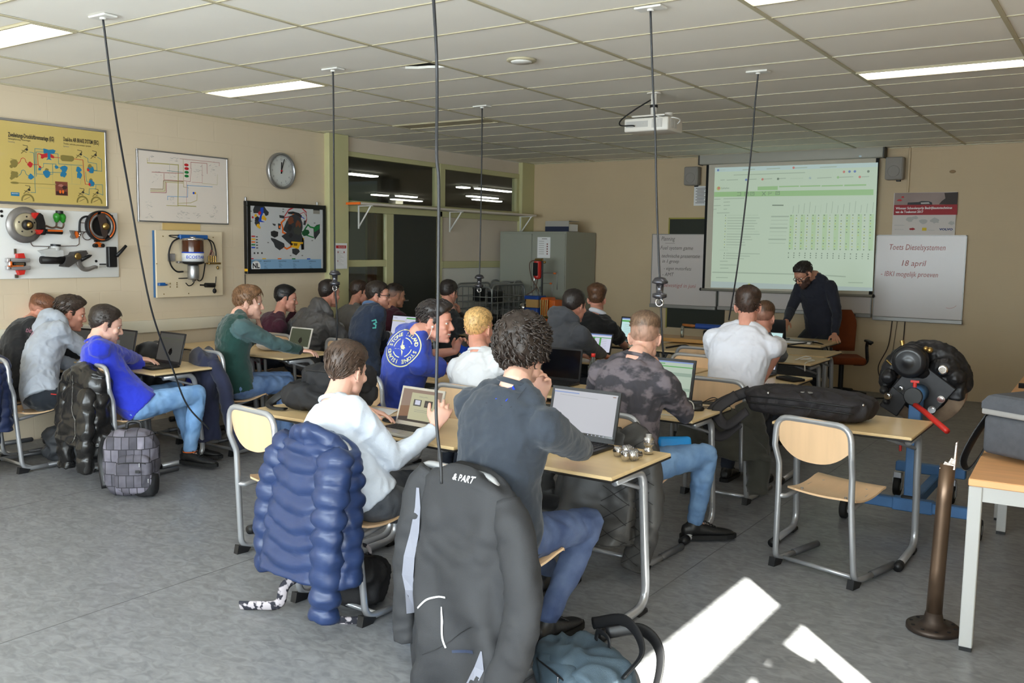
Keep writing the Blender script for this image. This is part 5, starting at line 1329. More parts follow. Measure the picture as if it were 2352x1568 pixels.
# ---- chairs
chair(-1.363, 4.953, -14, 'empty chair at the right, in front of the black trolley backpack')
chair(-3.10, 3.05, -3, 'chair under the navy puffer jacket, nearest row')
chair(-3.90, 3.33, -8, 'empty chair left of the navy puffer jacket')
chair(-2.20, 2.95, -6, 'chair under the black softshell jacket, nearest the camera')
chair(-2.37, 4.47, -3, 'chair under the quilted grey coat of the camouflage sitter')
chair(-3.55, 4.72, -4, 'chair of the person in the white sweater with blond hair')
chair(-4.38, 4.72, -14, 'chair of the person in the blue shirt with round emblem')
chair(-2.40, 6.13, -2, 'chair under the olive coat of the white T-shirt sitter')
chair(-2.84, 7.62, -3, 'chair of the half hidden sitter behind the white T-shirt')
chair(-4.12, 6.55, -3, 'chair of the person in the dark grey hooded sweater')
chair(-4.6, 7.85, -3, 'chair of the person in the black T-shirt with white collar')
chair(*(-3.108, 7.444, 0.87)[:2], -2, 'empty chair with its backrest seen between the camouflage and white T-shirt sitters')
chair(*(-3.318, 8.012, 0.87)[:2], -2, 'farther empty chair behind the other one, before the front tables')
chair(-6.28, 3.86, -4, 'chair under the black shiny puffer jacket, left block')
chair(-7.13, 3.58, -2, 'chair of the hooded grey sweater at the left edge')
chair(-7.68, 3.72, -2, 'chair of the black sweater against the wall')
chair(-6.36, 4.92, -2, 'chair under the navy coat with blue lining')
chair(-7.72, 6.3, 0, 'chair of the first maroon sweater, by the wall')
chair(-7.08, 6.3, 0, 'chair of the grey quilted jacket with hood')
chair(-6.2, 6.32, -6, 'chair of the person with glasses, its backrest visible')
chair(-7.75, 7.7, 0, 'chair of the grey sweater near the pillar')
chair(-7.15, 7.7, 0, 'chair of the second maroon sweater, near the dark door')
chair(-6.44, 7.72, 0, 'chair of the black shirt near the dark door')

# ---- teacher desk and office chair
t = thing('teacher_desk', 'teacher desk before the projection screen with papers on it', 'desk', (-3.4, 9.98, 0))
mb = MB(); mb.rbox((0, .4, .748), (1.24, .8, .026), .005, 1); mb.build('desktop', M_BEECH, t)
mb = MB(); mb.rbox((0, .4, .73), (1.245, .805, .012), .004, 1); mb.build('desk_edge', M_EDGE, t)
for x in (-.57, .57):
    mb = MB(); mb.rbox((x, .4, .37), (.05, .09, .7), .01, 2); mb.rbox((x, .4, .025), (.06, .7, .05), .01, 2); mb.build('leg', M_SILVER, t)
mb = MB(); mb.box((0, .72, .5), (1.1, .016, .36)); mb.build('modesty_panel', M_DGREY, t)
t = thing('office_chair', 'brown office chair with black armrests behind the teacher desk', 'chair', (-2.92, 11.4, 0), math.radians(205))
M_BRN = mat('brown_upholstery', rgb(120, 56, 18), 0.85, var=.08, vscale=14, bump=.3, bscale=200)
mb = MB(); mb.rbox((0, .02, .48), (.48, .48, .09), .04, 4); mb.build('seat', M_BRN, t)
rows = []
mb = MB()
for i in range(9):
    v = i / 8; z = .56 + .50 * v; w = .22 * (1 - .35 * max(0, (v - .6) / .4) ** 2) * (1 - .12 * (1 - v)); d = .032
    rows.append([(w * math.copysign(abs(math.cos(a)) ** .5, math.cos(a)), -.25 - .03 * math.sin(PI * v) * 0 - .05 * v + d * math.copysign(abs(math.sin(a)) ** .6, math.sin(a)), z) for a in [2 * PI * k / 20 for k in range(20)]])
mb.loft(rows); mb.build('backrest', M_BRN, t)
mb = MB(); mb.rbox((0, -.33, .78), (.4, .02, .46), .01, 2); mb.build('back_shell', M_BLACK, t)
for s in (-1, 1):
    mb = MB(); mb.tube(fillet([(s * .14, .0, .42), (s * .3, .0, .42), (s * .3, -.12, .68), (s * .3, .1, .69)], .08, 5), .024, 10, flat=.7); mb.rbox((s * .3, .0, .7), (.06, .26, .03), .012, 2); mb.build('armrest', M_BLACK, t)
mb = MB(); mb.cyl((0, 0, .1), (0, 0, .43), .03); mb.tube(fillet([(0, -.05, .42), (0, -.3, .45), (0, -.335, .7)], .08), .024, 8, flat=1.6); mb.build('gas_column', M_BLACK, t)
for k in range(5):
    a_ = k * 2 * PI / 5 + .3; mb = MB(); mb.tube([(0, 0, .11), (.3 * math.cos(a_), .3 * math.sin(a_), .075)], [.028, .018], 8); l = mb.build('base_arm', M_BLACK, t)
    mb = MB(); mb.cyl((.3 * math.cos(a_) - .02 * math.sin(a_), .3 * math.sin(a_) + .02 * math.cos(a_), .03), (.3 * math.cos(a_) + .02 * math.sin(a_), .3 * math.sin(a_) - .02 * math.cos(a_), .03), .03, 14); mb.build('caster', M_DARK, l)

# ================================================================ laptops
S_GREY = emat('screen_grey', (0.46, 0.46, 0.50, 1), .95); S_WHITE = emat('screen_white_page', (0.62, 0.64, 0.78, 1), .9); S_GREEN = emat('screen_green_page', (0.38, 0.47, 0.38, 1), .95)
S_STRIPE = emat('screen_green_stripe', (0.06, 0.32, 0.05, 1), .95); S_BAND = emat('screen_dull_green', (0.23, 0.32, 0.25, 1), .95); S_DKG = emat('screen_dim', (0.055, 0.055, 0.05, 1), .9); S_BLUE = emat('screen_blue_bar', (0.16, 0.24, 0.5, 1), .95)
S_PAGE = emat('screen_cream_page', (0.56, 0.54, 0.34, 1), .8); S_DUNE = emat('screen_dune', (0.24, 0.11, 0.05, 1), .8); S_DUNE2 = emat('screen_dark_dune', (0.03, 0.018, 0.015, 1), .8); S_SKY = emat('screen_dusk', (0.30, 0.20, 0.15, 1), .8); S_TEXT = emat('screen_text', (0.2, 0.2, 0.2, 1), .9); S_CYAN = emat('screen_cyan', (0.52, 0.76, 0.76, 1), .95); S_BLK = mat('screen_off', rgb(16, 16, 17), 0.12); S_DIMG = emat('screen_dim_green', (0.05, 0.06, 0.035, 1), .9)
M_KEY = mat('keycaps', rgb(34, 34, 36), 0.55); M_LBLK = mat('laptop_black', rgb(32, 32, 34), 0.4); M_LSIL = mat('laptop_silver', rgb(188, 186, 180), 0.3, 0.6)
def laptop(x, y, z, rz, w, lid, label, body=None, screen=None, tilt=14, art=None, bezel=.016, depth=None, bezel_mat=None):
    """x, y: middle of the hinge on the table; the sitter is on the -y side."""
    body = body or M_LBLK
    d = depth or w * .68
    t = thing('laptop', label, 'laptop', (x, y, z), math.radians(rz))
    mb = MB(); mb.rbox((0, -d / 2, .009), (w, d, .016), .005, 2); mb.build('base', body, t)
    mb = MB(); kw = (w * .88) / 14
    for r in range(5):
        for c in range(14):
            mb.box((-w * .44 + kw * (c + .5), -d * .12 - r * d * .095, .0185), (kw * .84, d * .078, .003))
    k = mb.build('keyboard', M_KEY, t); k['kind'] = 'stuff'
    mb = MB(); mb.rbox((0, -d * .8, .0178), (w * .3, d * .24, .0016), .0007, 1); mb.build('touchpad', body, t)
    R = Matrix.Rotation(math.radians(-tilt), 3, 'X')
    L = empty('lid', (0, 0, .018)); L.parent = t; L.rotation_euler = (math.radians(-tilt), 0, 0)
    mb = MB(); mb.rbox((0, 0.003, lid / 2), (w, .009, lid), .004, 2); mb.build('lid_shell', body, L)
    mb = MB(); b = bezel
    for c, s_ in (((0, -.0022, lid - b / 2), (w - .004, .002, b)), ((0, -.0022, b * .8), (w - .004, .002, b * 1.6)), ((-w / 2 + b / 2 + .002, -.0022, lid / 2), (b, .002, lid - 2 * b)), ((w / 2 - b / 2 - .002, -.0022, lid / 2), (b, .002, lid - 2 * b))): mb.box(c, s_)
    mb.build('bezel', bezel_mat or body, L)
    mb = MB(); mb.box((0, -.0022, lid / 2 + b * .3), (w - 2 * b, .0012, lid - 2.6 * b)); mb.build('screen', screen or S_BLK, L)
    mb = MB(); mb.cyl((-w * .4, 0, .012), (w * .4, 0, .012), .006, 10); mb.build('hinge', M_DARK, t)
    if art:
        W2, H2 = w - 2 * b, lid - 2.6 * b
        a = Art(L, (-W2 / 2, -.003, 1.6 * b), EX_B, EY, .0002)
        art(a, W2, H2); a.build('screen_page')
    return t
def art_mac(a, W, H):
    a.rect((0, 0), (W, H), S_SKY, 0); a.poly([(0, H * .45), (W * .3, H * .5), (W * .75, H * .75), (W, H * .6), (W, 0), (0, 0)], S_DUNE, 1); a.poly([(0, H * .12), (W * .5, H * .2), (W, H * .45), (W, 0), (0, 0)], S_DUNE2, 2); a.poly([(W * .65, H * .5), (W, H * .7), (W, H * .3)], S_DUNE2, 2)
    a.rect((W * .24, H * .07), (W * .86, H * .9), S_PAGE, 3); a.text('Zuletzt geöffnet', (W * .55, H * .78), .01, S_TEXT, align='CENTER')
    a.rect((W * .32, H * .5), (W * .52, H * .7), S_DKG, 4); a.rect((W * .36, H * .54), (W * .49, H * .68), S_WHITE, 5); a.rect((W * .6, H * .49), (W * .8, H * .7), S_DUNE2, 4); a.rect((W * .63, H * .53), (W * .77, H * .63), S_DKG, 5)
    for k in range(2): a.line([(W * .38, H * (.38 - .05 * k)), (W * .74, H * (.38 - .05 * k))], .0015, S_TEXT)
def art_pdf(a, W, H):
    a.rect((0, H * .93), (W * .4, H * .955), S_BLUE, 1); a.rect((0, H * .965), (W, H), S_GREY, 1); a.line([(W * .1, H * .88), (W * .7, H * .86)], .0012, S_TEXT); a.rect((0, 0), (W, H * .05), S_BLK, 1); a.line([(W * .93, H * .95), (W * .97, H * .95)], .004, S_DUNE)
    for k in range(5): a.disc((W * (.62 + .06 * k), H * .025), .003, S_WHITE, 6)
def art_green(a, W, H):
    a.rect((0, H * .96), (W, H), S_BLUE, 1); a.rect((0, H * .83), (W, H * .86), S_STRIPE, 2); a.rect((0, H * .58), (W, H * .68), S_BAND, 1); a.rect((0, H * .16), (W, H * .24), S_BAND, 1); a.line([(W * .36, H * .92), (W * .44, H * .92)], .006, S_STRIPE)
    a.line([(W * .5, H * .3), (W * .55, H * .4), (W * .6, H * .3), (W * .5, H * .3)], .002, S_BAND)
def art_list(a, W, H):
    a.rect((0, H * .93), (W, H), S_BLUE, 1); a.rect((0, H * .78), (W, H * .82), S_STRIPE, 1)
    for x in (.08, .38, .6): a.rect((W * x, H * .05), (W * (x + .06), H * .78), S_STRIPE, 2)
    for k in range(6): a.line([(W * .1, H * (.7 - .1 * k)), (W * .85, H * (.7 - .1 * k))], .0015, S_TEXT)
def art_page(a, W, H):
    a.rect((0, H * .93), (W, H), S_BLUE, 1); a.rect((0, H * .8), (W, H * .88), S_STRIPE, 1)
    for k in range(5): a.line([(W * .1, H * (.66 - .1 * k)), (W * .6, H * (.66 - .1 * k))], .002, S_BAND)
def art_cad(a, W, H):
    a.rect((W * .6, H * .88), (W, H * .94), S_STRIPE, 1); a.line([(W * .05, H * .9), (W * .2, H * .9)], .004, S_TEXT); a.rect((0, H * .72), (W * .55, H * .78), S_PAGE, 1); a.rect((W * .58, 0), (W * .6, H * .88), S_GREY, 2)
    for cx in (.4, .8):
        for k in range(6): a.disc((W * (cx - .1 + .045 * k), H * (.42 + .025 * k)), .008, S_TEXT, 8); a.line([(W * (cx - .1 + .045 * k), H * (.3 + .03 * k)), (W * (cx - .08 + .045 * k), H * (.36 + .03 * k))], .004, S_DKG)
        a.disc((W * (cx - .12), H * .18), .012, S_DKG, 10)
def art_dim(a, W, H):
    a.rect((0, H * .8), (W, H * .84), S_DIMG, 1); a.line([(W * .1, H * .7), (W * .9, H * .72)], .003, S_DIMG); a.blob((W * .55, H * .35), .03, S_BLK, 4)
def art_dimtext(a, W, H):
    for k in range(7): a.line([(W * .05, H * (.5 - .05 * k)), (W * .25, H * (.5 - .05 * k))], .004, S_TEXT)
    a.rect((0, H * .85), (W, H * .88), S_DIMG, 1)
def art_cyan(a, W, H):
    a.rect((0, H * .62), (W, H * .66), S_STRIPE, 1)
laptop(-3.2, 3.79, .7605, -3, .315, .212, 'silver laptop with a sand dune screen on the pale grey sweatshirt sitter\'s table', M_LSIL, S_SKY, 17, art_mac, .013)
laptop(-2.325, 4.05, .7605, -2, .415, .262, 'large dark laptop with a grey page, nearest table', None, S_GREY, 13, art_pdf, .016)
laptop(-2.54, 5.52, .7605, -2, .40, .272, 'dark laptop with green striped page before the camouflage sweater', None, S_GREEN, 12, art_green, .018)
laptop(-3.53, 5.83, .7605, 2, .345, .24, 'switched-off black laptop beside the red-capped bottle', None, S_BLK, 8, None, .012)
laptop(-4.2, 7.56, .7605, -2, .34, .20, 'laptop with green column table before the dark grey hooded sweater', None, S_WHITE, 16, art_list, .012)
laptop(-4.52, 9.05, .7605, -2, .42, .245, 'laptop with pale green page before the black T-shirt', None, S_CYAN, 12, art_page, .014)
laptop(-2.56, 7.33, .7605, -2, .36, .24, 'dark laptop half hidden right of the white T-shirt', None, S_WHITE, 12, art_page, .016)
laptop(-2.98, 8.75, .7605, -2, .34, .21, 'thin laptop with cyan page behind the grey sleeve', None, S_CYAN, 16, art_cyan, .008)
laptop(-3.42, 10.22, .7605, 188, .36, .24, 'black laptop seen from behind on the teacher desk', None, S_DKG, 20)
laptop(-6.49, 4.56, .7605, -3, .36, .255, 'black laptop typed on by the blue sweater sitter', None, S_DKG, 14, art_dim, .014)
laptop(-7.29, 4.68, .7605, -3, .33, .22, 'black laptop between the blue and hooded grey sweaters', None, S_DKG, 12, art_dimtext, .014)
laptop(-7.72, 4.52, .7605, 10, .33, .22, 'dark laptop lid behind the head of the blue sweater sitter', None, S_DKG, 20)
laptop(-6.56, 6.03, .7605, -2, .30, .2, 'white-edged laptop before the green sweater sitter', mat('laptop_white', rgb(222, 222, 220), .35), S_DIMG, 17, art_dim, .012, bezel_mat=M_WHITE)
laptop(-6.5, 7.45, .7605, -2, .36, .245, 'laptop showing two drawings before the person with glasses', None, S_WHITE, 12, art_cad, .012)

# ================================================================ people
def skin_mat(name, r, g, b):
    return mat('skin_' + name, rgb(r, g, b), 0.5, var=.06, vscale=14, sss=.12)
SK_FAIR = skin_mat('fair', 226, 178, 158); SK_PINK = skin_mat('rosy', 218, 158, 138); SK_TAN = skin_mat('tanned', 206, 150, 124)
M_EYE = mat('eye_white', rgb(225, 222, 216), .25); M_IRIS = mat('eye_iris', rgb(50, 38, 30), .2); M_LIP = mat('lips', rgb(186, 112, 104), .45); M_TEETH = mat('teeth', rgb(232, 228, 216), .3)

def hair_mat(name, r, g, b, skin):
    key = 'hair_' + name
    if key in MATS: return MATS[key]
    m = mat(key, rgb(r, g, b), .42)
    nt = m.node_tree; bs = nt.nodes['Principled BSDF']
    at_ = nt.nodes.new('ShaderNodeAttribute'); at_.attribute_name = 'hairfill'
    tc = nt.nodes.new('ShaderNodeTexCoord'); mp = nt.nodes.new('ShaderNodeMapping'); mp.inputs['Scale'].default_value = (130, 60, 45)
    n = nt.nodes.new('ShaderNodeTexNoise'); n.inputs['Scale'].default_value = 1; n.inputs['Detail'].default_value = 4
    nt.links.new(tc.outputs['Object'], mp.inputs[0]); nt.links.new(mp.outputs[0], n.inputs['Vector'])
    rp = nt.nodes.new('ShaderNodeValToRGB'); rp.color_ramp.elements[0].position = .3; rp.color_ramp.elements[1].position = .72
    c = rgb(r, g, b); rp.color_ramp.elements[0].color = tuple(x * .55 for x in c[:3]) + (1,); rp.color_ramp.elements[1].color = tuple(min(1, x * 1.5) for x in c[:3]) + (1,)
    nt.links.new(n.outputs['Fac'], rp.inputs[0])
    sk = skin.node_tree.nodes['Principled BSDF'].inputs['Base Color'].default_value
    mx = nt.nodes.new('ShaderNodeMix'); mx.data_type = 'RGBA'
    mx.inputs[6].default_value = tuple(.72 * a + .28 * b for a, b in zip(sk[:3], c[:3])) + (1,)
    nt.links.new(at_.outputs['Fac'], mx.inputs['Factor']); nt.links.new(rp.outputs[0], mx.inputs[7]); nt.links.new(mx.outputs[2], bs.inputs['Base Color'])
    bp = nt.nodes.new('ShaderNodeBump'); bp.inputs['Strength'].default_value = .5; bp.inputs['Distance'].default_value = .003
    nt.links.new(n.outputs['Fac'], bp.inputs['Height']); nt.links.new(bp.outputs[0], bs.inputs['Normal'])
    return m

def sstep(x, a, b):
    t = max(0.0, min(1.0, (x - a) / (b - a))); return t * t * (3 - 2 * t)

def interp(x, ks):
    if x <= ks[0][0]: return ks[0][1]
    for (a, b), (c, d) in zip(ks[:-1], ks[1:]):
        if x <= c: return b + (d - b) * (x - a) / (c - a)
    return ks[-1][1]

def head_shape(mb, T, smile=False):
    """Skull, face, nose, ears; T maps head space (x right, y forward, z up) to the world."""
    def E(c, r, M=None, nu=16, nv=11):
        vs = MB().ell(c, r, M, nu, nv); mb.add([T @ Vector(p) for p in vs.v], vs.f)
    def TB(P, r, n=8):
        q = MB().cap_tube(P, r, n); mb.add([T @ Vector(p) for p in q.v], q.f)
    E((0, -.02, .042), (.076, .1, .088), None, 24, 16)
    prof = [(.075, .012, .06, .078), (.045, .014, .069, .083), (.012, .014, .068, .079), (-.02, .018, .067, .078), (-.05, .022, .061, .074), (-.08, .027, .051, .066), (-.105, .034, .036, .052), (-.12, .042, .022, .034)]
    q = MB(); q.loft([[(w * math.copysign(abs(math.cos(a)) ** .85, math.cos(a)), yc + d * math.sin(a), z) for a in [2 * PI * k / 22 for k in range(22)]] for z, yc, w, d in prof])
    mb.add([T @ Vector(p) for p in q.v], q.f)
    TB([(0, .088, .022), (0, .1, .0), (0, .114, -.026)], [.010, .0115, .0135]); E((0, .113, -.03), (.014, .012, .011))
    for s in (-1, 1):
        E((s * .012, .1, -.034), (.009, .011, .008)); TB([(s * .012, .089, .03), (s * .036, .082, .034), (s * .054, .062, .026)], [.009, .009, .007])
        E((s * .045, .066, -.018), (.024, .022, .022)); E((s * .05, .02, -.07), (.014, .03, .026))
        if smile: E((s * .038, .078, -.045), (.018, .016, .018))
        M = Matrix.Rotation(s * .45, 3, 'Z') @ Matrix.Rotation(-.2, 3, 'X')
        E((s * .079, -.012, -.004), (.008, .021, .033), M, 14, 9); E((s * .085, -.022, .004), (.006, .014, .026), M, 12, 8); E((s * .077, -.004, -.03), (.007, .01, .012))
    TB([(-.022, .088, -.061), (0, .0965, -.060), (.022, .088, -.061)], .0075); TB([(-.02, .087, -.073), (0, .095, -.074), (.02, .087, -.073)], .0085); E((0, .082, -.104), (.024, .02, .018))

def add_hand(mb, wrist, fd, pn, side, curl=.45, spread=.10, size=1.0, thumb=.6):
    """Palm and five fingers. fd: finger direction, pn: palm side normal, side: +1 right hand."""
    fd = Vector(fd).normalized(); pn = Vector(pn); pn = (pn - fd * pn.dot(fd)).normalized()
    lat = fd.cross(pn) * side          # towards the thumb
    k = size; w = Vector(wrist)
    rings = []
    for t, hw, th in ((-.02, .024, .02), (.0, .026, .018), (.03, .036, .017), (.065, .042, .015), (.09, .041, .013), (.1, .036, .01)):
        c = w + fd * (t * k) + lat * (.004 * k)
        rings.append([c + lat * (math.cos(a) * hw * k) + pn * (math.sin(a) * th * k) for a in [2 * PI * i / 12 for i in range(12)]])
    mb.loft(rings)
    ln = (.07, .078, .072, .056)
    for i in range(4):
        o = (.032 - .0215 * i) * k
        base = w + fd * ((.088 - .006 * abs(i - 1)) * k) + lat * o
        d = (fd + lat * (spread * (1.4 - i))).normalized(); p = base; P = [w + fd * .05 * k + lat * o * .9, base]; a = curl * .55
        for seg in (.45, .32, .26):
            dd = d * math.cos(a) + pn * math.sin(a)
            p = p + dd * (ln[i] * seg * k); P.append(p); a += curl * (.9 if seg > .4 else .7)
        mb.cap_tube(P, [.009 * k, .0098 * k, .0092 * k, .0085 * k, .0074 * k], 8)
    tb = w + fd * .022 * k + lat * .028 * k
    d1 = (fd * .62 + lat * .75 + pn * .3 * thumb).normalized(); d2 = (fd * .85 + lat * .3 + pn * .5 * thumb).normalized()
    mb.cap_tube([w + fd * .01 * k + lat * .01 * k, tb, tb + d1 * .034 * k, tb + d1 * .034 * k + d2 * .03 * k, tb + d1 * .034 * k + d2 * .052 * k], [.014 * k, .013 * k, .0115 * k, .0105 * k, .009 * k], 8)

def ik(a, c, l1, l2, pole):
    a, c, pole = Vector(a), Vector(c), Vector(pole)
    d = c - a; L = min(d.length, (l1 + l2) * .995)
    u = d.normalized(); c2 = a + u * L
    x = (l1 * l1 - l2 * l2 + L * L) / (2 * L); h = math.sqrt(max(0, l1 * l1 - x * x))
    p = pole - u * pole.dot(u)
    p = p.normalized() if p.length > 1e-6 else u.orthogonal().normalized()
    return a + u * x + p * h, c2

HAIRLINE = [(-.13, -.052), (-.085, -.05), (-.06, -.03), (-.035, .0), (-.02, .026), (-.002, .026), (.004, -.012), (.018, -.01), (.024, .03), (.04, .05), (.062, .074), (.075, .084), (.12, .088)]
def build_hair(root, T, hb, style, hm, seed, lod, name='hair', beard=False):
    """hb: BVH of the head in head space."""
    rn = random.Random(seed); c0 = Vector((0, -.012, .03))
    top, side, back = style.get('top', .025), style.get('side', .008), style.get('back', .008)
    frontpush, noise_a, nscale = style.get('front', .0), style.get('noise', .004), style.get('nscale', (60, 20, 30))
    nape = style.get('nape', 0.0); recede = style.get('recede', 0.0)
    nu, nv = (72, 48) if lod == 0 else (48, 32) if lod == 1 else (32, 22)
    def surf(d):
        h = hb.ray_cast(c0 + d * .35, -d)
        return h[0] if h[0] is not None else c0 + d * .08
    def mask(p):
        if beard:
            m = sstep(-.045 - p.z, 0, .012) * sstep(p.y, .0, .02) if abs(p.x) < .03 else sstep(.0 - p.z, 0, .02) * sstep(p.y, -.005, .01) * sstep(-.03 - p.z + abs(p.x) * .9 - .012, 0, .01)
            return m
        zl = interp(p.y, HAIRLINE) + nape * sstep(-p.y, .05, .08) + recede * sstep(p.y, .04, .06)
        return sstep(p.z - zl, -.004, .012)
    def thick(p):
        m = mask(p)
        if beard: return m * style.get('beard', .008), m
        wt = sstep(p.z, .045, .1); wb = sstep(-p.y, .04, .09)
        t = (side * (1 - wb) + back * wb) * (1 - wt) + top * wt
        t += frontpush * wt * sstep(p.y, .0, .07)
        if style.get('crown'): t += style['crown'] * wt * sstep(-p.y, .0, .06)
        return t * m, m
    vs, dens = [], []
    for j in range(nv + 1):
        ph = -PI / 2 + PI * j / nv
        for i in range(nu):
            th = 2 * PI * i / nu
            d = Vector((math.cos(ph) * math.cos(th), math.cos(ph) * math.sin(th), math.sin(ph)))
            p = surf(d); t, m = thick(p)
            if m > .02:
                q = Vector((p.x * nscale[0], p.y * nscale[1], p.z * nscale[2])) + Vector((seed * 3.1, 0, 0))
                t += noise_a * m * (noise.noise(q) + .5 * noise.noise(q * 2.1)) * (1.0 if t > .006 else t / .006)
                t = max(t, .0025 * m)
            o = p + d * (t - .009 * (1 - m))
            if beard and m < .3: o = p - d * .006
            vs.append(o); dens.append(min(1, max(0, (t - .0008) / .0045)) if not beard else .85)
    fs = []
    for j in range(nv):
        for i in range(nu): fs.append((j * nu + i, j * nu + (i + 1) % nu, (j + 1) * nu + (i + 1) % nu, (j + 1) * nu + i))
    mb = MB(); mb.add([T @ p for p in vs], fs)
    # strands and locks
    N = style.get('locks', 0) if lod == 0 else style.get('locks', 0) // 3 if lod == 1 else 0
    for _ in range(N):
        d = Vector((rn.gauss(0, 1), rn.gauss(0, 1), rn.gauss(.35, 1))).normalized()
        p = surf(d); t, m = thick(p)
        if m < .6 or t < .006: continue
        up = d
        crown = Vector((0, -.07, .115)); fl = (p - crown)
        if style.get('flow') == 'back': fl = Vector((p.x * .6, -1, .15 if p.y > -.02 else -.9)) * .1
        if style.get('flow') == 'forward': fl = Vector((p.x * .8, 1, -.1)) * .1
        if style.get('flow') == 'side': fl = Vector((1, .3, 0)) * .1
        fl = fl - up * fl.dot(up)
        if fl.length < 1e-5: continue
        fl.normalize(); sd = fl.cross(up)
        L = style.get('lock_len', .035) * rn.uniform(.6, 1.2); cu = style.get('curl', 0.0); ph = rn.uniform(0, 6.28)
        P = []; r0 = style.get('lock_r', .0035) * rn.uniform(.7, 1.3)
        base = p + d * (t * .75)
        for k in range(6):
            f = k / 5
            P.append(base + fl * (L * f) + up * (style.get('lift', .006) * math.sin(PI * f * .8) - .3 * L * f * f * (1 - style.get('stick', 0))) + (sd * math.cos(ph + f * 7) + up * math.sin(ph + f * 7)) * (cu * f) + sd * rn.uniform(-.002, .002))
        q = MB().tube(P, [r0 * .8, r0, r0, r0 * .85, r0 * .6, r0 * .15], 4)
        o = len(mb.v); mb.add([T @ Vector(v) for v in q.v], q.f); dens += [1.0] * len(q.v)
    ob = mb.build(name, hm, root)
    at_ = ob.data.attributes.new('hairfill', 'FLOAT', 'POINT'); at_.data.foreach_set('value', dens)
    return ob

def shoe(root, ankle, fyaw, m, sole_m, lod, size=1.0, boot=False):
    a = Vector(ankle); f = Vector((-math.sin(fyaw), math.cos(fyaw), 0)); r = Vector((math.cos(fyaw), math.sin(fyaw), 0))
    g = Vector((a.x, a.y, 0)); base = a.z - .1
    rings = []
    for y, w, h, zb in ((-.075, .018, .05, .03), (-.068, .032, .085, .022), (-.03, .038, .115 if boot else .1, .02), (.02, .04, .105, .02), (.06, .045, .085, .02), (.11, .05, .066, .02), (.16, .049, .055, .02), (.2, .038, .045, .022), (.222, .018, .034, .025)):
        c = g + f * (y * size) + Vector((0, 0, base + (h + zb) / 2))
        rings.append([c + r * (w * math.copysign(abs(math.cos(t)) ** .7, math.cos(t))) + Vector((0, 0, (h - zb) / 2 * math.sin(t) * (1 if math.sin(t) > 0 else 1))) for t in [2 * PI * k / 14 for k in range(14)]])
    mb = MB(); mb.loft(rings); mb.cap_tube([g + f * -.02 + Vector((0, 0, base + .06)), a + Vector((0, 0, .05 if boot else .01))], [.045, .048 if boot else .042], 12)
    me = remesh(mb, .009 if lod < 2 else .014, 2, name='shoe'); o = put('shoe', me, m, root)
    mb = MB()
    out = [(-.082, .016), (-.07, .034), (-.02, .04), (.06, .046), (.12, .053), (.17, .05), (.21, .036), (.232, .012)]
    P = [g + f * (y * size) + r * w for y, w in out] + [g + f * (y * size) - r * w for y, w in reversed(out)]
    A = [p + Vector((0, 0, base)) for p in P]; B = [p + Vector((0, 0, base + .026)) for p in P]; n = len(P)
    mb.add(A + B, [tuple(range(n - 1, -1, -1)), tuple(range(n, 2 * n))] + [(k, (k + 1) % n, n + (k + 1) % n, n + k) for k in range(n)], 0, False)
    mb.build('sole', sole_m, o)
    if lod == 0:
        mb = MB()
        for k in range(5):
            c = g + f * (.045 + .02 * k) + Vector((0, 0, base + .108 - .011 * k)); mb.tube([c - r * .026, c + Vector((0, 0, .008)), c + r * .026], .0035, 6)
        mb.build('laces', M_BLACK, o)
    return o

M_SOLE = mat('black_sole', rgb(22, 22, 23), .7); M_SHOE = mat('black_shoe_leather', rgb(30, 30, 31), .45, bump=.2, bscale=120)
JEANS = lambda n, r, g, b: mat('denim_' + n, rgb(r, g, b), .85, color2=rgb(min(255, r + 34), min(255, g + 34), min(255, b + 30)), vscale=9, bump=.35, bscale=420, detail=5)
def cloth(n, r, g, b, var=.05, rough=.9, bump=.3, bscale=320, sheen=.15): return mat('cloth_' + n, rgb(r, g, b), rough, var=var, vscale=10, bump=bump, bscale=bscale, sheen=sheen)

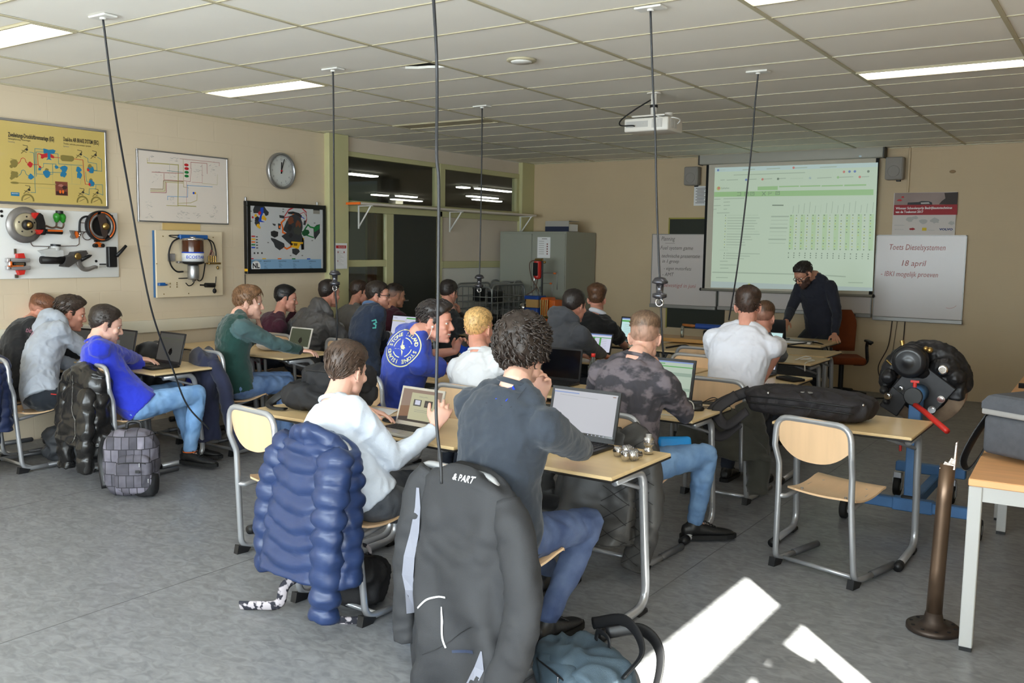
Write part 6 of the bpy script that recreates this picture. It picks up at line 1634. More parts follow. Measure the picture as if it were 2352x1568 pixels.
PEOPLE = {}
def person(key, label, pelvis, neck, head, yaw=0.0, shyaw=None, hyaw=0.0, hpitch=0.0, hroll=0.0, wl=None, wr=None, el=None, er=None, kl=None, kr=None, al=None, ar=None, fl=None, fr_=None,
           top=None, sleeve='long', sleeve_mat=None, trousers=None, skin=SK_FAIR, hair=None, hair_col=('brown', 70, 52, 40), lod=1, bulk=1.0, slouch=.05, hood=None, collar=None, shoes=M_SHOE,
           fold=.012, handL=None, handR=None, smile=False, glasses=False, beard=None, hips=1.0, curlL=.45, curlR=.45, cuff=None, boot=False, seed=1, shw=.19, hscale=1.06):
    vox = (.0062, .0085, .012)[lod]
    root = thing('person', label, 'person', (pelvis[0], pelvis[1], 0))
    O = Vector((pelvis[0], pelvis[1], 0)); yr = math.radians(yaw)
    F = Vector((-math.sin(yr), math.cos(yr), 0)); R = Vector((math.cos(yr), math.sin(yr), 0)); U = Vector((0, 0, 1))
    sy = math.radians(yaw if shyaw is None else shyaw); S = Vector((math.cos(sy), math.sin(sy), 0))
    loc = lambda p: R * p[0] + F * p[1] + U * p[2]                       # local to root space
    wv = lambda p: Vector(p) - O
    P0 = Vector((0, 0, pelvis[2])); N = wv(neck); Hc = wv(head)
    # torso curve
    mid = (P0 + N) / 2 - F * slouch
    tor = lambda t: P0 * (1 - t) ** 2 + mid * (2 * t * (1 - t)) + N * t * t
    tdir = lambda t: ((mid - P0) * (2 * (1 - t)) + (N - mid) * (2 * t)).normalized()
    W_ = [(0, .176 * hips), (.18, .168), (.4, .162), (.6, .176), (.78, .19), (.9, .158), (1.0, .075)]
    D_ = [(0, .13 * hips), (.18, .124), (.4, .118), (.6, .126), (.78, .122), (.9, .1), (1.0, .07)]
    def torso(mb, k, t0=-.06, t1=1.0, add=0.0, n=13):
        rings = []
        for i in range(n):
            t = t0 + (t1 - t0) * i / (n - 1); tt = max(0, t)
            c = tor(t); u = tdir(tt); ax = (R * (1 - tt) + S * tt); ax = (ax - u * ax.dot(u)).normalized(); ay = u.cross(ax)
            w, d = interp(tt, W_) * k * bulk + add, interp(tt, D_) * k * bulk + add
            rings.append([c + ax * (w * math.copysign(abs(math.cos(a)) ** .8, math.cos(a))) + ay * (d * math.copysign(abs(math.sin(a)) ** .9, math.sin(a))) for a in [2 * PI * q / 22 for q in range(22)]])
        mb.loft(rings)
    u9 = tdir(.9); sax = (S - u9 * S.dot(u9)).normalized()
    sh = {s: tor(.82) + sax * (s * shw * bulk) for s in (-1, 1)}
    # arms
    arm = {}
    for s, w, e in ((-1, wl, el), (1, wr, er)):
        wp = wv(w) if w is not None else loc((s * .13, .43, .80))
        pole = (wv(e) - (sh[s] + wp) / 2) if e is not None else (R * s * .9 - F * .25 - U * .55)
        ebw, wp = ik(sh[s], wp, .305 * hscale, .265 * hscale, pole)
        arm[s] = (sh[s], ebw, wp)
    # legs
    leg = {}
    for s, kn, an, fy in ((-1, kl, al, fl), (1, kr, ar, fr_)):
        hip = P0 + R * (s * .092) - U * .02
        ap = wv(an) if an is not None else loc((s * .13, .40, .10))
        kk = (wv(kn) - (hip + ap) / 2) if kn is not None else (F * .8 + U * .8)
        ke, ap2 = ik(hip, ap, .45 * hscale, .44 * hscale, kk)
        leg[s] = (hip, ke, ap2, math.radians(fy) if fy is not None else yr)
    # head frame
    T = Matrix.Translation(Hc) @ Matrix.Rotation(math.radians(hyaw), 4, 'Z') @ Matrix.Rotation(math.radians(-hpitch), 4, 'X') @ Matrix.Rotation(math.radians(hroll), 4, 'Y') @ Matrix.Scale(hscale, 4)
    hmb = MB(); head_shape(hmb, Matrix.Identity(4), smile); hb = BVHTree.FromPolygons([Vector(p) for p in hmb.v], hmb.f)
    # ---- body: one continuous surface
    mb = MB(); mb.add([T @ Vector(p) for p in hmb.v], hmb.f)
    hb0 = T @ Vector((0, -.028, -.05))
    mb.cap_tube(catmull([N - tdir(1) * .05, N + tdir(1) * .02, (N + hb0) / 2 + (N - hb0).cross(R).normalized() * .0, hb0], 3), [.066 * hscale, .062 * hscale, .056 * hscale, .056 * hscale, .056 * hscale], 14)
    torso(mb, .82, t1=.93)
    for s in (-1, 1):
        a, e, w = arm[s]
        mb.cap_tube([tor(.9), a], [.05, .052], 10); mb.cap_tube([N + tdir(1) * .03, N - tdir(1) * .04 + sax * (s * .07)], [.04, .034], 10)
        mb.cap_tube([a, a.lerp(e, .5), e], [.054, .05, .042], 12); mb.cap_tube([e, e.lerp(w, .35), w], [.042, .042, .027], 12)
        hip, kn, an, fy = leg[s]
        mb.cap_tube([hip, hip.lerp(kn, .5), kn], [.078, .066, .052], 10); mb.cap_tube([kn, kn.lerp(an, .35), an], [.052, .05, .036], 10)
        mb.cap_tube([an, an + Vector((-math.sin(fy), math.cos(fy), 0)) * .09 - U * .062], [.034, .018], 8)
        hd = handL if s < 0 else handR
        fdv = (w - e).normalized()
        if hd is not None: fd, pn = Vector(hd[0]), Vector(hd[1])
        else: fd, pn = (fdv + F * .3 - U * .12), -U
        add_hand(mb, w, fd, pn, s, curlL if s < 0 else curlR, size=hscale)
    me = remesh(mb, vox, 2 if lod < 2 else 1, .45, 'body', .4 if lod == 0 else .5)
    put('body', me, skin, root)
    # ---- trousers
    if trousers is not None:
        mb = MB(); mb.ell(P0 - U * .005, (.182 * hips, .145 * hips, .118), Matrix(((R.x, F.x, 0), (R.y, F.y, 0), (0, 0, 1))), 20, 12)
        for s in (-1, 1):
            hip, kn, an, fy = leg[s]
            mb.cap_tube([hip, hip.lerp(kn, .4), kn], [.105, .092, .07], 16); mb.cap_tube([kn, kn.lerp(an, .3), kn.lerp(an, .75), an + U * .02], [.07, .068, .056, .052], 14)
        me = remesh(mb, max(.011, vox * 1.3), 3, .5, 'trousers'); rumple(me, fold * .8, 13, seed + 5); put('trousers', me, trousers, root)
    # ---- shoes
    for s in (-1, 1): shoe(root, leg[s][2], leg[s][3], shoes, M_SOLE, lod, 1.12, boot)
    # ---- top
    mb = MB(); torso(mb, 1.0, -.1, .985, .016, 15)
    for s in (-1, 1):
        a, e, w = arm[s]
        mb.cap_tube([tor(.9) + sax * s * .03, a + u9 * .0], [.07 * bulk, .07 * bulk], 14)
        mb.cap_tube([N + tdir(1) * .012 + sax * s * .02, tor(.93) + sax * (s * shw * .62)], [.05, .056 * bulk], 12)
        if sleeve == 'long':
            ws = w - (w - e).normalized() * .012
            mb.cap_tube([a, a.lerp(e, .5), e], [.08 * bulk, .07 * bulk, .058 * bulk], 14); mb.tube([e, e.lerp(ws, .4), ws], [.058 * bulk, .055 * bulk, .04], 14); mb.ell(e, (.058 * bulk,) * 3)
        else:
            e2 = a.lerp(e, .68); mb.tube([a - (e - a) * .1, a, a.lerp(e, .4), e2], [.05, .068 * bulk, .068 * bulk, .07 * bulk], 14)
    me = remesh(mb, max(.0085, vox * 1.15), 3, .5, 'top')
    rumple(me, fold, 8.5, seed); rumple(me, fold * .35, 24, seed + 2)
    tm = [top] if sleeve_mat is None else [top, sleeve_mat]
    topo = put('sweater' if sleeve == 'long' else 't_shirt', me, tm, root)
    if sleeve_mat is not None:
        co = get_co(me)
        for pgn in me.polygons:
            c = Vector(pgn.center); 
            for s in (-1, 1):
                a, e, w = arm[s]
                d1 = (c - a).dot((tor(.86) - a).normalized())
                arm_d = min((c - a.lerp(e, f)).length for f in (0, .25, .5, .75, 1)); arm_d2 = min((c - e.lerp(w, f)).length for f in (0, .3, .6, 1))
                if d1 < .03 and (arm_d < .1 or arm_d2 < .09): pgn.material_index = 1
    # collar / hood
    cn = N + tdir(1) * .012
    cax = (S - tdir(1) * S.dot(tdir(1))).normalized(); cay = tdir(1).cross(cax)
    if collar is not None:
        mb = MB(); mb.tube([cn + cax * (.074 * math.cos(a)) + cay * (.07 * math.sin(a)) + tdir(1) * (.012 - .02 * max(0, math.sin(a))) for a in [2 * PI * k / 24 for k in range(24)]], collar[1], 8, closed=True, flat=1.0)
        mb.build('collar', collar[0], topo)
    if hood is not None:
        mb = MB(); B_ = -cay
        P = [cn + cax * (.12 * math.cos(a)) - cay * (.1 * math.sin(a)) * (1 if math.sin(a) > 0 else .7) + tdir(1) * (.0 + .03 * math.sin(a)) for a in [PI * (k / 12 * 1.5 - .25) for k in range(13)]]
        mb.cap_tube(P, [.03, .035, .042, .05, .058, .064, .066, .064, .058, .05, .042, .035, .03], 12)
        mb.ell(cn - cay * .1 - tdir(1) * .05, (.1, .06, .09), Matrix((cax, cay, tdir(1))).transposed(), 16, 10)
        me2 = remesh(mb, .009, 3, .5, 'hood'); rumple(me2, .012, 11, seed + 8); put('hood', me2, hood, topo)
    if cuff is not None:
        for s in (-1, 1):
            a, e, w = arm[s]; d = (w - e).normalized(); mb = MB(); mb.tube([w - d * .05, w - d * .0], [.043, .04], 14); mb.build('cuff', cuff, topo)
    # ---- face
    def loc_mesh(nm, fn, m, par=root):
        q = MB(); fn(q); q.v = [tuple(T @ Vector(p)) for p in q.v]; return q.build(nm, m, par)
    if lod < 2:
        for s in (-1, 1):
            loc_mesh('eye', lambda q: (q.ell((s * .033, .0775, .008), (.0135, .0105, .0085), None, 12, 8), q.ell((s * .033, .0875, .008), (.0055, .003, .0058), None, 8, 6, 1)), [M_EYE, M_IRIS])
            loc_mesh('eyebrow', lambda q: q.tube([(s * .014, .0985, .028), (s * .034, .0935, .036), (s * .054, .072, .030)], [.004, .005, .0025], 6), hair_mat(*hair_col, skin))
        if smile:
            loc_mesh('teeth', lambda q: q.tube(catmull([(-.024, .088, -.06), (0, .1, -.064), (.024, .088, -.06)], 5), .006, 8), M_TEETH)
            loc_mesh('lips', lambda q: (q.tube(catmull([(-.03, .084, -.055), (0, .1015, -.055), (.03, .084, -.055)], 5), .004, 8), q.tube(catmull([(-.03, .084, -.057), (0, .099, -.077), (.03, .084, -.057)], 5), .0048, 8)), M_LIP)
        else:
            loc_mesh('lips', lambda q: (q.tube(catmull([(-.022, .0945, -.0645), (0, .1035, -.062), (.022, .0945, -.0645)], 5), [.002, .0045, .002], 8), q.tube(catmull([(-.02, .0945, -.0715), (0, .1025, -.0735), (.02, .0945, -.0715)], 5), [.002, .005, .002], 8)), M_LIP)
    if glasses:
        G = MB()
        for s in (-1, 1):
            G.tube([(s * .034 + .024 * math.cos(a), .104, .006 + .018 * math.sin(a)) for a in [2 * PI * k / 16 for k in range(16)]], .0028, 6, closed=True); G.tube([(s * .058, .102, .012), (s * .08, .02, .014), (s * .082, -.02, .005)], .0026, 6)
        G.tube([(-.01, .106, .01), (.01, .106, .01)], .0028, 6)
        G.v = [tuple(T @ Vector(p)) for p in G.v]; G.build('glasses', M_BLACK, root)
    if hair: build_hair(root, T, hb, hair, hair_mat(*hair_col, skin), seed, lod)
    if beard: build_hair(root, T, hb, dict(beard=beard, noise=.002), hair_mat(*hair_col, skin), seed + 1, lod, 'beard', True)
    info = dict(root=root, O=O, T=T, top=topo, sh=sh, arm=arm, leg=leg, tor=tor, tdir=tdir, S=S, R=R, F=F, N=N)
    PEOPLE[key] = info
    return info

def project_print(info, name, m, build2d, centre, ex, ey, lift=.003):
    """Print wrapped onto the garment: flat shapes are dropped onto its surface."""
    top = info['top']; me = top.data
    bv = BVHTree.FromPolygons([v.co.copy() for v in me.vertices], [tuple(p.vertices) for p in me.polygons])
    ex, ey = Vector(ex).normalized(), Vector(ey).normalized(); n = ex.cross(ey).normalized(); c = Vector(centre) - info['O']
    q = MB(); build2d(q)
    out = []
    for p in q.v:
        w = c + ex * p[0] + ey * p[1]
        h = bv.ray_cast(w + n * .4, -n)
        out.append(tuple((h[0] if h[0] is not None else w) + n * (lift + p[2])))
    q.v = out
    return q.build(name, m, top)
def quad2(q, pts, mi=0, div=1): q.add([(p[0], p[1], p[2] if len(p) > 2 else 0) for p in pts], [tuple(range(len(pts)))], mi, False)
def ring2(q, r0, r1, a0, a1, n=40, mi=0):
    for k in range(n):
        t0 = a0 + (a1 - a0) * k / n; t1 = a0 + (a1 - a0) * (k + 1) / n
        quad2(q, [(r0 * math.cos(t0), r0 * math.sin(t0)), (r1 * math.cos(t0), r1 * math.sin(t0)), (r1 * math.cos(t1), r1 * math.sin(t1)), (r0 * math.cos(t1), r0 * math.sin(t1))], mi)
def line2(q, P, w, mi=0):
    for a, b in zip(P[:-1], P[1:]):
        d = Vector((b[0] - a[0], b[1] - a[1])).normalized() * (w / 2); n = Vector((-d.y, d.x))
        quad2(q, [(a[0] - d.x + n.x, a[1] - d.y + n.y), (a[0] - d.x - n.x, a[1] - d.y - n.y), (b[0] + d.x - n.x, b[1] + d.y - n.y), (b[0] + d.x + n.x, b[1] + d.y + n.y)], mi)

H_SWEPT = dict(top=.03, side=.008, back=.01, front=.012, flow='back', locks=420, lock_len=.045, lock_r=.0042, lift=.004, noise=.005, nscale=(70, 14, 20), stick=.6)
H_CURLY = dict(top=.042, side=.03, back=.034, front=.01, nape=-.015, locks=900, lock_len=.045, lock_r=.0048, curl=.013, lift=.012, noise=.012, nscale=(34, 34, 34))
H_SHORT = dict(top=.022, side=.007, back=.008, front=.006, locks=260, lock_len=.024, lock_r=.003, lift=.004, noise=.004, flow='forward')
H_FADE = dict(top=.026, side=.0028, back=.0032, front=.008, locks=260, lock_len=.026, lock_r=.003, lift=.006, noise=.004, flow='forward', nape=.012)
H_QUIFF = dict(top=.028, side=.006, back=.007, front=.03, locks=300, lock_len=.04, lock_r=.004, lift=.008, noise=.005, flow='back', stick=.5)
H_MOP = dict(top=.034, side=.016, back=.016, front=.014, nape=-.006, locks=300, lock_len=.045, lock_r=.0045, lift=.004, noise=.007, nscale=(50, 24, 30))

C_BLACK = cloth('black', 20, 20, 22); C_CHAR = cloth('charcoal', 62, 63, 67); C_NAVYJ = JEANS('dark_navy', 22, 28, 44)

# ---------------------------------------------------------------- the people, nearest first
U_ = (0, 0, 1)
M_PALE = cloth('pale_grey', 206, 214, 226, .03); M_PALEC = cloth('pale_grey_rib', 196, 206, 222, .03)
J_GREY = mat('denim_washed_grey', rgb(64, 68, 76), .85, color2=rgb(110, 114, 120), vscale=8, bump=.35, bscale=420)
A = person('pale', 'person in pale grey sweatshirt with swept brown hair, touching the silver laptop', (-3.06, 3.22, .555), (-3.246, 3.22, 0.967), (-3.277, 3.34, 1.113), yaw=-12, shyaw=-22, hyaw=6, hpitch=12,
    wr=(-2.88, 3.56, 0.846), er=(-2.922, 3.36, 0.703), wl=(-3.5, 3.72, 0.848), el=(-3.606, 3.55, 0.751), handR=((.25, .3, .85), (-.6, .75, .1)), handL=((.75, .55, -.25), (.1, -.1, -1)), curlR=.75, curlL=.3,
    kr=(-3.152, 3.75, 0.502), ar=(-2.75, 3.95, .1), al=(-3.1, 3.95, .1), top=M_PALE, trousers=J_GREY, hair=H_SWEPT, hair_col=('mid_brown', 74, 58, 48), lod=0, collar=(M_PALEC, .011), slouch=.10, skin=SK_FAIR, seed=3, fold=.010)
project_print(A, 'neck_gusset', mat('seam_grey', rgb(170, 180, 196), .9), lambda q: line2(q, [(-.04, 0), (0, -.06), (.04, 0)], .0022), (-3.143, 3.1, 0.935), (.95, -.3, 0), (.0, .25, .97), .002)
M_SLATE = cloth('faded_black_blue', 46, 53, 63, .10); J_BLUE = JEANS('mid_blue', 58, 74, 112)
B = person('slate', 'person in faded black sweater with dark curly hair, nearest to the camera', (-2.17, 3.12, .555), (-2.108, 3.12, 1.174), (-2.156, 3.26, 1.303), yaw=-6, shyaw=-8, hyaw=10, hpitch=6,
    wr=(-2.06, 3.70, .80), er=(-1.892, 3.52, 0.794), wl=(-2.165, 3.42, 1.088), el=(-2.5, 3.58, .80), handL=((.2, -.05, .95), (-.1, -.9, .2)), curlL=.9, handR=((-.8, .3, 0), (0, 0, -1)),
    kr=(-1.983, 3.66, 0.497), ar=(-2.06, 3.34, .12), kl=(-2.5, 3.7, .5), al=(-2.4, 3.9, .1), top=M_SLATE, trousers=J_BLUE, hair=H_CURLY, hair_col=('dark_brown', 46, 37, 32), lod=0, collar=(M_SLATE, .011), slouch=.09, bulk=1.06, seed=5, fold=.012, shw=.2)
project_print(B, 'blue_mark', mat('cobalt_thread', rgb(36, 70, 200), .8), lambda q: line2(q, [(-.024, -.03), (-.008, .022), (.0, .03), (.012, .02), (.022, -.032)], .0055), (-2.081, 3, 1.177), (.98, -.14, 0), (0, .25, .97), .0025)
project_print(B, 'neck_patch', mat('slate_seam', rgb(34, 37, 43), .9), lambda q: line2(q, [(-.06, .04), (-.06, -.05), (.06, -.05), (.06, .04)], .002), (-2.087, 3, 1.172), (.98, -.14, 0), (0, .25, .97), .002)
M_CAMO = mat('camouflage_jersey', rgb(62, 60, 66), .9, color2=rgb(108, 100, 106), vscale=9, stretch=(1, 1, 1.6), bump=.25, bscale=300, contrast=(.47, .56), detail=3)
J_LIGHT = JEANS('light_blue', 96, 132, 178)
C = person('camo', 'person in grey camouflage sweater with cropped fair hair', (-2.35, 4.63, .555), (-2.318, 4.66, 1.136), (-2.338, 4.8, 1.243), yaw=-8, shyaw=-4, hyaw=20, hpitch=14,
    wr=(-2.313, 4.92, 1.019), er=(-2.193, 5, 0.825), wl=(-2.55, 5.1, .80), el=(-2.85, 4.95, .8), handR=((-.25, .05, .95), (-.9, .2, .2)), curlR=.8,
    kr=(-2.018, 5.06, 0.597), ar=(-2.13, 5.14, .115), fr_=-48, kl=(-2.55, 5.1, .5), al=(-2.55, 5.15, .1), top=M_CAMO, trousers=J_LIGHT, hair=dict(H_FADE), hair_col=('fair_brown', 112, 88, 70), lod=0, collar=(M_CAMO, .010), slouch=.07, seed=7, bulk=1.05, skin=SK_FAIR)
M_TEE = cloth('white_tee', 226, 228, 238, .02, bump=.2)
Wt = person('white_tee', 'person in white T-shirt with short brown hair, seen from behind', (-2.37, 6.3, .56), (-2.331, 6.42, 1.214), (-2.347, 6.5, 1.348), yaw=4, shyaw=6, hyaw=16, hpitch=4,
    wr=(-2.255, 6.62, 0.812), er=(-2.278, 6.86, 0.831), wl=(-2.65, 6.9, .80), el=(-2.75, 6.75, .8), handR=((-.15, -.1, -.95), (-.7, -.6, .1)), curlR=.6,
    top=M_TEE, sleeve='short', trousers=C_NAVYJ, hair=dict(H_SHORT, top=.03), hair_col=('brown', 62, 46, 38), lod=0, slouch=.07, seed=11, bulk=1.12, skin=SK_PINK, fold=.010, shw=.19)
M_EMB = cloth('royal_blue_tee', 50, 72, 172, .04)
St = person('emblem', 'smiling person in blue T-shirt with round emblem, turned to the right', (-4.32, 4.95, .56), (-4.033, 4.8, 1.166), (-3.967, 4.9, 1.233), yaw=-30, shyaw=-26, hyaw=-66, hpitch=4, hroll=0,
    wl=(-4.089, 5.28, 1), el=(-4.292, 5.3, 0.872), wr=(-3.985, 5.35, 0.861), er=(-3.848, 5.05, 0.879), handL=((.6, .1, .75), (.4, -.3, -.1)), curlL=.8,
    top=M_EMB, sleeve='short', trousers=C_NAVYJ, hair=H_QUIFF, hair_col=('near_black', 46, 40, 38), lod=0, slouch=.10, seed=13, bulk=1.05, smile=True, skin=SK_PINK, fold=.011)
def emblem(q):
    r = .128
    def blobring(a, b):
        n = 60
        for k in range(n):
            t0, t1 = 2 * PI * k / n, 2 * PI * (k + 1) / n
            f = lambda t, rr: ((rr * (1 + .05 * abs(math.cos(2 * t)) ** 6 * .6)) * math.cos(t), (rr * (1 + .05 * abs(math.cos(2 * t)) ** 6 * .6)) * math.sin(t))
            quad2(q, [f(t0, a), f(t0, b), f(t1, b), f(t1, a)])
    blobring(r * .94, r)
    for k in range(4): ring2(q, r * .5, r * .545, k * PI / 2 + .28, (k + 1) * PI / 2 - .28, 10)
    for k in range(8):
        a = k * PI / 4; L = r * (.46 if k % 2 == 0 else .17)
        quad2(q, [(0, 0), (.010 * math.cos(a - PI / 2), .010 * math.sin(a - PI / 2)), (L * math.cos(a), L * math.sin(a)), (.010 * math.cos(a + PI / 2), .010 * math.sin(a + PI / 2))])
    for txt, a0, a1 in (('STONE', 2.75, 1.72), ('ISLAND', 1.28, .12), ('STONE', -.42, -1.5), ('ISLAND', -1.95, -3.1)):
        n = len(txt)
        for i, ch in enumerate(txt):
            a = a0 + (a1 - a0) * (i + .0) / (n - 1); c, s = math.cos(a), math.sin(a); rb = r * .66
            t = MB().text(ch, (0, 0, 0), (1, 0, 0), (0, 1, 0), .036, bold=.0010, align='CENTER')
            q.add([((rb + p[1]) * c + p[0] * s, (rb + p[1]) * s - p[0] * c, 0) for p in t.v], t.f, 0, False)
project_print(St, 'round_emblem', mat('pale_yellow_print', rgb(222, 222, 170), .7), emblem, (-4.14, 4.78, 1.044), (.82, .57, .05), (-.10, .20, .97), .003)
mb = MB(); ep = St['T'] @ Vector((.088, .004, -.016)); mb.ell(ep, (.009, .009, .009)); mb.tube(catmull([ep, ep + Vector((-.01, -.02, -.06)), ep + Vector((-.03, -.06, -.12))], 5), .002, 5); mb.build('earphone', M_WHITE, St['root'])
M_WSW = cloth('white_sweater', 220, 222, 226, .03)
Bl = person('blond', 'person with cropped blond hair in white sweater, seen from behind', (-3.5, 4.9, .56), (-3.579, 4.88, 1.054), (-3.684, 5.02, 1.198), yaw=-6, shyaw=-12, hyaw=4, hpitch=2,
    wr=(-3.674, 5.22, 1.018), er=(-3.339, 5.34, 0.797), wl=(-3.75, 5.35, .80), handR=((-.4, .2, .85), (-.7, -.5, .2)), curlR=.8,
    top=M_WSW, trousers=C_NAVYJ, hair=dict(H_SHORT, top=.02, side=.005, back=.006), hair_col=('blond', 206, 166, 108), lod=0, slouch=.08, seed=17, bulk=1.05, collar=(M_WSW, .009), skin=SK_PINK)
M_ROYAL = cloth('royal_blue_knit', 36, 52, 190, .05, rough=.95, sheen=.3); J_PALE = JEANS('pale_blue', 112, 154, 204)
Bu = person('blue', 'person in bright blue sweater and pale jeans typing on a black laptop', (-6.17, 4.06, .56), (-6.414, 3.9, 0.998), (-6.407, 3.98, 1.125), yaw=-24, shyaw=-26, hyaw=-26, hpitch=16,
    wr=(-6.556, 4.36, 0.82), er=(-6.036, 4.12, 0.799), wl=(-6.75, 4.45, 0.811), el=(-6.5, 4.3, .8), handR=((.5, .75, -.1), (0, 0, -1)), handL=((.5, .75, -.1), (0, 0, -1)), curlR=.35, curlL=.35,
    kr=(-6.007, 4.56, 0.64), ar=(-6.08, 4.46, .125), fr_=-76, kl=(-6.438, 4.75, 0.598), al=(-6.28, 4.62, .12), fl=-60, top=M_ROYAL, trousers=J_PALE, hair=dict(H_SHORT, side=.009), hair_col=('dark_brown', 50, 38, 33), lod=0, slouch=.10, seed=19, boot=True, skin=SK_FAIR, collar=(M_ROYAL, .009))
mb = MB(); lg = Bu['leg'][1]; mb.tube([lg[2] + Vector((.052 * math.cos(a), .052 * math.sin(a), .0)) for a in [2 * PI * k / 16 for k in range(16)]], .005, 6, closed=True); mb.build('orange_boot_lining', M_ORP, Bu['root'])
M_HGREY = cloth('light_grey_marl', 160, 166, 176, .06); C_TRACK = cloth('navy_tracksuit', 24, 30, 38)
Gh = person('grey_hood', 'person in light grey hooded sweater leaning forward over the left table', (-7.06, 3.82, .56), (-7.312, 4.1, 1.049), (-7.364, 4.26, 1.145), yaw=-20, shyaw=-24, hyaw=-24, hpitch=14,
    wr=(-6.95, 4.45, .80), er=(-7.386, 4.32, 0.723), top=M_HGREY, trousers=C_TRACK, hair=dict(H_QUIFF, front=.02), hair_col=('brown_dark', 56, 44, 36), lod=0, slouch=.10, seed=23, hood=M_HGREY, skin=SK_PINK, fold=.014)
project_print(Gh, 'script_print', mat('faded_rose_print', rgb(146, 96, 112), .9), lambda q: q.text('tie Candy', (0, 0, 0), (1, 0, 0), (0, 1, 0), .062, fit=.21, shear=.3), (-7.503, 3.95, 1.011), (.86, .42, -.12), (.1, .15, .97), .003)
mb = MB(); k0 = Gh['leg'][1]; mb.tube([k0[0].lerp(k0[1], .1) + Vector((.09, -.04, .04)), k0[0].lerp(k0[1], .45) + Vector((.09, -.03, .0)), k0[0].lerp(k0[1], .8) + Vector((.07, -.02, .02))], [.01, .016, .008], 8, flat=.35); mb.build('red_stripe', M_REDP, Gh['root'])
person('black_sweater', 'person in black sweater with reddish hair at the far left, bent forward', (-7.54, 3.95, .56), (-7.85, 4.15, 1.039), (-7.941, 4.34, 1.134), yaw=-14, shyaw=-20, hyaw=-44, hpitch=24, hroll=10,
    top=cloth('black_knit', 22, 22, 24), trousers=C_NAVYJ, hair=dict(H_FADE, top=.022), hair_col=('auburn', 112, 72, 50), lod=1, slouch=.12, seed=29, skin=SK_PINK, shoes=M_SHOE)
M_PINE = cloth('pine_green_velour', 22, 62, 56, .14, sheen=.35); M_SAGE = cloth('sage_sleeve', 74, 100, 102, .05)
Gr = person('green', 'person in dark green sweater with paler sleeves, hand at the mouth', (-6.33, 5.12, .56), (-6.361, 5.18, 1.144), (-6.369, 5.3, 1.24), yaw=-24, shyaw=-24, hyaw=-44, hpitch=6,
    wl=(-6.426, 5.46, 1.018), el=(-6.612, 5.56, 0.81), wr=(-6.068, 5.66, 0.811), er=(-6.032, 5.4, 0.722), handL=((-.1, -.15, .95), (-.75, -.6, 0)), curlL=1.0, handR=((.75, .6, -.1), (0, 0, -1)), curlR=.5,
    kr=(-6.175, 5.5, 0.48), top=M_PINE, sleeve_mat=M_SAGE, trousers=JEANS('denim_blue', 84, 112, 158), hair=dict(H_MOP, top=.028), hair_col=('sandy', 118, 86, 60), lod=0, slouch=.08, seed=31, skin=SK_FAIR, cuff=C_BLACK)
M_MAROON = cloth('maroon', 70, 26, 44)
person('maroon', 'person in maroon sweater with black hair, hand before the mouth, by the wall', (-7.66, 6.5, .56), (-7.533, 6.66, 1.006), (-7.572, 6.8, 1.17), yaw=-20, hyaw=-42, hpitch=8,
    wr=(-7.643, 6.98, 1.022), er=(-7.778, 7.05, 0.798), handR=((-.1, -.2, .95), (-.6, -.7, 0)), curlR=1.0, top=M_MAROON, trousers=C_NAVYJ, hair=H_SHORT, hair_col=('black', 26, 23, 24), lod=1, seed=37, skin=SK_PINK)
M_PUFFG = mat('grey_quilted_nylon', rgb(86, 84, 84), .5, var=.06, vscale=8, bump=.3, bscale=60, stretch=(1, 1, 3))
person('grey_jacket', 'person in grey quilted jacket with hood, dark hair, before the near pillar', (-7.05, 6.5, .56), (-6.931, 6.72, 1.071), (-6.998, 6.88, 1.242), yaw=-8, hyaw=-8, hpitch=6,
    wl=(-7.3, 6.95, .80), wr=(-6.85, 7.0, .80), top=M_PUFFG, trousers=C_NAVYJ, hair=H_SHORT, hair_col=('very_dark_brown', 40, 32, 29), lod=1, seed=41, hood=M_PUFFG, bulk=1.22, fold=.02, skin=SK_PINK)
M_QZ = cloth('navy_quarter_zip', 38, 50, 72, .08)
Nv = person('glasses', 'person with glasses in navy quarter-zip sweater at a laptop', (-6.17, 6.52, .56), (-6.35, 6.8, 1.14), (-6.368, 6.94, 1.248), yaw=-16, shyaw=-22, hyaw=-52, hpitch=2,
    wr=(-6.387, 7.12, 0.835), er=(-6.3, 6.86, 0.806), handR=((.6, .75, -.05), (0, 0, -1)), curlR=.4, top=M_QZ, trousers=C_NAVYJ, hair=dict(H_SHORT, side=.01), hair_col=('dark_brown', 50, 38, 33), lod=0, seed=43, glasses=True, skin=SK_PINK, collar=(cloth('blue_shirt_collar', 86, 112, 150), .016))
mb = MB(); a_, e_, w_ = Nv['arm'][1]; d_ = (w_ - e_).normalized(); mb.tube([w_ - d_ * .065, w_ - d_ * .005], [.047, .045], 14); mb.build('white_shirt_cuff', M_TEE, Nv['top'])
project_print(Nv, 'turquoise_motif', mat('turquoise_print', rgb(90, 190, 180), .7), lambda q: (line2(q, [(-.02, .05), (.012, .055), (.02, .03), (-.005, .02), (.015, .005), (.012, -.02), (-.012, -.018)], .012),), (-6.334, 6.84, 0.982), (.72, .68, .1), (0, 0, 1), .003)
person('grey_sweater', 'person in grey sweater half hidden behind the near pillar end of the table', (-7.72, 7.85, .56), (-7.738, 8, 1.03), (-7.772, 8.14, 1.186), yaw=-8, hyaw=-34, hpitch=10,
    top=cloth('mid_grey', 112, 108, 104), trousers=C_NAVYJ, hair=H_SHORT, hair_col=('brown', 62, 46, 38), lod=1, seed=47, skin=SK_PINK)
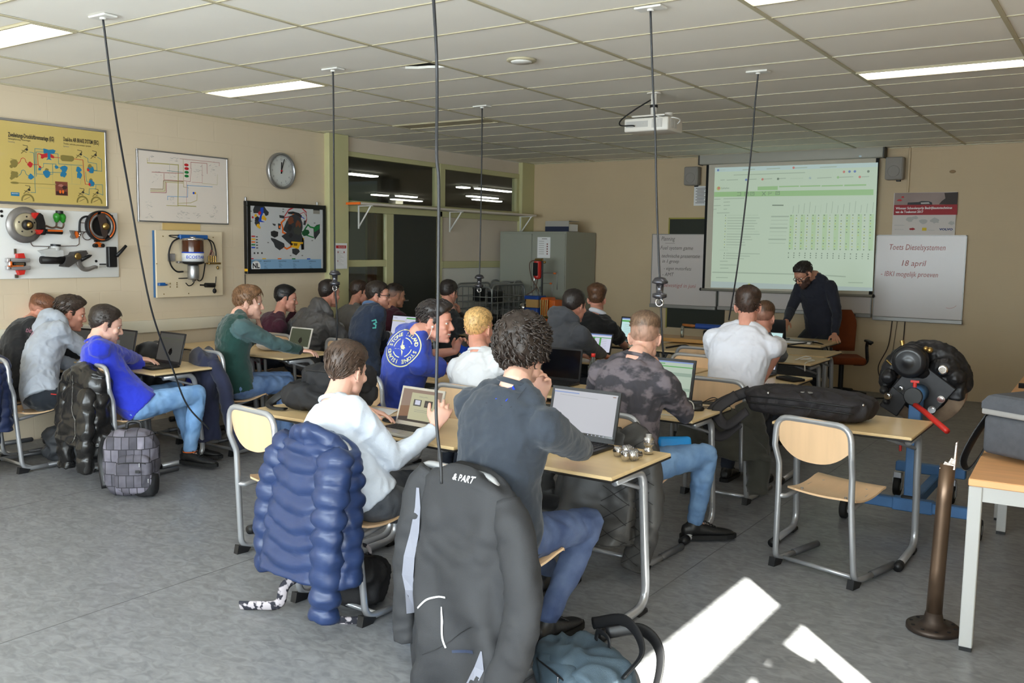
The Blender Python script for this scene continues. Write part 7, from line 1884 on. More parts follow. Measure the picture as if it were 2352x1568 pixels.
person('maroon_far', 'person in maroon sweater with shaved sides in front of the dark door', (-7.18, 7.9, .56), (-7.193, 8.04, 1.014), (-7.247, 8.2, 1.169), yaw=-6, hyaw=-20, hpitch=8,
    top=M_MAROON, trousers=C_NAVYJ, hair=dict(H_FADE, top=.016), hair_col=('dark_brown', 50, 38, 33), lod=1, seed=53, skin=SK_TAN)
person('black_far', 'person in black sweater with black hair beside the dark door', (-6.45, 7.9, .56), (-6.302, 8.02, 1.04), (-6.42, 8.16, 1.234), yaw=0, hyaw=2, hpitch=12,
    wr=(-6.447, 8.4, 0.985), er=(-6.1, 8.35, .8), handR=((-.1, -.1, .95), (-.8, -.5, 0)), curlR=.9, top=cloth('black_knit', 22, 22, 24), trousers=C_NAVYJ, hair=dict(H_SHORT, side=.012, back=.012), hair_col=('near_black', 34, 26, 24), lod=1, seed=59, skin=SK_PINK, bulk=1.15)
M_DHOOD = cloth('dark_grey_marl', 72, 74, 80, .08)
person('dark_hood', 'person in dark grey hooded sweater with black hair turned to the right', (-4.1, 6.72, .56), (-4.074, 6.8, 1.138), (-4.075, 6.96, 1.248), yaw=-12, shyaw=-16, hyaw=-8, hpitch=8,
    wr=(-3.95, 7.3, .80), er=(-3.93, 7.08, 0.799), top=M_DHOOD, trousers=C_NAVYJ, hair=dict(H_SHORT, side=.013, back=.012), hair_col=('near_black', 34, 30, 30), lod=1, seed=61, hood=M_DHOOD, skin=SK_PINK, bulk=1.12)
person('white_collar', 'person in black T-shirt with white collar and tall brown hair, seen from behind', (-4.6, 8.0, .56), (-4.494, 8.12, 1.102), (-4.565, 8.24, 1.235), yaw=2, hyaw=22, hpitch=4,
    wr=(-4.392, 8.62, 0.725), er=(-4.362, 8.5, 0.755), top=C_BLACK, sleeve='short', trousers=C_NAVYJ, hair=dict(H_FADE, top=.045, back=.008, side=.005), hair_col=('chestnut', 92, 64, 46), lod=1, seed=67, collar=(M_TEE, .024), skin=SK_PINK, bulk=1.15)
person('half_hidden', 'person in mid grey sweater mostly hidden behind the white T-shirt', (-2.83, 7.78, .56), (-2.694, 7.86, 1.02), (-2.733, 8, 1.163), yaw=-6, hyaw=4, hpitch=10,
    wr=(-2.72, 8.4, .80), er=(-2.593, 8.3, 0.78), top=cloth('mid_grey_knit', 92, 94, 98), trousers=C_NAVYJ, hair=dict(H_FADE), hair_col=('light_brown', 96, 70, 52), lod=1, seed=71, skin=SK_PINK)
M_STRIPE = cloth('dark_navy_stripe', 34, 36, 48, .10)
Te = person('teacher', 'bearded person with glasses in dark navy sweater leaning on the teacher desk', (-3.089, 11.1, 0.839), (-3.159, 10.92, 1.476), (-3.234, 10.76, 1.497), yaw=172, shyaw=164, hyaw=150, hpitch=36,
    wl=(-2.839, 10.72, 0.829), el=(-2.84, 11, 1.13), wr=(-3.362, 10.6, 0.956), er=(-3.352, 10.8, 1.14), handL=((.35, -.75, -.4), (0, 0, -1)), curlL=.2, kl=(-3.12, 11.0, .52), kr=(-3.38, 11.0, .52), al=(-3.08, 11.18, .1), ar=(-3.42, 11.2, .1), fl=180, fr_=180,
    top=M_STRIPE, trousers=cloth('charcoal_trousers', 38, 40, 46), hair=dict(H_QUIFF, front=.012, top=.02, side=.004), hair_col=('near_black', 34, 28, 26), lod=0, seed=73, glasses=True, beard=.011, skin=SK_TAN, collar=(M_STRIPE, .01), slouch=-.02, fold=.008)

# ================================================================ coats over chair backs
def coat(label, x, y, rz, m, hem=.2, wtop=.2, whem=.25, dep=.075, depth_hem=.1, cy=-.085, cy_hem=-.13, quilt=None, qamp=.012, folds=0, famp=.02, sleeves=(), sleeve_m=None, sleeve_r=.062, hoodr=0, slope=.12, seed=0, name='coat', ztop=.9, rump=.012, skew=0.0, kind='coat', split_hem=0.0):
    t = thing(name, label, kind, (x, y, 0), math.radians(rz), 'coats hung over chair backs')
    n = 64; nz = max(30, int((ztop - hem) / .011)); rows = []
    for i in range(nz + 1):
        v = i / nz; z = ztop - (ztop - hem) * v
        k = sstep(v, 0, .10)
        w = (wtop * (.86 + .14 * k)) * (1 - v) + whem * v; w *= .55 + .45 * math.sqrt(max(0, min(1, v / .055 + .12)))
        d = (dep * (1 - v) + depth_hem * v) * (.35 + .65 * math.sqrt(min(1, v / .07 + .02)))
        c = cy * (1 - v) + cy_hem * v
        r = []
        for q in range(n):
            a = 2 * PI * q / n; ca, sa = math.cos(a), math.sin(a)
            px = w * math.copysign(abs(ca) ** .75, ca); py = d * math.copysign(abs(sa) ** .85, sa)
            zz = z
            b = 0
            if quilt: b = qamp * (abs(math.sin(PI * (z + slope * abs(px) + .02 * noise.noise(Vector((px * 4, seed, z * 3)))) / quilt)) ** .6 - .5) * k
            if folds: b += famp * v * math.sin(folds * a + 1.3 * math.sin(3 * z * 4 + seed) + seed) + famp * .5 * v * noise.noise(Vector((ca * 2.5, sa * 2.5, z * 2 + seed)))
            L = math.hypot(ca * w, sa * d) + 1e-6
            px += (ca * d / (d + .02)) * b; py += sa * b
            zz += split_hem * v * v * math.cos(a - .6)
            if i == 0: zz -= .02 * abs(ca) ** 2
            zz -= .05 * (abs(px) / max(w, .01)) ** 2.5 * (1 - v) ** 3
            r.append((px + skew * v, c + py, zz))
        rows.append(r)
    mb = MB(); mb.loft(rows)
    me = mb.mesh('coat_body'); rumple(me, rump, 9, seed); put('coat_body', me, m, t)
    for k, (P, rr) in enumerate(sleeves):
        C = catmull(P, 14); L = [0]
        for a, b in zip(C[:-1], C[1:]): L.append(L[-1] + (b - a).length)
        R = []
        for s_, c in zip(L, C):
            f = s_ / L[-1]; r = (rr if isinstance(rr, float) else rr[0] + (rr[1] - rr[0]) * f)
            r *= .75 + .25 * sstep(f, 0, .1)
            if quilt: r += qamp * (abs(math.sin(PI * s_ / quilt)) ** .6 - .5) * 1.0
            R.append(r)
        mb = MB(); mb.tube(C, R, 20, flat=.78, up=(0, 1, 0)); me = mb.mesh('sleeve'); rumple(me, rump * .9, 11, seed + k + 1); put('sleeve', me, sleeve_m or m, t)
    if hoodr:
        mb = MB(); mb.cap_tube(catmull([(-.13, cy - .02, ztop - .055), (-.08, cy - .055, ztop - .01), (0, cy - .065, ztop + .005), (.09, cy - .05, ztop - .015), (.15, cy - .02, ztop - .07)], 5), hoodr, 14)
        mb.ell((0, cy - .05, ztop - .04), (.13, .05, .05)); me = remesh(mb, .008, 3, .5, 'hood'); rumple(me, .014, 10, seed + 9); put('hood', me, m, t)
    return t
M_NPUFF = mat('navy_nylon', rgb(38, 54, 92), .38, var=.08, vscale=6, bump=.2, bscale=40, stretch=(1, 1, 2.5))
M_SOFT = mat('black_softshell', rgb(46, 47, 50), .7, var=.07, vscale=5, bump=.2, bscale=260)
M_SOFTG = mat('grey_softshell', rgb(128, 130, 142), .7, var=.04, vscale=5, bump=.2, bscale=260)
M_QGREY = mat('quilted_grey_nylon', rgb(66, 65, 64), .45, var=.08, vscale=6, bump=.2, bscale=60)
M_OLIVE = cloth('olive_canvas', 62, 61, 54, .08); M_SHINY = mat('shiny_black_nylon', rgb(30, 29, 29), .26, var=.1, vscale=6, bump=.35, bscale=26)
M_NCOAT = cloth('navy_wool', 38, 42, 66, .06); M_LINING = mat('royal_blue_lining', rgb(26, 44, 190), .3, bump=.3, bscale=40)
t = coat('navy blue puffer jacket hung over the chair of the pale grey sweatshirt sitter', -3.07, 3.05, -3, M_NPUFF, hem=.25, wtop=.245, whem=.31, dep=.085, depth_hem=.12, cy_hem=-.16, quilt=.088, qamp=.022, slope=-.22, hoodr=.045, seed=4,
         sleeves=(([(-.2, -.1, .86), (-.27, -.13, .7), (-.31, -.15, .5), (-.33, -.16, .28), (-.325, -.15, .19)], (.075, .055)), ([(.16, -.13, .84), (.2, -.2, .68), (.21, -.23, .48), (.2, -.24, .25), (.19, -.24, .1)], (.09, .068))), rump=.016)
# black softshell jacket
t = coat('black softshell jacket with grey panels and white piping over the nearest chair', -2.15, 2.95, -6, M_SOFT, hem=.10, wtop=.25, whem=.27, dep=.07, depth_hem=.11, cy_hem=-.15, folds=6, famp=.03, seed=2, rump=.014, skew=.07, split_hem=.1,
         sleeves=(([(-.19, -.1, .85), (-.235, -.14, .7), (-.255, -.17, .45), (-.25, -.18, .2), (-.245, -.18, .13)], (.066, .052)), ([(.21, -.09, .78), (.31, -.13, .62), (.37, -.17, .4), (.32, -.2, .18), (.22, -.22, .02)], (.085, .075))))
def on_coat(t, nm, m, build2d, c, lift=.004, ex=(1, 0, 0)):
    """Trim lying on the outer face of a coat, in the coat's own frame."""
    vs, fs = [], []
    for ch in t.children:
        if ch.name.startswith(('coat_body', 'sleeve')):
            o = len(vs); vs += [v.co.copy() for v in ch.data.vertices]; fs += [tuple(i + o for i in p.vertices) for p in ch.data.polygons]
    bv = BVHTree.FromPolygons(vs, fs); q = MB(); build2d(q); out = []; ok = []
    for p in q.v:
        w = Vector((c[0] + p[0], -.6, c[1] + p[1])); h = bv.ray_cast(w, Vector((0, 1, 0))); ok.append(h[0] is not None)
        out.append((w.x, (h[0].y if h[0] is not None else -.15) - lift, w.z))
    q.v = out
    keep = [i for i, f in enumerate(q.f) if all(ok[j] for j in f)]
    q.f = [q.f[i] for i in keep]; q.mi = [q.mi[i] for i in keep]; q.sm = [q.sm[i] for i in keep]
    return q.build(nm, m, t)
def fine(P, n=6):
    return [tuple(p)[:2] for p in catmull([(a, b, 0) for a, b in P], n)]
M_PIPE = mat('white_piping', rgb(232, 234, 236), .5)
on_coat(t, 'piping', M_PIPE, lambda q: line2(q, fine([(-.115, .32), (-.085, .355), (-.04, .375), (.005, .385)]), .007), (0, .0))
on_coat(t, 'piping', M_PIPE, lambda q: line2(q, fine([(-.01, .34), (.0, .29), (.015, .24), (.035, .2)]), .007), (0, .0))
on_coat(t, 'lettering', M_PIPE, lambda q: q.text('& PART', (0, 0, 0), (1, 0, 0), (0, 1, 0), .032, fit=.105, bold=.0008), (-.005, .848))
on_coat(t, 'pocket_zip', mat('dark_blue_zip', rgb(44, 54, 78), .5), lambda q: line2(q, fine([(.07, .19), (.12, .205), (.18, .225)]), .011), (0, 0))
on_coat(t, 'seam', M_BLACK, lambda q: line2(q, fine([(-.06, .15), (.02, .2), (.1, .27), (.17, .32)]), .0025), (0, 0))
on_coat(t, 'grey_panel', M_SOFTG, lambda q: [quad2(q, [(a[0], a[1]), (a[0] + w1, a[1]), (b[0] + w2, b[1]), (b[0], b[1])]) for a, w1, b, w2 in (((-.2, .78), .012, (-.2, .7), .02), ((-.2, .7), .02, (-.205, .6), .03), ((-.205, .6), .03, (-.225, .5), .05), ((-.225, .5), .05, (-.235, .42), .055), ((-.235, .42), .055, (-.215, .36), .03), ((-.215, .36), .03, (-.21, .26), .02))], (0, 0))
on_coat(t, 'grey_panel', M_SOFTG, lambda q: [quad2(q, [(a[0], a[1]), (a[0] + w1, a[1]), (b[0] + w2, b[1]), (b[0], b[1])]) for a, w1, b, w2 in (((.235, .25), .006, (.205, .18), .05), ((.205, .18), .05, (.17, .1), .06), ((.17, .1), .06, (.15, .05), .045))], (0, 0))
# quilted grey coat
t = coat('grey diamond-quilted coat over the chair of the camouflage sweater sitter', -2.36, 4.47, -3, M_QGREY, hem=.2, wtop=.215, whem=.3, dep=.08, depth_hem=.16, cy_hem=-.12, folds=5, famp=.03, seed=6, rump=.018, ztop=.84,
         sleeves=(([(.16, -.1, .8), (.27, -.12, .66), (.31, -.12, .42), (.27, -.12, .2), (.22, -.12, .06)], (.09, .075)), ([(-.2, -.1, .8), (-.34, -.1, .62), (-.42, -.06, .4), (-.38, -.05, .3)], (.08, .07))))
for k in range(7):
    on_coat(t, 'quilt_seam', mat('quilt_thread', rgb(34, 33, 33), .7), lambda q, k=k: (line2(q, fine([(.08 + .0 * k, .70 - .1 * k), (.2, .64 - .1 * k), (.36, .54 - .1 * k)], 8), .004), line2(q, fine([(.08, .5 - .1 * k + .12), (.2, .58 - .1 * k + .12), (.34, .68 - .1 * k + .12)], 8), .004)), (0, 0))
mb = MB(); mb.ell((-.3, -.17, .33), (.16, .05, .05)); me = mb.mesh('black_lining'); put('black_lining', me, C_BLACK, t)
# olive coat
t = coat('dark olive coat with grey strap over the chair of the white T-shirt sitter', -2.40, 6.13, -2, M_OLIVE, hem=.36, wtop=.22, whem=.33, dep=.08, depth_hem=.13, cy_hem=-.12, folds=5, famp=.035, seed=8, rump=.02, ztop=.72, skew=.1,
         sleeves=(([(.22, -.08, .72), (.31, -.1, .56), (.35, -.1, .38), (.35, -.1, .2), (.35, -.1, .12)], (.085, .075)),))
on_coat(t, 'grey_strap', mat('grey_webbing', rgb(122, 126, 122), .8), lambda q: line2(q, [(-.12, .8), (-.1, .72), (-.08, .64)], .06), (0, 0), .008)
on_coat(t, 'strap_buckle', M_BLACK, lambda q: quad2(q, [(-.125, .72), (-.065, .735), (-.065, .765), (-.125, .75)]), (0, 0), .012)
# shiny black puffer
t = coat('shiny black puffer jacket over the chair of the blue sweater sitter', -6.28, 3.86, -6, M_SHINY, hem=.3, wtop=.215, whem=.29, dep=.085, depth_hem=.13, cy_hem=-.14, quilt=.12, qamp=.014, folds=4, famp=.02, seed=11, rump=.02, ztop=.89,
         sleeves=(([(-.2, -.1, .8), (-.29, -.14, .62), (-.31, -.15, .4), (-.3, -.15, .2), (-.3, -.15, .06)], (.078, .066)), ([(.14, -.18, .7), (.2, -.22, .5), (.2, -.23, .3), (.18, -.23, .12)], (.075, .066))))
on_coat(t, 'front_zip', M_ALU, lambda q: line2(q, fine([(-.06, .78), (-.02, .62), (.05, .45), (.1, .33)]), .008), (0, 0), .004)
# navy quilted jacket at the edge
coat('navy quilted jacket over the chair of the hooded grey sweater, at the left edge', -7.13, 3.58, -4, mat('navy_quilted', rgb(36, 46, 78), .45, var=.08, vscale=6, bump=.2, bscale=60), hem=.34, wtop=.22, whem=.27, dep=.085, depth_hem=.12, cy_hem=-.13, quilt=.075, qamp=.014, slope=.05, seed=15, rump=.012,
     sleeves=(([(.16, -.13, .82), (.22, -.17, .66), (.21, -.18, .45), (.18, -.18, .25)], (.075, .062)), ([(-.2, -.1, .82), (-.27, -.13, .62), (-.28, -.13, .4)], (.075, .062))), ztop=.9)
# navy wool coat with blue lining
t = coat('navy wool coat with bright blue lining over the chair of the green sweater sitter', -6.36, 4.92, -20, M_NCOAT, hem=.16, wtop=.215, whem=.30, dep=.08, depth_hem=.12, cy_hem=-.14, folds=4, famp=.025, seed=17, rump=.016, ztop=.9,
         sleeves=(([(.2, -.08, .8), (.29, -.02, .62), (.33, -.0, .42), (.36, .04, .2), (.38, .06, .08)], (.075, .065)),))
on_coat(t, 'blue_lining', M_LINING, lambda q: [quad2(q, [(a, b), (a + w1, b), (c + w2, d), (c, d)]) for a, b, w1, c, d, w2 in ((-.06, .66, .02, -.10, .6, .16), (-.10, .6, .16, -.12, .52, .16), (-.12, .52, .16, -.13, .42, .1), (-.13, .42, .1, -.14, .3, .03))], (0, 0), .006)
mb = MB(); mb.ell((.1, -.25, .27), (.012, .006, .012)); mb.build('snap_button', M_CHROME, t)
coat('black coat over the chair back behind the blue sweater sitter\'s laptop', -7.1, 4.95, 0, C_BLACK, hem=.45, wtop=.21, whem=.24, dep=.08, depth_hem=.1, folds=4, famp=.02, seed=19, rump=.016)
chair(-7.1, 4.95, -2, 'chair under the black coat, behind the blue sweater sitter\'s table')

# ================================================================ bags
def bag(name, label, loc, rz, dims, m, pockets=(), straps=(), top_handle=True, seed=1, rump=.02, tiltx=0.0, tilty=0.0, strap_m=None, rr=.75, extra=None, kind='backpack', vox=.012):
    """dims: width, depth, height; its front (pockets) looks to -y."""
    t = thing(name, label, kind, loc, math.radians(rz))
    t.rotation_euler = (math.radians(tiltx), math.radians(tilty), math.radians(rz))
    w, d, h = dims
    def lump(c, s_, e=.55, n=20):
        rings = []
        for j in range(13):
            ph = -PI / 2 + PI * j / 12; cz = math.copysign(abs(math.sin(ph)) ** e, math.sin(ph)); cr = abs(math.cos(ph)) ** e
            rings.append([(c[0] + s_[0] / 2 * cr * math.copysign(abs(math.cos(a)) ** e, math.cos(a)), c[1] + s_[1] / 2 * cr * math.copysign(abs(math.sin(a)) ** e, math.sin(a)), c[2] + s_[2] / 2 * cz) for a in [2 * PI * k / n for k in range(n)]])
        return rings
    mb = MB(); mb.loft(lump((0, 0, h / 2), (w, d, h))); me = remesh(mb, vox, 2, .5, 'bag_body'); rumple(me, rump, 9, seed); put('bag_body', me, m, t)
    for k, (c, s_, pm) in enumerate(pockets):
        mb = MB(); mb.loft(lump(c, s_)); me = remesh(mb, vox, 2, .5, 'pocket'); rumple(me, rump * .6, 12, seed + k + 2); put('pocket', me, pm or m, t)
        mb = MB(); zt = c[2] + s_[2] * .32; yy = c[1] - s_[1] * .47
        mb.tube(catmull([(c[0] - s_[0] * .42, c[1] - s_[1] * .3, zt - .02), (c[0] - s_[0] * .25, yy, zt), (c[0] + s_[0] * .25, yy, zt), (c[0] + s_[0] * .42, c[1] - s_[1] * .3, zt - .02)], 5), .004, 6); z = mb.build('zipper', M_BLACK, t)
        mb = MB(); mb.rbox((c[0] + s_[0] * .2, yy - .006, zt - .015), (.008, .004, .03), .002, 1); mb.build('zip_pull', M_CHROME, z)
    for P in straps:
        mb = MB(); mb.tube(catmull(P, 8), .024, 8, flat=.28, up=(0, 1, 0)); mb.build('strap', strap_m or M_BLACK, t)
    if top_handle:
        mb = MB(); mb.tube(catmull([(-.05, d * .3, h * .97), (-.035, d * .3, h + .035), (.035, d * .3, h + .035), (.05, d * .3, h * .97)], 5), .011, 8, flat=.4, up=(0, 1, 0)); mb.build('carry_handle', strap_m or M_BLACK, t)
    if extra: extra(t)
    return t
M_BAGBLK = mat('black_bag_nylon', rgb(28, 28, 31), .75, var=.1, vscale=9, bump=.3, bscale=300)
def label_on(t):
    mb = MB(); mb.rbox((.0, 0, 0), (.075, .003, .02), .002, 1); p = mb.build('sewn_label', mat('label_white', rgb(206, 200, 200), .7), t, M=Matrix.Translation((.06, -.105, .245)) @ Matrix.Rotation(math.radians(-52), 4, 'X'))
    mb = MB(); mb.box((-.014, -.0022, -.001), (.042, .002, .011)); mb.build('red_mark', K_RED, p)
bag('black_backpack', 'black backpack with a small red and white label lying on the table at left', (-4.02, 3.95, .762), 6, (.58, .38, .17), M_BAGBLK, pockets=(((.05, .03, .18), (.44, .32, .2), None),), straps=([(-.27, -.08, .1), (-.33, -.16, .03), (-.28, -.2, .01), (-.18, -.19, .01)],), seed=3, rump=.03, extra=label_on, top_handle=False)
M_BAGDK = mat('charcoal_bag_nylon', rgb(38, 35, 38), .7, var=.1, vscale=9, bump=.3, bscale=300)
def trolley_x(t):
    mb = MB(); mb.ell((.02, -.1, .155), (.04, .03, .006)); mb.build('grey_emblem', mat('emblem_grey', rgb(120, 118, 116), .6), t)
    for P in ([(-.36, -.05, .12), (-.52, -.18, .02), (-.56, -.22, -.1), (-.46, -.24, -.16), (-.34, -.22, -.06)], [(-.4, -.16, .1), (-.5, -.22, .0), (-.42, -.25, -.08), (-.3, -.22, .02)]):
        mb = MB(); mb.tube(catmull(P, 8), .034, 8, flat=.3, up=(0, 1, 0)); mb.build('shoulder_strap', M_BAGDK, t)
    mb = MB(); mb.tube([(-.33, -.235, -.06), (-.32, -.24, -.3), (-.315, -.24, -.36)], .014, 6, flat=.25, up=(0, 1, 0)); mb.build('strap_tail', M_DGREY, t)
    for z in (.07, .11):
        mb = MB(); mb.tube(catmull([(-.3, -.2, z), (0, -.215, z + .01), (.33, -.19, z)], 6), .005, 6); mb.build('zipper', M_BLACK, t)
    mb = MB(); mb.ell((.36, -.12, .12), (.008, .008, .008)); mb.ell((-.18, -.2, .14), (.008, .008, .01)); mb.build('metal_ring', M_CHROME, t)
bag('trolley_backpack', 'large black trolley backpack lying across the table beside the empty chair', (-1.62, 5.62, .762), -4, (.78, .40, .16), M_BAGDK, straps=(), seed=5, rump=.03, extra=trolley_x, top_handle=False)
# patterned backpack on the floor
M_PATB = mat('grey_block_print', rgb(96, 92, 102), .8)
def pat_nodes():
    nt = M_PATB.node_tree; b = nt.nodes['Principled BSDF']
    tc = nt.nodes.new('ShaderNodeTexCoord'); mp = nt.nodes.new('ShaderNodeMapping'); mp.inputs['Rotation'].default_value = (PI / 2, .12, 0); nt.links.new(tc.outputs['Object'], mp.inputs[0])
    br = nt.nodes.new('ShaderNodeTexBrick'); br.inputs['Scale'].default_value = 1; br.inputs['Brick Width'].default_value = .05; br.inputs['Row Height'].default_value = .085; br.inputs['Mortar Size'].default_value = .003; br.offset = .37; br.squash = 1.6; br.squash_frequency = 3
    br.inputs['Color1'].default_value = rgb(124, 120, 132); br.inputs['Color2'].default_value = rgb(70, 68, 76); br.inputs['Mortar'].default_value = rgb(48, 46, 52)
    nz = nt.nodes.new('ShaderNodeTexNoise'); nz.inputs['Scale'].default_value = 11
    mx = nt.nodes.new('ShaderNodeMix'); mx.data_type = 'RGBA'; mx.blend_type = 'OVERLAY'; mx.inputs['Factor'].default_value = .55
    nt.links.new(mp.outputs[0], br.inputs['Vector']); nt.links.new(tc.outputs['Object'], nz.inputs['Vector']); nt.links.new(br.outputs['Color'], mx.inputs[6]); nt.links.new(nz.outputs['Fac'], mx.inputs[7]); nt.links.new(mx.outputs[2], b.inputs['Base Color'])
pat_nodes()
def pat_x(t):
    mb = MB(); mb.rbox((.08, -.175, .2), (.03, .004, .02), .002, 1); mb.build('sewn_label', K_BLACK, t)
bag('patterned_backpack', 'grey block-patterned backpack standing on the floor beside the chair', (-5.72, 3.72, .0), 42, (.36, .24, .46), M_PATB, pockets=(((.04, -.11, .17), (.25, .1, .27), None), ((.11, -.07, .09), (.16, .15, .17), M_BAGBLK)), straps=([(-.14, .1, .43), (-.19, .17, .3), (-.18, .16, .12), (-.15, .08, .03)], [(-.17, .0, .42), (-.22, .05, .25), (-.19, .02, .04)]), seed=7, rump=.02, extra=pat_x)
# teal backpack at the bottom edge
M_TEAL = mat('teal_blue_nylon', rgb(64, 80, 92), .75, var=.1, vscale=8, bump=.3, bscale=280)
bag('teal_backpack', 'teal blue backpack on the floor at the bottom edge, half in the sun', (-1.70, 3.04, .0), -28, (.44, .28, .2), M_TEAL, pockets=(((0, -.1, .09), (.34, .12, .16), None),), straps=([(.0, .1, .24), (.1, .2, .27), (.22, .2, .22), (.3, .1, .1), (.28, -.02, .04)], [(-.1, .1, .24), (.06, .15, .3), (.2, .13, .24), (.22, .03, .16)]), seed=9, rump=.03)
bag('black_bag', 'black bag on the floor behind the empty chair, under the table', (-4.12, 4.2, .0), 10, (.4, .26, .2), M_BAGBLK, seed=12, rump=.03, kind='bag')
bag('dark_grey_bag', 'crumpled dark grey bag on the floor under the hooded grey sweater\'s chair', (-7.0, 3.98, .02), 20, (.34, .24, .26), mat('dark_grey_nylon', rgb(56, 58, 62), .6, var=.1, vscale=9, bump=.3, bscale=200), seed=14, rump=.05, kind='bag')
bag('beige_bag', 'beige and black cloth bag with strap on the floor at the left edge', (-7.06, 3.28, .0), 10, (.3, .22, .3), cloth('beige_canvas', 128, 122, 112, .1), pockets=(((.06, -.1, .08), (.22, .14, .14), M_BAGBLK),), straps=([(.1, -.14, .06), (.17, -.18, .03), (.24, -.22, .006), (.34, -.25, .004)],), seed=16, rump=.04, kind='bag')
M_FLOR = mat('flag_print_strap', rgb(36, 36, 46), .8, color2=rgb(176, 168, 172), vscale=26, contrast=(.48, .54), detail=2)
bag('printed_backpack', 'black backpack with white, blue and red printed straps under the puffer jacket chair', (-3.12, 3.22, .0), 10, (.36, .26, .22), M_BAGBLK, straps=([(-.1, -.12, .2), (-.2, -.26, .14), (-.22, -.3, .05), (-.34, -.33, .03), (-.42, -.34, .02)], [(-.02, -.1, .22), (.0, -.22, .16), (.02, -.28, .04), (.12, -.26, .012), (.2, -.22, .012)]), strap_m=M_FLOR, seed=18, rump=.03)

# ================================================================ right side: hub stand, axle shaft, bench
M_STB = mat('stand_blue', rgb(66, 110, 160), 0.5, var=.12, vscale=9); M_RUB = mat('black_rubber', rgb(26, 25, 26), .7); M_CAST = mat('dark_cast_iron', rgb(40, 39, 41), .42, .35, var=.2, vscale=16)
M_RUST = mat('bare_brake_steel', rgb(176, 152, 128), .5, .35, color2=rgb(128, 108, 92), vscale=9); M_STEELR = mat('brown_steel_shaft', rgb(112, 92, 76), .34, .75, var=.14, vscale=10, stretch=(1, 1, .3))
t = thing('hub_stand', 'blue wheeled stand holding a truck disc brake with a red lever', 'stand', (-1.12, 6.2, 0))
def bar(nm, c, d, m=M_STB, par=None, rz=0):
    mb = MB(); mb.rbox(c, d, .006, 1, rz=rz); return mb.build(nm, m, par or t)
bar('front_beam', (0, 0, .16), (.74, .06, .07)); bar('beam_sleeve', (.02, 0, .16), (.24, .072, .082)); bar('long_beam', (.02, .42, .17), (.06, .8, .07)); bar('rear_beam', (-.02, .8, .23), (.46, .06, .07)); bar('column', (0, .02, .5), (.075, .075, .72)); bar('column_socket', (0, .02, .17), (.1, .1, .1), M_BLACK)
for x, y in ((-.4, 0), (.4, 0), (-.24, .83), (.12, .83)):
    mb = MB(); ax = (1, 0, 0)
    mb.lathe([(.012, -.022), (.062, -.022), (.068, -.014), (.068, .014), (.062, .022), (.012, .022)], (x, y - .0, .068), ax, 22); w = mb.build('wheel', M_RUB, t)
    mb = MB(); mb.lathe([(.03, -.024), (.03, .024)], (x, y, .068), ax, 14); mb.build('wheel_hub', M_ALU, w)
    if y > .5:
        mb = MB(); mb.rbox((x, y, .155), (.06, .05, .05), .006, 1); mb.rbox((x - .03, y + .01, .1), (.006, .05, .1), .002, 1); mb.rbox((x + .03, y + .01, .1), (.006, .05, .1), .002, 1); mb.build('caster_fork', M_ALU, t)
HY = .18
mb = MB(); mb.lathe([(.05, -.10), (.055, -.1), (.055, .12), (.05, .12)], (0, .0, .87), (0, 1, 0), 20); mb.build('bearing_sleeve', M_STB, t)
mb = MB(); mb.lathe([(.05, -.105), (.056, -.105), (.056, -.085), (.05, -.085)], (0, 0, .87), (0, 1, 0), 20); mb.build('sleeve_ring', M_BLACK, t)
mb = MB(); mb.cyl((0, -.06, .92), (0, -.06, .955), .012, 8); mb.box((0, -.06, .96), (.05, .014, .014)); mb.build('red_clamp_screw', M_REDP, t)
mb = MB(); mb.tube([(-.02, -.05, .83), (.1, -.2, .79), (.255, -.42, .733)], .017, 10); mb.build('red_lever', M_REDP, t)
mb = MB(); mb.lathe([(.08, .27), (.25, .27), (.255, .275), (.255, .315), (.25, .32), (.08, .32)], (0, 0, .89), (0, 1, 0), 44); mb.build('brake_disc', M_RUST, t)
mb = MB(); mb.cyl((0, .12, .87), (0, .4, .88), .07, 18); mb.lathe([(.16, .22), (.16, .25), (.1, .26)], (0, 0, .88), (0, 1, 0), 26); mb.build('wheel_hub_body', M_CAST, t)
mb = MB(); mb.rbox((.02, .13, .9), (.30, .02, .24), .006, 1, M=Matrix.Rotation(.62, 3, 'Y')); mb.rbox((-.14, .15, .82), (.13, .02, .22), .006, 1, M=Matrix.Rotation(.5, 3, 'Y')); mb.build('mounting_plate', M_CAST, t)
mb = MB()
for x, z in ((-.075, .985), (.13, .84), (-.115, .885), (-.19, .83), (.08, .77)): mb.cyl((x, .12, z), (x, .095, z), .024, 12); mb.cyl((x, .095, z), (x, .08, z), .013, 6)
mb.build('plate_bolt', M_CHROME, t)
mb = MB()
arc = [(.235 * math.cos(a), .25, .89 + .235 * math.sin(a)) for a in [math.radians(d) for d in range(10, 190, 12)]]
mb.cap_tube(arc, [.06, .07, .075, .08, .085, .085, .08, .075, .075, .07, .07, .065, .06, .055, .05], 12)
mb.ell((.13, .16, 1.04), (.09, .07, .06)); mb.ell((.2, .18, .98), (.06, .08, .06)); mb.ell((-.2, .15, .95), (.05, .06, .05)); mb.ell((-.22, .14, .86), (.03, .05, .03)); mb.ell((-.2, .14, .79), (.025, .05, .025)); mb.ell((.0, .12, 1.0), (.05, .04, .04)); mb.rbox((.2, .2, .9), (.1, .1, .14), .02, 2); mb.rbox((.09, .17, .95), (.2, .06, .05), .01, 2)
me = remesh(mb, .008, 2, .5, 'brake_caliper'); rumple(me, .008, 22, 5); put('brake_caliper', me, M_CAST, t)
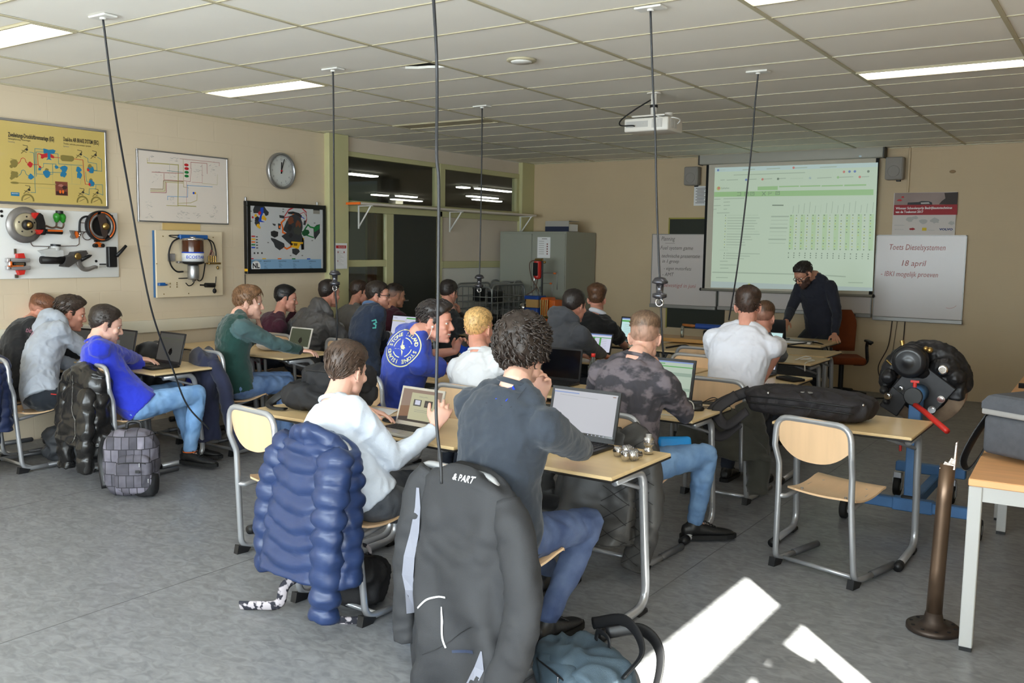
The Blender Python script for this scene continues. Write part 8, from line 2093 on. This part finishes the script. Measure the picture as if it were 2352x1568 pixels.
mb = MB(); mb.lathe([(.001, -.02), (.03, -.02), (.045, -.012), (.07, -.02), (.098, -.012), (.105, .01), (.105, .05), (.112, .052), (.112, .066), (.1, .07), (.09, .12), (.03, .14)], (-.06, .02, 1.07), (0, 1, .05), 34); mb.build('brake_chamber', mat('glossy_black_chamber', rgb(28, 28, 31), .28), t)
mb = MB(); mb.cyl((-.11, .08, 1.16), (-.12, .08, 1.2), .014, 8); mb.ell((.05, .08, 1.15), (.02, .02, .02)); mb.ell((.03, .06, 1.16), (.016, .016, .016)); mb.cyl((-.17, .06, 1.04), (-.2, .05, 1.07), .007, 8); mb.build('air_fitting', M_BRASS, t)
mb = MB(); mb.lathe([(.02, -.02), (.032, -.02), (.032, .0)], (.13, .1, 1.03), (0, 1, 0), 12); mb.build('guide_pin', M_CHROME, t)
mb = MB(); mb.tube([(-.05, -.05, .64), (-.05, -.05, .58)], .007, 6); mb.rbox((-.065, -.05, .54), (.016, .012, .07), .004, 1); mb.build('hanging_red_tag', M_REDP, t)
# axle shaft with flange
t = thing('axle_shaft', 'broken brown steel axle shaft standing on its bolt flange', 'shaft', (-.69, 4.56, 0))
mb = MB(); mb.lathe([(.11, 0), (.118, .004), (.118, .022), (.11, .028), (.075, .026), (.06, .034), (.045, .05), (.036, .09)], n=34); mb.build('flange', mat('dark_flange', rgb(70, 60, 54), .45, .6), t)
mb = MB(); mb.tube([(0, 0, .05), (.005, 0, .3), (.015, -.015, .62), (.022, -.02, .8)], [.036, .034, .033, .034], 22); mb.build('shaft', M_STEELR, t)
mb = MB(); pts = [(-.033, 0), (.033, 0), (.036, .13), (.03, .125), (.026, .05), (.016, .055), (.004, .03), (-.01, .035), (-.02, .012)]
mb.prism(pts, (.022, -.04, .78), (1, 0, .03), (0, 0, 1), -.035); mb.build('broken_end', mat('bright_fracture', rgb(168, 158, 150), .3, .8, bump=.5, bscale=90), t)
mb = MB()
for k in range(10): a_ = k * PI / 5; mb.cyl((.096 * math.cos(a_), .096 * math.sin(a_), .02), (.096 * math.cos(a_), .096 * math.sin(a_), .029), .009, 8)
mb.build('bolt_hole', M_DARK, t)
# bench with wooden top and grey legs
M_BNW = mat('orange_beech_top', rgb(226, 170, 118), .4, var=.08, vscale=3, stretch=(1, 8, 1)); M_BNG = mat('light_grey_frame', rgb(178, 178, 176), .45)
def bench(label, x, y, L, rz, w=.8, h=.78):
    t = thing('workbench', label, 'table', (x, y, 0), math.radians(rz), 'wooden topped benches along the right wall')
    mb = MB(); mb.rbox((w / 2, L / 2, h - .016), (w, L, .032), .004, 1); mb.build('bench_top', M_BNW, t)
    mb = MB(); mb.box((w / 2, .025, h - .065), (w - .06, .03, .065)); mb.box((.025, L / 2, h - .065), (.03, L - .06, .065)); mb.box((w - .025, L / 2, h - .065), (.03, L - .06, .065)); mb.box((w / 2, L - .025, h - .065), (w - .06, .03, .065)); mb.build('apron', M_BNG, t)
    for a in (.03, w - .03):
        for b in (.03, L - .03):
            mb = MB(); mb.rbox((a, b, (h - .032) / 2 + .008), (.055, .055, h - .05), .004, 1); l = mb.build('leg', M_BNG, t); mb = MB(); mb.box((a, b, .008), (.05, .05, .016)); mb.build('foot_cap', M_BLACK, l)
bench('wooden topped bench at the right edge under the grey cooler bag', -.56, 4.39, 2.1, 2.5); bench('second wooden topped bench farther along the right wall under the motor', -.70, 6.75, 1.8, 1)
t = thing('cooler_bag', 'dark grey cloth cooler bag with lighter band and shoulder strap on the bench', 'bag', (-.22, 4.95, .782), math.radians(-28))
M_CLR = mat('grey_melange_cloth', rgb(78, 80, 86), .85, var=.1, vscale=30, bump=.3, bscale=300)
mb = MB(); mb.rbox((0, 0, .115), (.60, .42, .19), .03, 4); me = mb.mesh('bag_body'); put('bag_body', me, M_CLR, t)
mb = MB(); mb.rbox((0, 0, .225), (.61, .43, .03), .008, 2); mb.build('light_band', mat('light_grey_band', rgb(150, 148, 146), .8), t)
mb = MB(); mb.loft([[(x * k, y * k, z) for x, y in ((-.305, -.215), (.305, -.215), (.305, .215), (-.305, .215))] for z, k in ((.238, 1), (.27, 1.0), (.3, .93), (.31, .86))], smooth=False); mb.build('lid', M_CLR, t)
mb = MB(); mb.tube(catmull([(-.31, -.12, .22), (-.37, -.16, .08), (-.40, -.19, -.04), (-.37, -.19, -.08), (-.33, -.16, .0), (-.315, -.1, .12), (-.31, -.06, .21)], 8), .03, 8, flat=.14, up=(1, 0, 0)); mb.build('shoulder_strap', M_BLACK, t)
t = thing('electric_motor', 'black electric motor lying on the farther bench at the right edge', 'motor', (-.42, 6.92, .782), math.radians(8))
mb = MB(); mb.lathe([(.01, -.2), (.018, -.2), (.018, -.13), (.05, -.12), (.1, -.1), (.1, -.06), (.075, -.05), (.08, .2), (.06, .24)], (0, 0, .115), (1, 0, 0), 24); mb.build('motor_body', M_CAST, t)
mb = MB(); mb.rbox((-.06, 0, .02), (.04, .12, .04), .006, 1); mb.rbox((.12, 0, .02), (.04, .12, .04), .006, 1); mb.build('motor_foot', M_CAST, t)
mb = MB(); mb.lathe([(.081, .0), (.081, .08)], (0, 0, .115), (1, 0, 0), 24, 0, False); mb.build('rating_label', mat('motor_label', rgb(200, 198, 180), .5), t)
t = thing('metal_plate', 'bare metal plate lying on the bench behind the cooler bag', 'plate', (-.25, 6.2, .783)); mb = MB(); mb.rbox((0, 0, .012), (.4, .26, .024), .006, 1); mb.build('plate_body', M_STEEL, t); mb = MB(); mb.rbox((0, 0, .027), (.34, .2, .008), .003, 1); mb.build('plate_rib', M_ALU, t)

# ================================================================ back left corner: roll cages and engine model
M_ZINC = mat('zinc_wire', rgb(150, 152, 150), .4, .6)
def roll_cage(label, x0, x1, y0, y1, h=1.25):
    t = thing('roll_cage', label, 'trolley', ((x0 + x1) / 2, (y0 + y1) / 2, 0), 0, 'wire roll cage trolleys'); a, b = (x1 - x0) / 2, (y1 - y0) / 2
    mb = MB(); mb.box((0, 0, .16), (2 * a, 2 * b, .03)); mb.build('base', M_ZINC, t)
    for nm, P in (('side_frame', [(-a, -b, .16), (-a, -b, h), (-a, b, h), (-a, b, .16)]), ('side_frame', [(a, -b, .16), (a, -b, h), (a, b, h), (a, b, .16)]), ('front_gate', [(-a, -b, .2), (-a, -b, h - .03), (a, -b, h - .03), (a, -b, .2)]), ('rear_frame', [(-a, b, .2), (-a, b, h - .02), (a, b, h - .02), (a, b, .2)])):
        mb = MB(); mb.tube(fillet(P, .1, 5), .013, 8); f = mb.build(nm, M_ZINC, t)
        mb = MB(); p0, p1 = Vector(P[0]), Vector(P[3])
        for k in range(1, 6): q = p0.lerp(p1, k / 6); mb.tube([(q.x, q.y, .2), (q.x, q.y, h - .03)], .005, 5)
        for z in (.42, .66, .9, 1.08): mb.tube([(p0.x, p0.y, z), (p1.x, p1.y, z)], .006, 5)
        mb.build('wire_mesh', M_ZINC, f)
    for z in (.7, 1.0):
        mb = MB(); mb.box((0, 0, z), (2 * a - .02, 2 * b - .02, .012)); mb.build('shelf', M_ZINC, t)
    for sx in (-1, 1):
        for sy in (-1, 1): mb = MB(); mb.cyl((sx * a * .8 - .015, sy * b * .8, .07), (sx * a * .8 + .015, sy * b * .8, .07), .07, 14); mb.build('caster', M_RUB, t)
    return t
roll_cage('wire roll cage trolley by the white partition panel, nearest', -7.88, -7.28, 10.2, 11.0); roll_cage('taller wire roll cage trolley between the first one and the steel cabinet', -7.9, -7.5, 11.04, 11.27, 1.28)
for k, (x, y, z, d, lab) in enumerate(((-7.72, 10.5, 1.006, (.12, .14, .19), 'narrow black box on the upper shelf of the roll cage, left'), (-7.43, 10.5, 1.006, (.14, .2, .16), 'black box on the upper shelf of the roll cage, right'), (-7.55, 10.6, .706, (.3, .3, .1), 'flat dark crate on the lower shelf of the roll cage'))):
    b_ = thing('storage_box', lab, 'box', (x, y, z)); mb = MB(); mb.rbox((0, 0, d[2] / 2), d, .008, 2); mb.build('box_body', M_BLACK, b_); mb = MB(); mb.rbox((0, 0, d[2] - .01), (d[0] + .008, d[1] + .008, .024), .004, 1); mb.build('box_lid', M_DGREY, b_)
t = thing('engine_model', 'sectioned engine model in blue and orange with a red canister on a black stand', 'engine model', (-6.82, 10.75, 0))
mb = MB(); mb.rbox((0, .0, .33), (.08, .08, .62), .006, 1); mb.rbox((0, 0, .03), (.5, .4, .06), .01, 1); mb.build('stand', M_BLACK, t)
mb = MB(); mb.rbox((.02, 0, .72), (.62, .34, .03), .006, 1); mb.build('base_plate', M_DGREY, t)
mb = MB(); mb.rbox((-.12, 0, .84), (.22, .2, .2), .02, 2); mb.rbox((-.1, -.02, 1.08), (.24, .2, .05), .008, 1); mb.build('blue_block', mat('engine_blue', rgb(34, 72, 150), .45), t)
mb = MB(); mb.rbox((-.1, -.08, 1.0), (.2, .06, .12), .008, 1); mb.build('yellow_panel', mat('ochre_panel', rgb(190, 150, 90), .5), t)
mb = MB(); mb.rbox((.1, 0, .92), (.12, .22, .34), .02, 2); mb.rbox((.22, 0, .98), (.1, .2, .16), .012, 2); mb.build('orange_block', M_ORP, t)
mb = MB()
for k in range(4): mb.cyl((.06 + .035 * k, -.12, .84), (.06 + .035 * k, -.12, 1.06), .01, 8)
mb.cyl((-.02, -.1, .82), (.26, -.1, .82), .022, 10); mb.build('brass_pipes', M_BRASS, t)
mb = MB(); mb.ell((-.29, -.02, .93), (.07, .07, .07)); mb.build('steel_sphere', M_CHROME, t)
mb = MB(); mb.cyl((-.02, .02, 1.08), (-.02, .02, 1.62), .014, 10); mb.build('black_post', M_BLACK, t)
mb = MB(); mb.cyl((-.08, 0, 1.36), (-.08, 0, 1.58), .055, 16); mb.ell((-.08, 0, 1.36), (.05, .05, .03)); mb.build('red_canister', M_REDP, t)
mb = MB(); mb.rbox((-.085, -.05, 1.47), (.07, .03, .18), .006, 1); mb.build('black_cut_away', M_DARK, t)
mb = MB(); mb.cyl((-.12, 0, 1.6), (-.0, 0, 1.6), .018, 8); mb.ell((.03, 0, 1.57), (.02, .02, .02)); mb.build('canister_cap', M_BRASS, t)
mb = MB()
for P in ([(-.1, 0, 1.6), (-.2, -.02, 1.55), (-.16, -.03, 1.35), (-.06, -.02, 1.2), (-.04, 0, 1.1)], [(-.08, 0, 1.34), (-.1, -.03, 1.2), (-.24, -.04, 1.1), (-.26, -.02, 1.02)]): mb.tube(catmull(P, 6), .008, 6)
mb.build('hose', MATS['brown_hose'], t)
mb = MB()
for x in (-.18, -.1, -.04): mb.lathe([(.025, 0), (.028, .04), (.01, .08), (.008, .13)], (x, 0, 1.1), (0, 0, 1), 12)
mb.build('glass_flask', mat('flask_glass', rgb(216, 222, 220), .08, trans=.85), t)
mb = MB(); mb.tube([(.02, 0, 1.42), (.24, 0, 1.42), (.24, 0, 1.2)], .005, 6); mb.tube([(.02, 0, 1.28), (.16, 0, 1.28), (.16, 0, 1.1)], .005, 6); mb.build('thin_tube', M_ALU, t)
mb = MB(); mb.box((.2, 0, 1.42), (.04, .02, .02)); mb.box((.14, 0, 1.28), (.03, .02, .02)); mb.build('orange_clip', M_ORP, t)

# ================================================================ small things on the tables
TZ = .7605
def flat_paper(label, x, y, z, rz, w=.21, h=.297, m=M_PAPER):
    mb = MB(); mb.grid([[(-w / 2 + w * i / 6, -h / 2 + h * j / 6, .001 + .006 * math.sin(i * .9) * math.sin(j * .7) ** 2 + .002) for i in range(7)] for j in range(7)])
    o = mb.build('paper_sheet', m, None, (x, y, z)); o.rotation_euler = (0, 0, math.radians(rz)); return tag(o, label, 'paper')
flat_paper('white paper sheet beside the head of the pale grey sweatshirt sitter', -3.72, 4.02, TZ, 20); flat_paper('light grey papers spread on the teacher desk', -3.1, 10.3, TZ, 30, .42, .3); flat_paper('second papers lying on the teacher desk near the hand', -3.32, 10.42, TZ, -8, .3, .3)
mb = MB(); mb.ell((-6.72, 5.85, TZ + .055), (.17, .12, .055)); me = mb.mesh('white_cap'); rumple(me, .02, 9, 3); tag(put('white_cap', me, cloth('white_soft', 224, 224, 230)), 'white soft bundle lying on the table left of the white-edged laptop', 'cloth')
def mouse(label, x, y, rz):
    t = thing('computer_mouse', label, 'mouse', (x, y, TZ), math.radians(rz)); mb = MB(); mb.ell((0, 0, .012), (.03, .054, .024)); mb.build('mouse_body', M_BLACK, t); mb = MB(); mb.rbox((0, .025, .034), (.006, .018, .006), .002, 1); mb.build('scroll_wheel', M_DGREY, t)
mouse('black mouse in the hand of the green sweater sitter', -6.33, 5.93, -20); mouse('black mouse on the right of the silver laptop', -2.86, 3.92, 10); mouse('black mouse beside the black charger before the camouflage sweater', -2.24, 5.35, -60)
t = thing('mouse_pad', 'round black mouse pad left of the silver laptop', 'mouse pad', (-3.46, 3.95, TZ)); mb = MB(); mb.lathe([(.1, 0), (.1, .004), (.001, .004)], n=30); mb.build('pad', M_BLACK, t)
t = thing('wallet', 'black wallet on the table corner of the white T-shirt sitter', 'wallet', (-2.2, 7.1, TZ), math.radians(-30)); mb = MB(); mb.rbox((0, 0, .012), (.2, .12, .022), .006, 2); mb.build('wallet_body', M_BLACK, t); mb = MB(); mb.rbox((.0, 0, .024), (.17, .09, .006), .002, 1); mb.build('wallet_flap', M_DARK, t)
t = thing('charger', 'black power adapter with cables on the camouflage sweater sitter\'s table', 'charger', (-2.33, 5.5, TZ), math.radians(25)); mb = MB(); mb.rbox((0, 0, .016), (.13, .055, .032), .006, 2); mb.build('adapter', M_BLACK, t)
for P in ([(.06, 0, .02), (.14, .05, .05), (.2, .0, .008), (.12, -.08, .004), (.0, -.1, .004)], [(.06, .01, .02), (.17, .1, .03), (.24, .02, .006), (.16, -.02, .004), (.05, -.05, .004)]): mb = MB(); mb.tube(catmull(P, 7), .003, 6); mb.build('cord', M_BLACK, t)
def loose_cord(label, pts, m, r=.0035): mb = MB(); mb.tube(catmull(pts, 8), r, 6); return tag(mb.build('loose_cord', m), label, 'cable')
loose_cord('white cord looping over the camouflage sweater sitter\'s table', [(-2.42, 5.36, TZ + .006), (-2.3, 5.38, TZ + .05), (-2.2, 5.22, TZ + .03), (-2.2, 5.1, TZ + .004), (-2.35, 5.06, TZ + .004), (-2.52, 5.06, TZ + .004)], M_WHITE)
loose_cord('white cord between the blue emblem T-shirt and the white sweater', [(-4.1, 5.32, TZ + .004), (-4.02, 5.3, TZ + .03), (-3.98, 5.24, TZ - .05), (-3.96, 5.2, .66), (-3.9, 5.22, .68), (-3.86, 5.27, TZ + .004)], M_WHITE)
loose_cord('white cables bundled on the third table from the front', [(-2.58, 8.44, TZ + .006), (-2.5, 8.5, TZ + .04), (-2.44, 8.46, TZ + .03), (-2.52, 8.4, TZ + .02), (-2.42, 8.5, TZ + .01), (-2.44, 8.3, TZ + .004), (-2.42, 8.22, .70)], M_WHITE, .006)
loose_cord('black tangled cables on the table left of the white T-shirt', [(-3.95, 8.6, TZ + .006), (-3.8, 8.75, TZ + .03), (-3.65, 8.6, TZ + .01), (-3.5, 8.75, TZ + .02), (-3.6, 8.85, TZ + .006), (-3.4, 8.7, TZ + .01)], M_BLACK, .01)
t = thing('water_bottle', 'clear plastic bottle with red cap on the blond sitter\'s table', 'bottle', (-3.22, 5.78, TZ))
M_PET = mat('clear_pet', rgb(214, 216, 206), .08, trans=.92, ior=1.3)
mb = MB(); mb.lathe([(.02, 0), (.034, .004), (.037, .03), (.034, .07), (.037, .1), (.036, .13), (.03, .16), (.018, .195), (.013, .215), (.013, .225)], n=22); mb.build('bottle_body', M_PET, t)
mb = MB(); mb.lathe([(.016, .222), (.016, .246), (.001, .247)], n=16); mb.build('red_cap', M_REDP, t)
hb_ = St['arm'][-1][2] + St['O'] + Vector((.06, .03, .03))
t = thing('water_bottle', 'small water bottle with blue label in the hand of the smiling person', 'bottle', hb_); t.rotation_euler = (.3, .5, 0)
mb = MB(); mb.lathe([(.02, -.1), (.032, -.095), (.032, .04), (.014, .075), (.014, .09)], n=18); mb.build('bottle_body', M_PET, t); mb = MB(); mb.lathe([(.033, -.04), (.033, .03)], n=18, caps=False); mb.build('blue_label', K_RBLUE, t)
for k, (x, y, rz, L, up, lab) in enumerate(((-2.0, 3.93, 60, .12, 0, 'long steel injector part lying nearest the dark laptop'), (-1.93, 3.86, 55, .1, 0, 'short steel injector part lying at the table end'), (-1.93, 4.04, 0, .1, 1, 'steel injector part standing upright at the table corner'))):
    t = thing('injector_part', lab, 'machine part', (x, y, TZ), math.radians(rz), 'steel injector parts on the nearest table'); ax = (0, 0, 1) if up else (1, 0, 0); o = (0, 0, 0) if up else (-L / 2, 0, .026)
    mb = MB(); mb.lathe([(.012, 0), (.024, .004), (.024, L * .25), (.018, L * .28), (.018, L * .4), (.025, L * .42), (.025, L * .8), (.016, L * .84), (.016, L)], o, ax, 20); mb.build('steel_body', M_CHROME, t)
    mb = MB()
    for q in range(3): mb.lathe([(.0255, L * (.46 + .1 * q)), (.0275, L * (.48 + .1 * q)), (.0255, L * (.5 + .1 * q))], o, ax, 20)
    mb.build('knurled_ring', M_STEEL, t)
M_SOCB = mat('socket_blue', rgb(28, 140, 214), .4)
def socket_box(label, loc, rz, rx=0):
    t = thing('socket_box', label, 'power socket', loc); t.rotation_euler = (math.radians(rx), 0, math.radians(rz)); mb = MB(); mb.rbox((0, 0, .05), (.2, .1, .1), .02, 3); mb.build('socket_housing', M_SOCB, t)
    for x in (-.05, .045): mb = MB(); mb.lathe([(.04, 0), (.044, .012), (.036, .016), (.034, .004)], (x, -.05, .05), (0, -1, 0), 20); s_ = mb.build('socket_rim', M_SOCB, t); mb = MB(); mb.cyl((x - .012, -.052, .05), (x - .012, -.056, .05), .005, 8); mb.cyl((x + .012, -.052, .05), (x + .012, -.056, .05), .005, 8); mb.build('pin_hole', M_DARK, s_)
socket_box('blue double power socket on the floor between the two nearest jackets', (-2.70, 3.22, .0), 8); socket_box('blue double power socket hanging under the camouflage sweater sitter\'s table', (-2.22, 4.95, .6), 40, 70)
loose_cord('black cord on the floor leading to the blue socket', [(-2.62, 3.2, .02), (-2.5, 3.3, .01), (-2.3, 3.2, .008), (-2.2, 3.35, .008)], M_BLACK, .005)
loose_cord('dark cables lying along the back wall floor under the whiteboard', [(-2.6, 11.6, .008), (-2.3, 11.8, .008), (-2.1, 11.5, .008), (-1.9, 11.9, .008), (-1.6, 11.7, .008)], M_BLACK, .008)
# wooden demonstration board on the front table
t = thing('demo_board', 'wooden board with glass tubes and a blue grease gun on the front table', 'demonstration board', (-4.1, 9.38, TZ), math.radians(4))
mb = MB(); mb.rbox((0, 0, .03), (1.0, .4, .04), .006, 1); mb.build('board', mat('varnished_pine', rgb(206, 160, 96), .4, var=.1, vscale=3, stretch=(1, 7, 1)), t)
for x in (-.38, -.32, .0): mb = MB(); mb.lathe([(.018, .05), (.018, .16), (.012, .18)], (x, -.05, 0), (0, 0, 1), 14); mb.build('glass_tube', MATS['flask_glass'], t)
mb = MB(); mb.lathe([(.07, -.02), (.075, 0), (.07, .02), (.03, .03)], (-.42, .08, .15), (.3, -1, 0), 20); mb.build('round_gauge', M_CAST, t)
t = thing('grease_gun', 'blue grease gun with wooden handle lying on a black block before the chalkboard', 'tool', (-3.75, 9.5, TZ + .04)); mb = MB(); mb.cyl((-.26, 0, .13), (.22, 0, .13), .03, 16); mb.build('barrel', MATS['engine_blue'], t); mb = MB(); mb.tube([(-.26, 0, .13), (-.31, 0, .13), (-.42, 0, .135)], [.012, .018, .014], 10); mb.build('handle', M_OAK, t); mb = MB(); mb.rbox((.05, .02, .055), (.4, .2, .09), .02, 2); mb.build('black_block', M_CAST, t)
# clutter on the teacher desk
t = thing('grey_folder', 'grey folder with cables at the front edge of the teacher desk', 'folder', (-3.15, 10.08, TZ), math.radians(4)); mb = MB(); mb.rbox((0, 0, .015), (.5, .14, .03), .006, 2); mb.build('folder_cover', M_WBF, t); mb = MB(); mb.box((0, -.06, .015), (.48, .03, .02)); mb.build('sheets', M_PAPER, t)
loose_cord('black cables hanging over the front of the teacher desk', [(-3.6, 10.05, TZ + .01), (-3.4, 9.99, TZ + .01), (-3.2, 9.965, .74), (-3.0, 9.99, TZ + .01), (-2.86, 10.1, TZ + .02), (-2.765, 10.2, .70), (-2.76, 10.25, .4)], M_BLACK, .007)
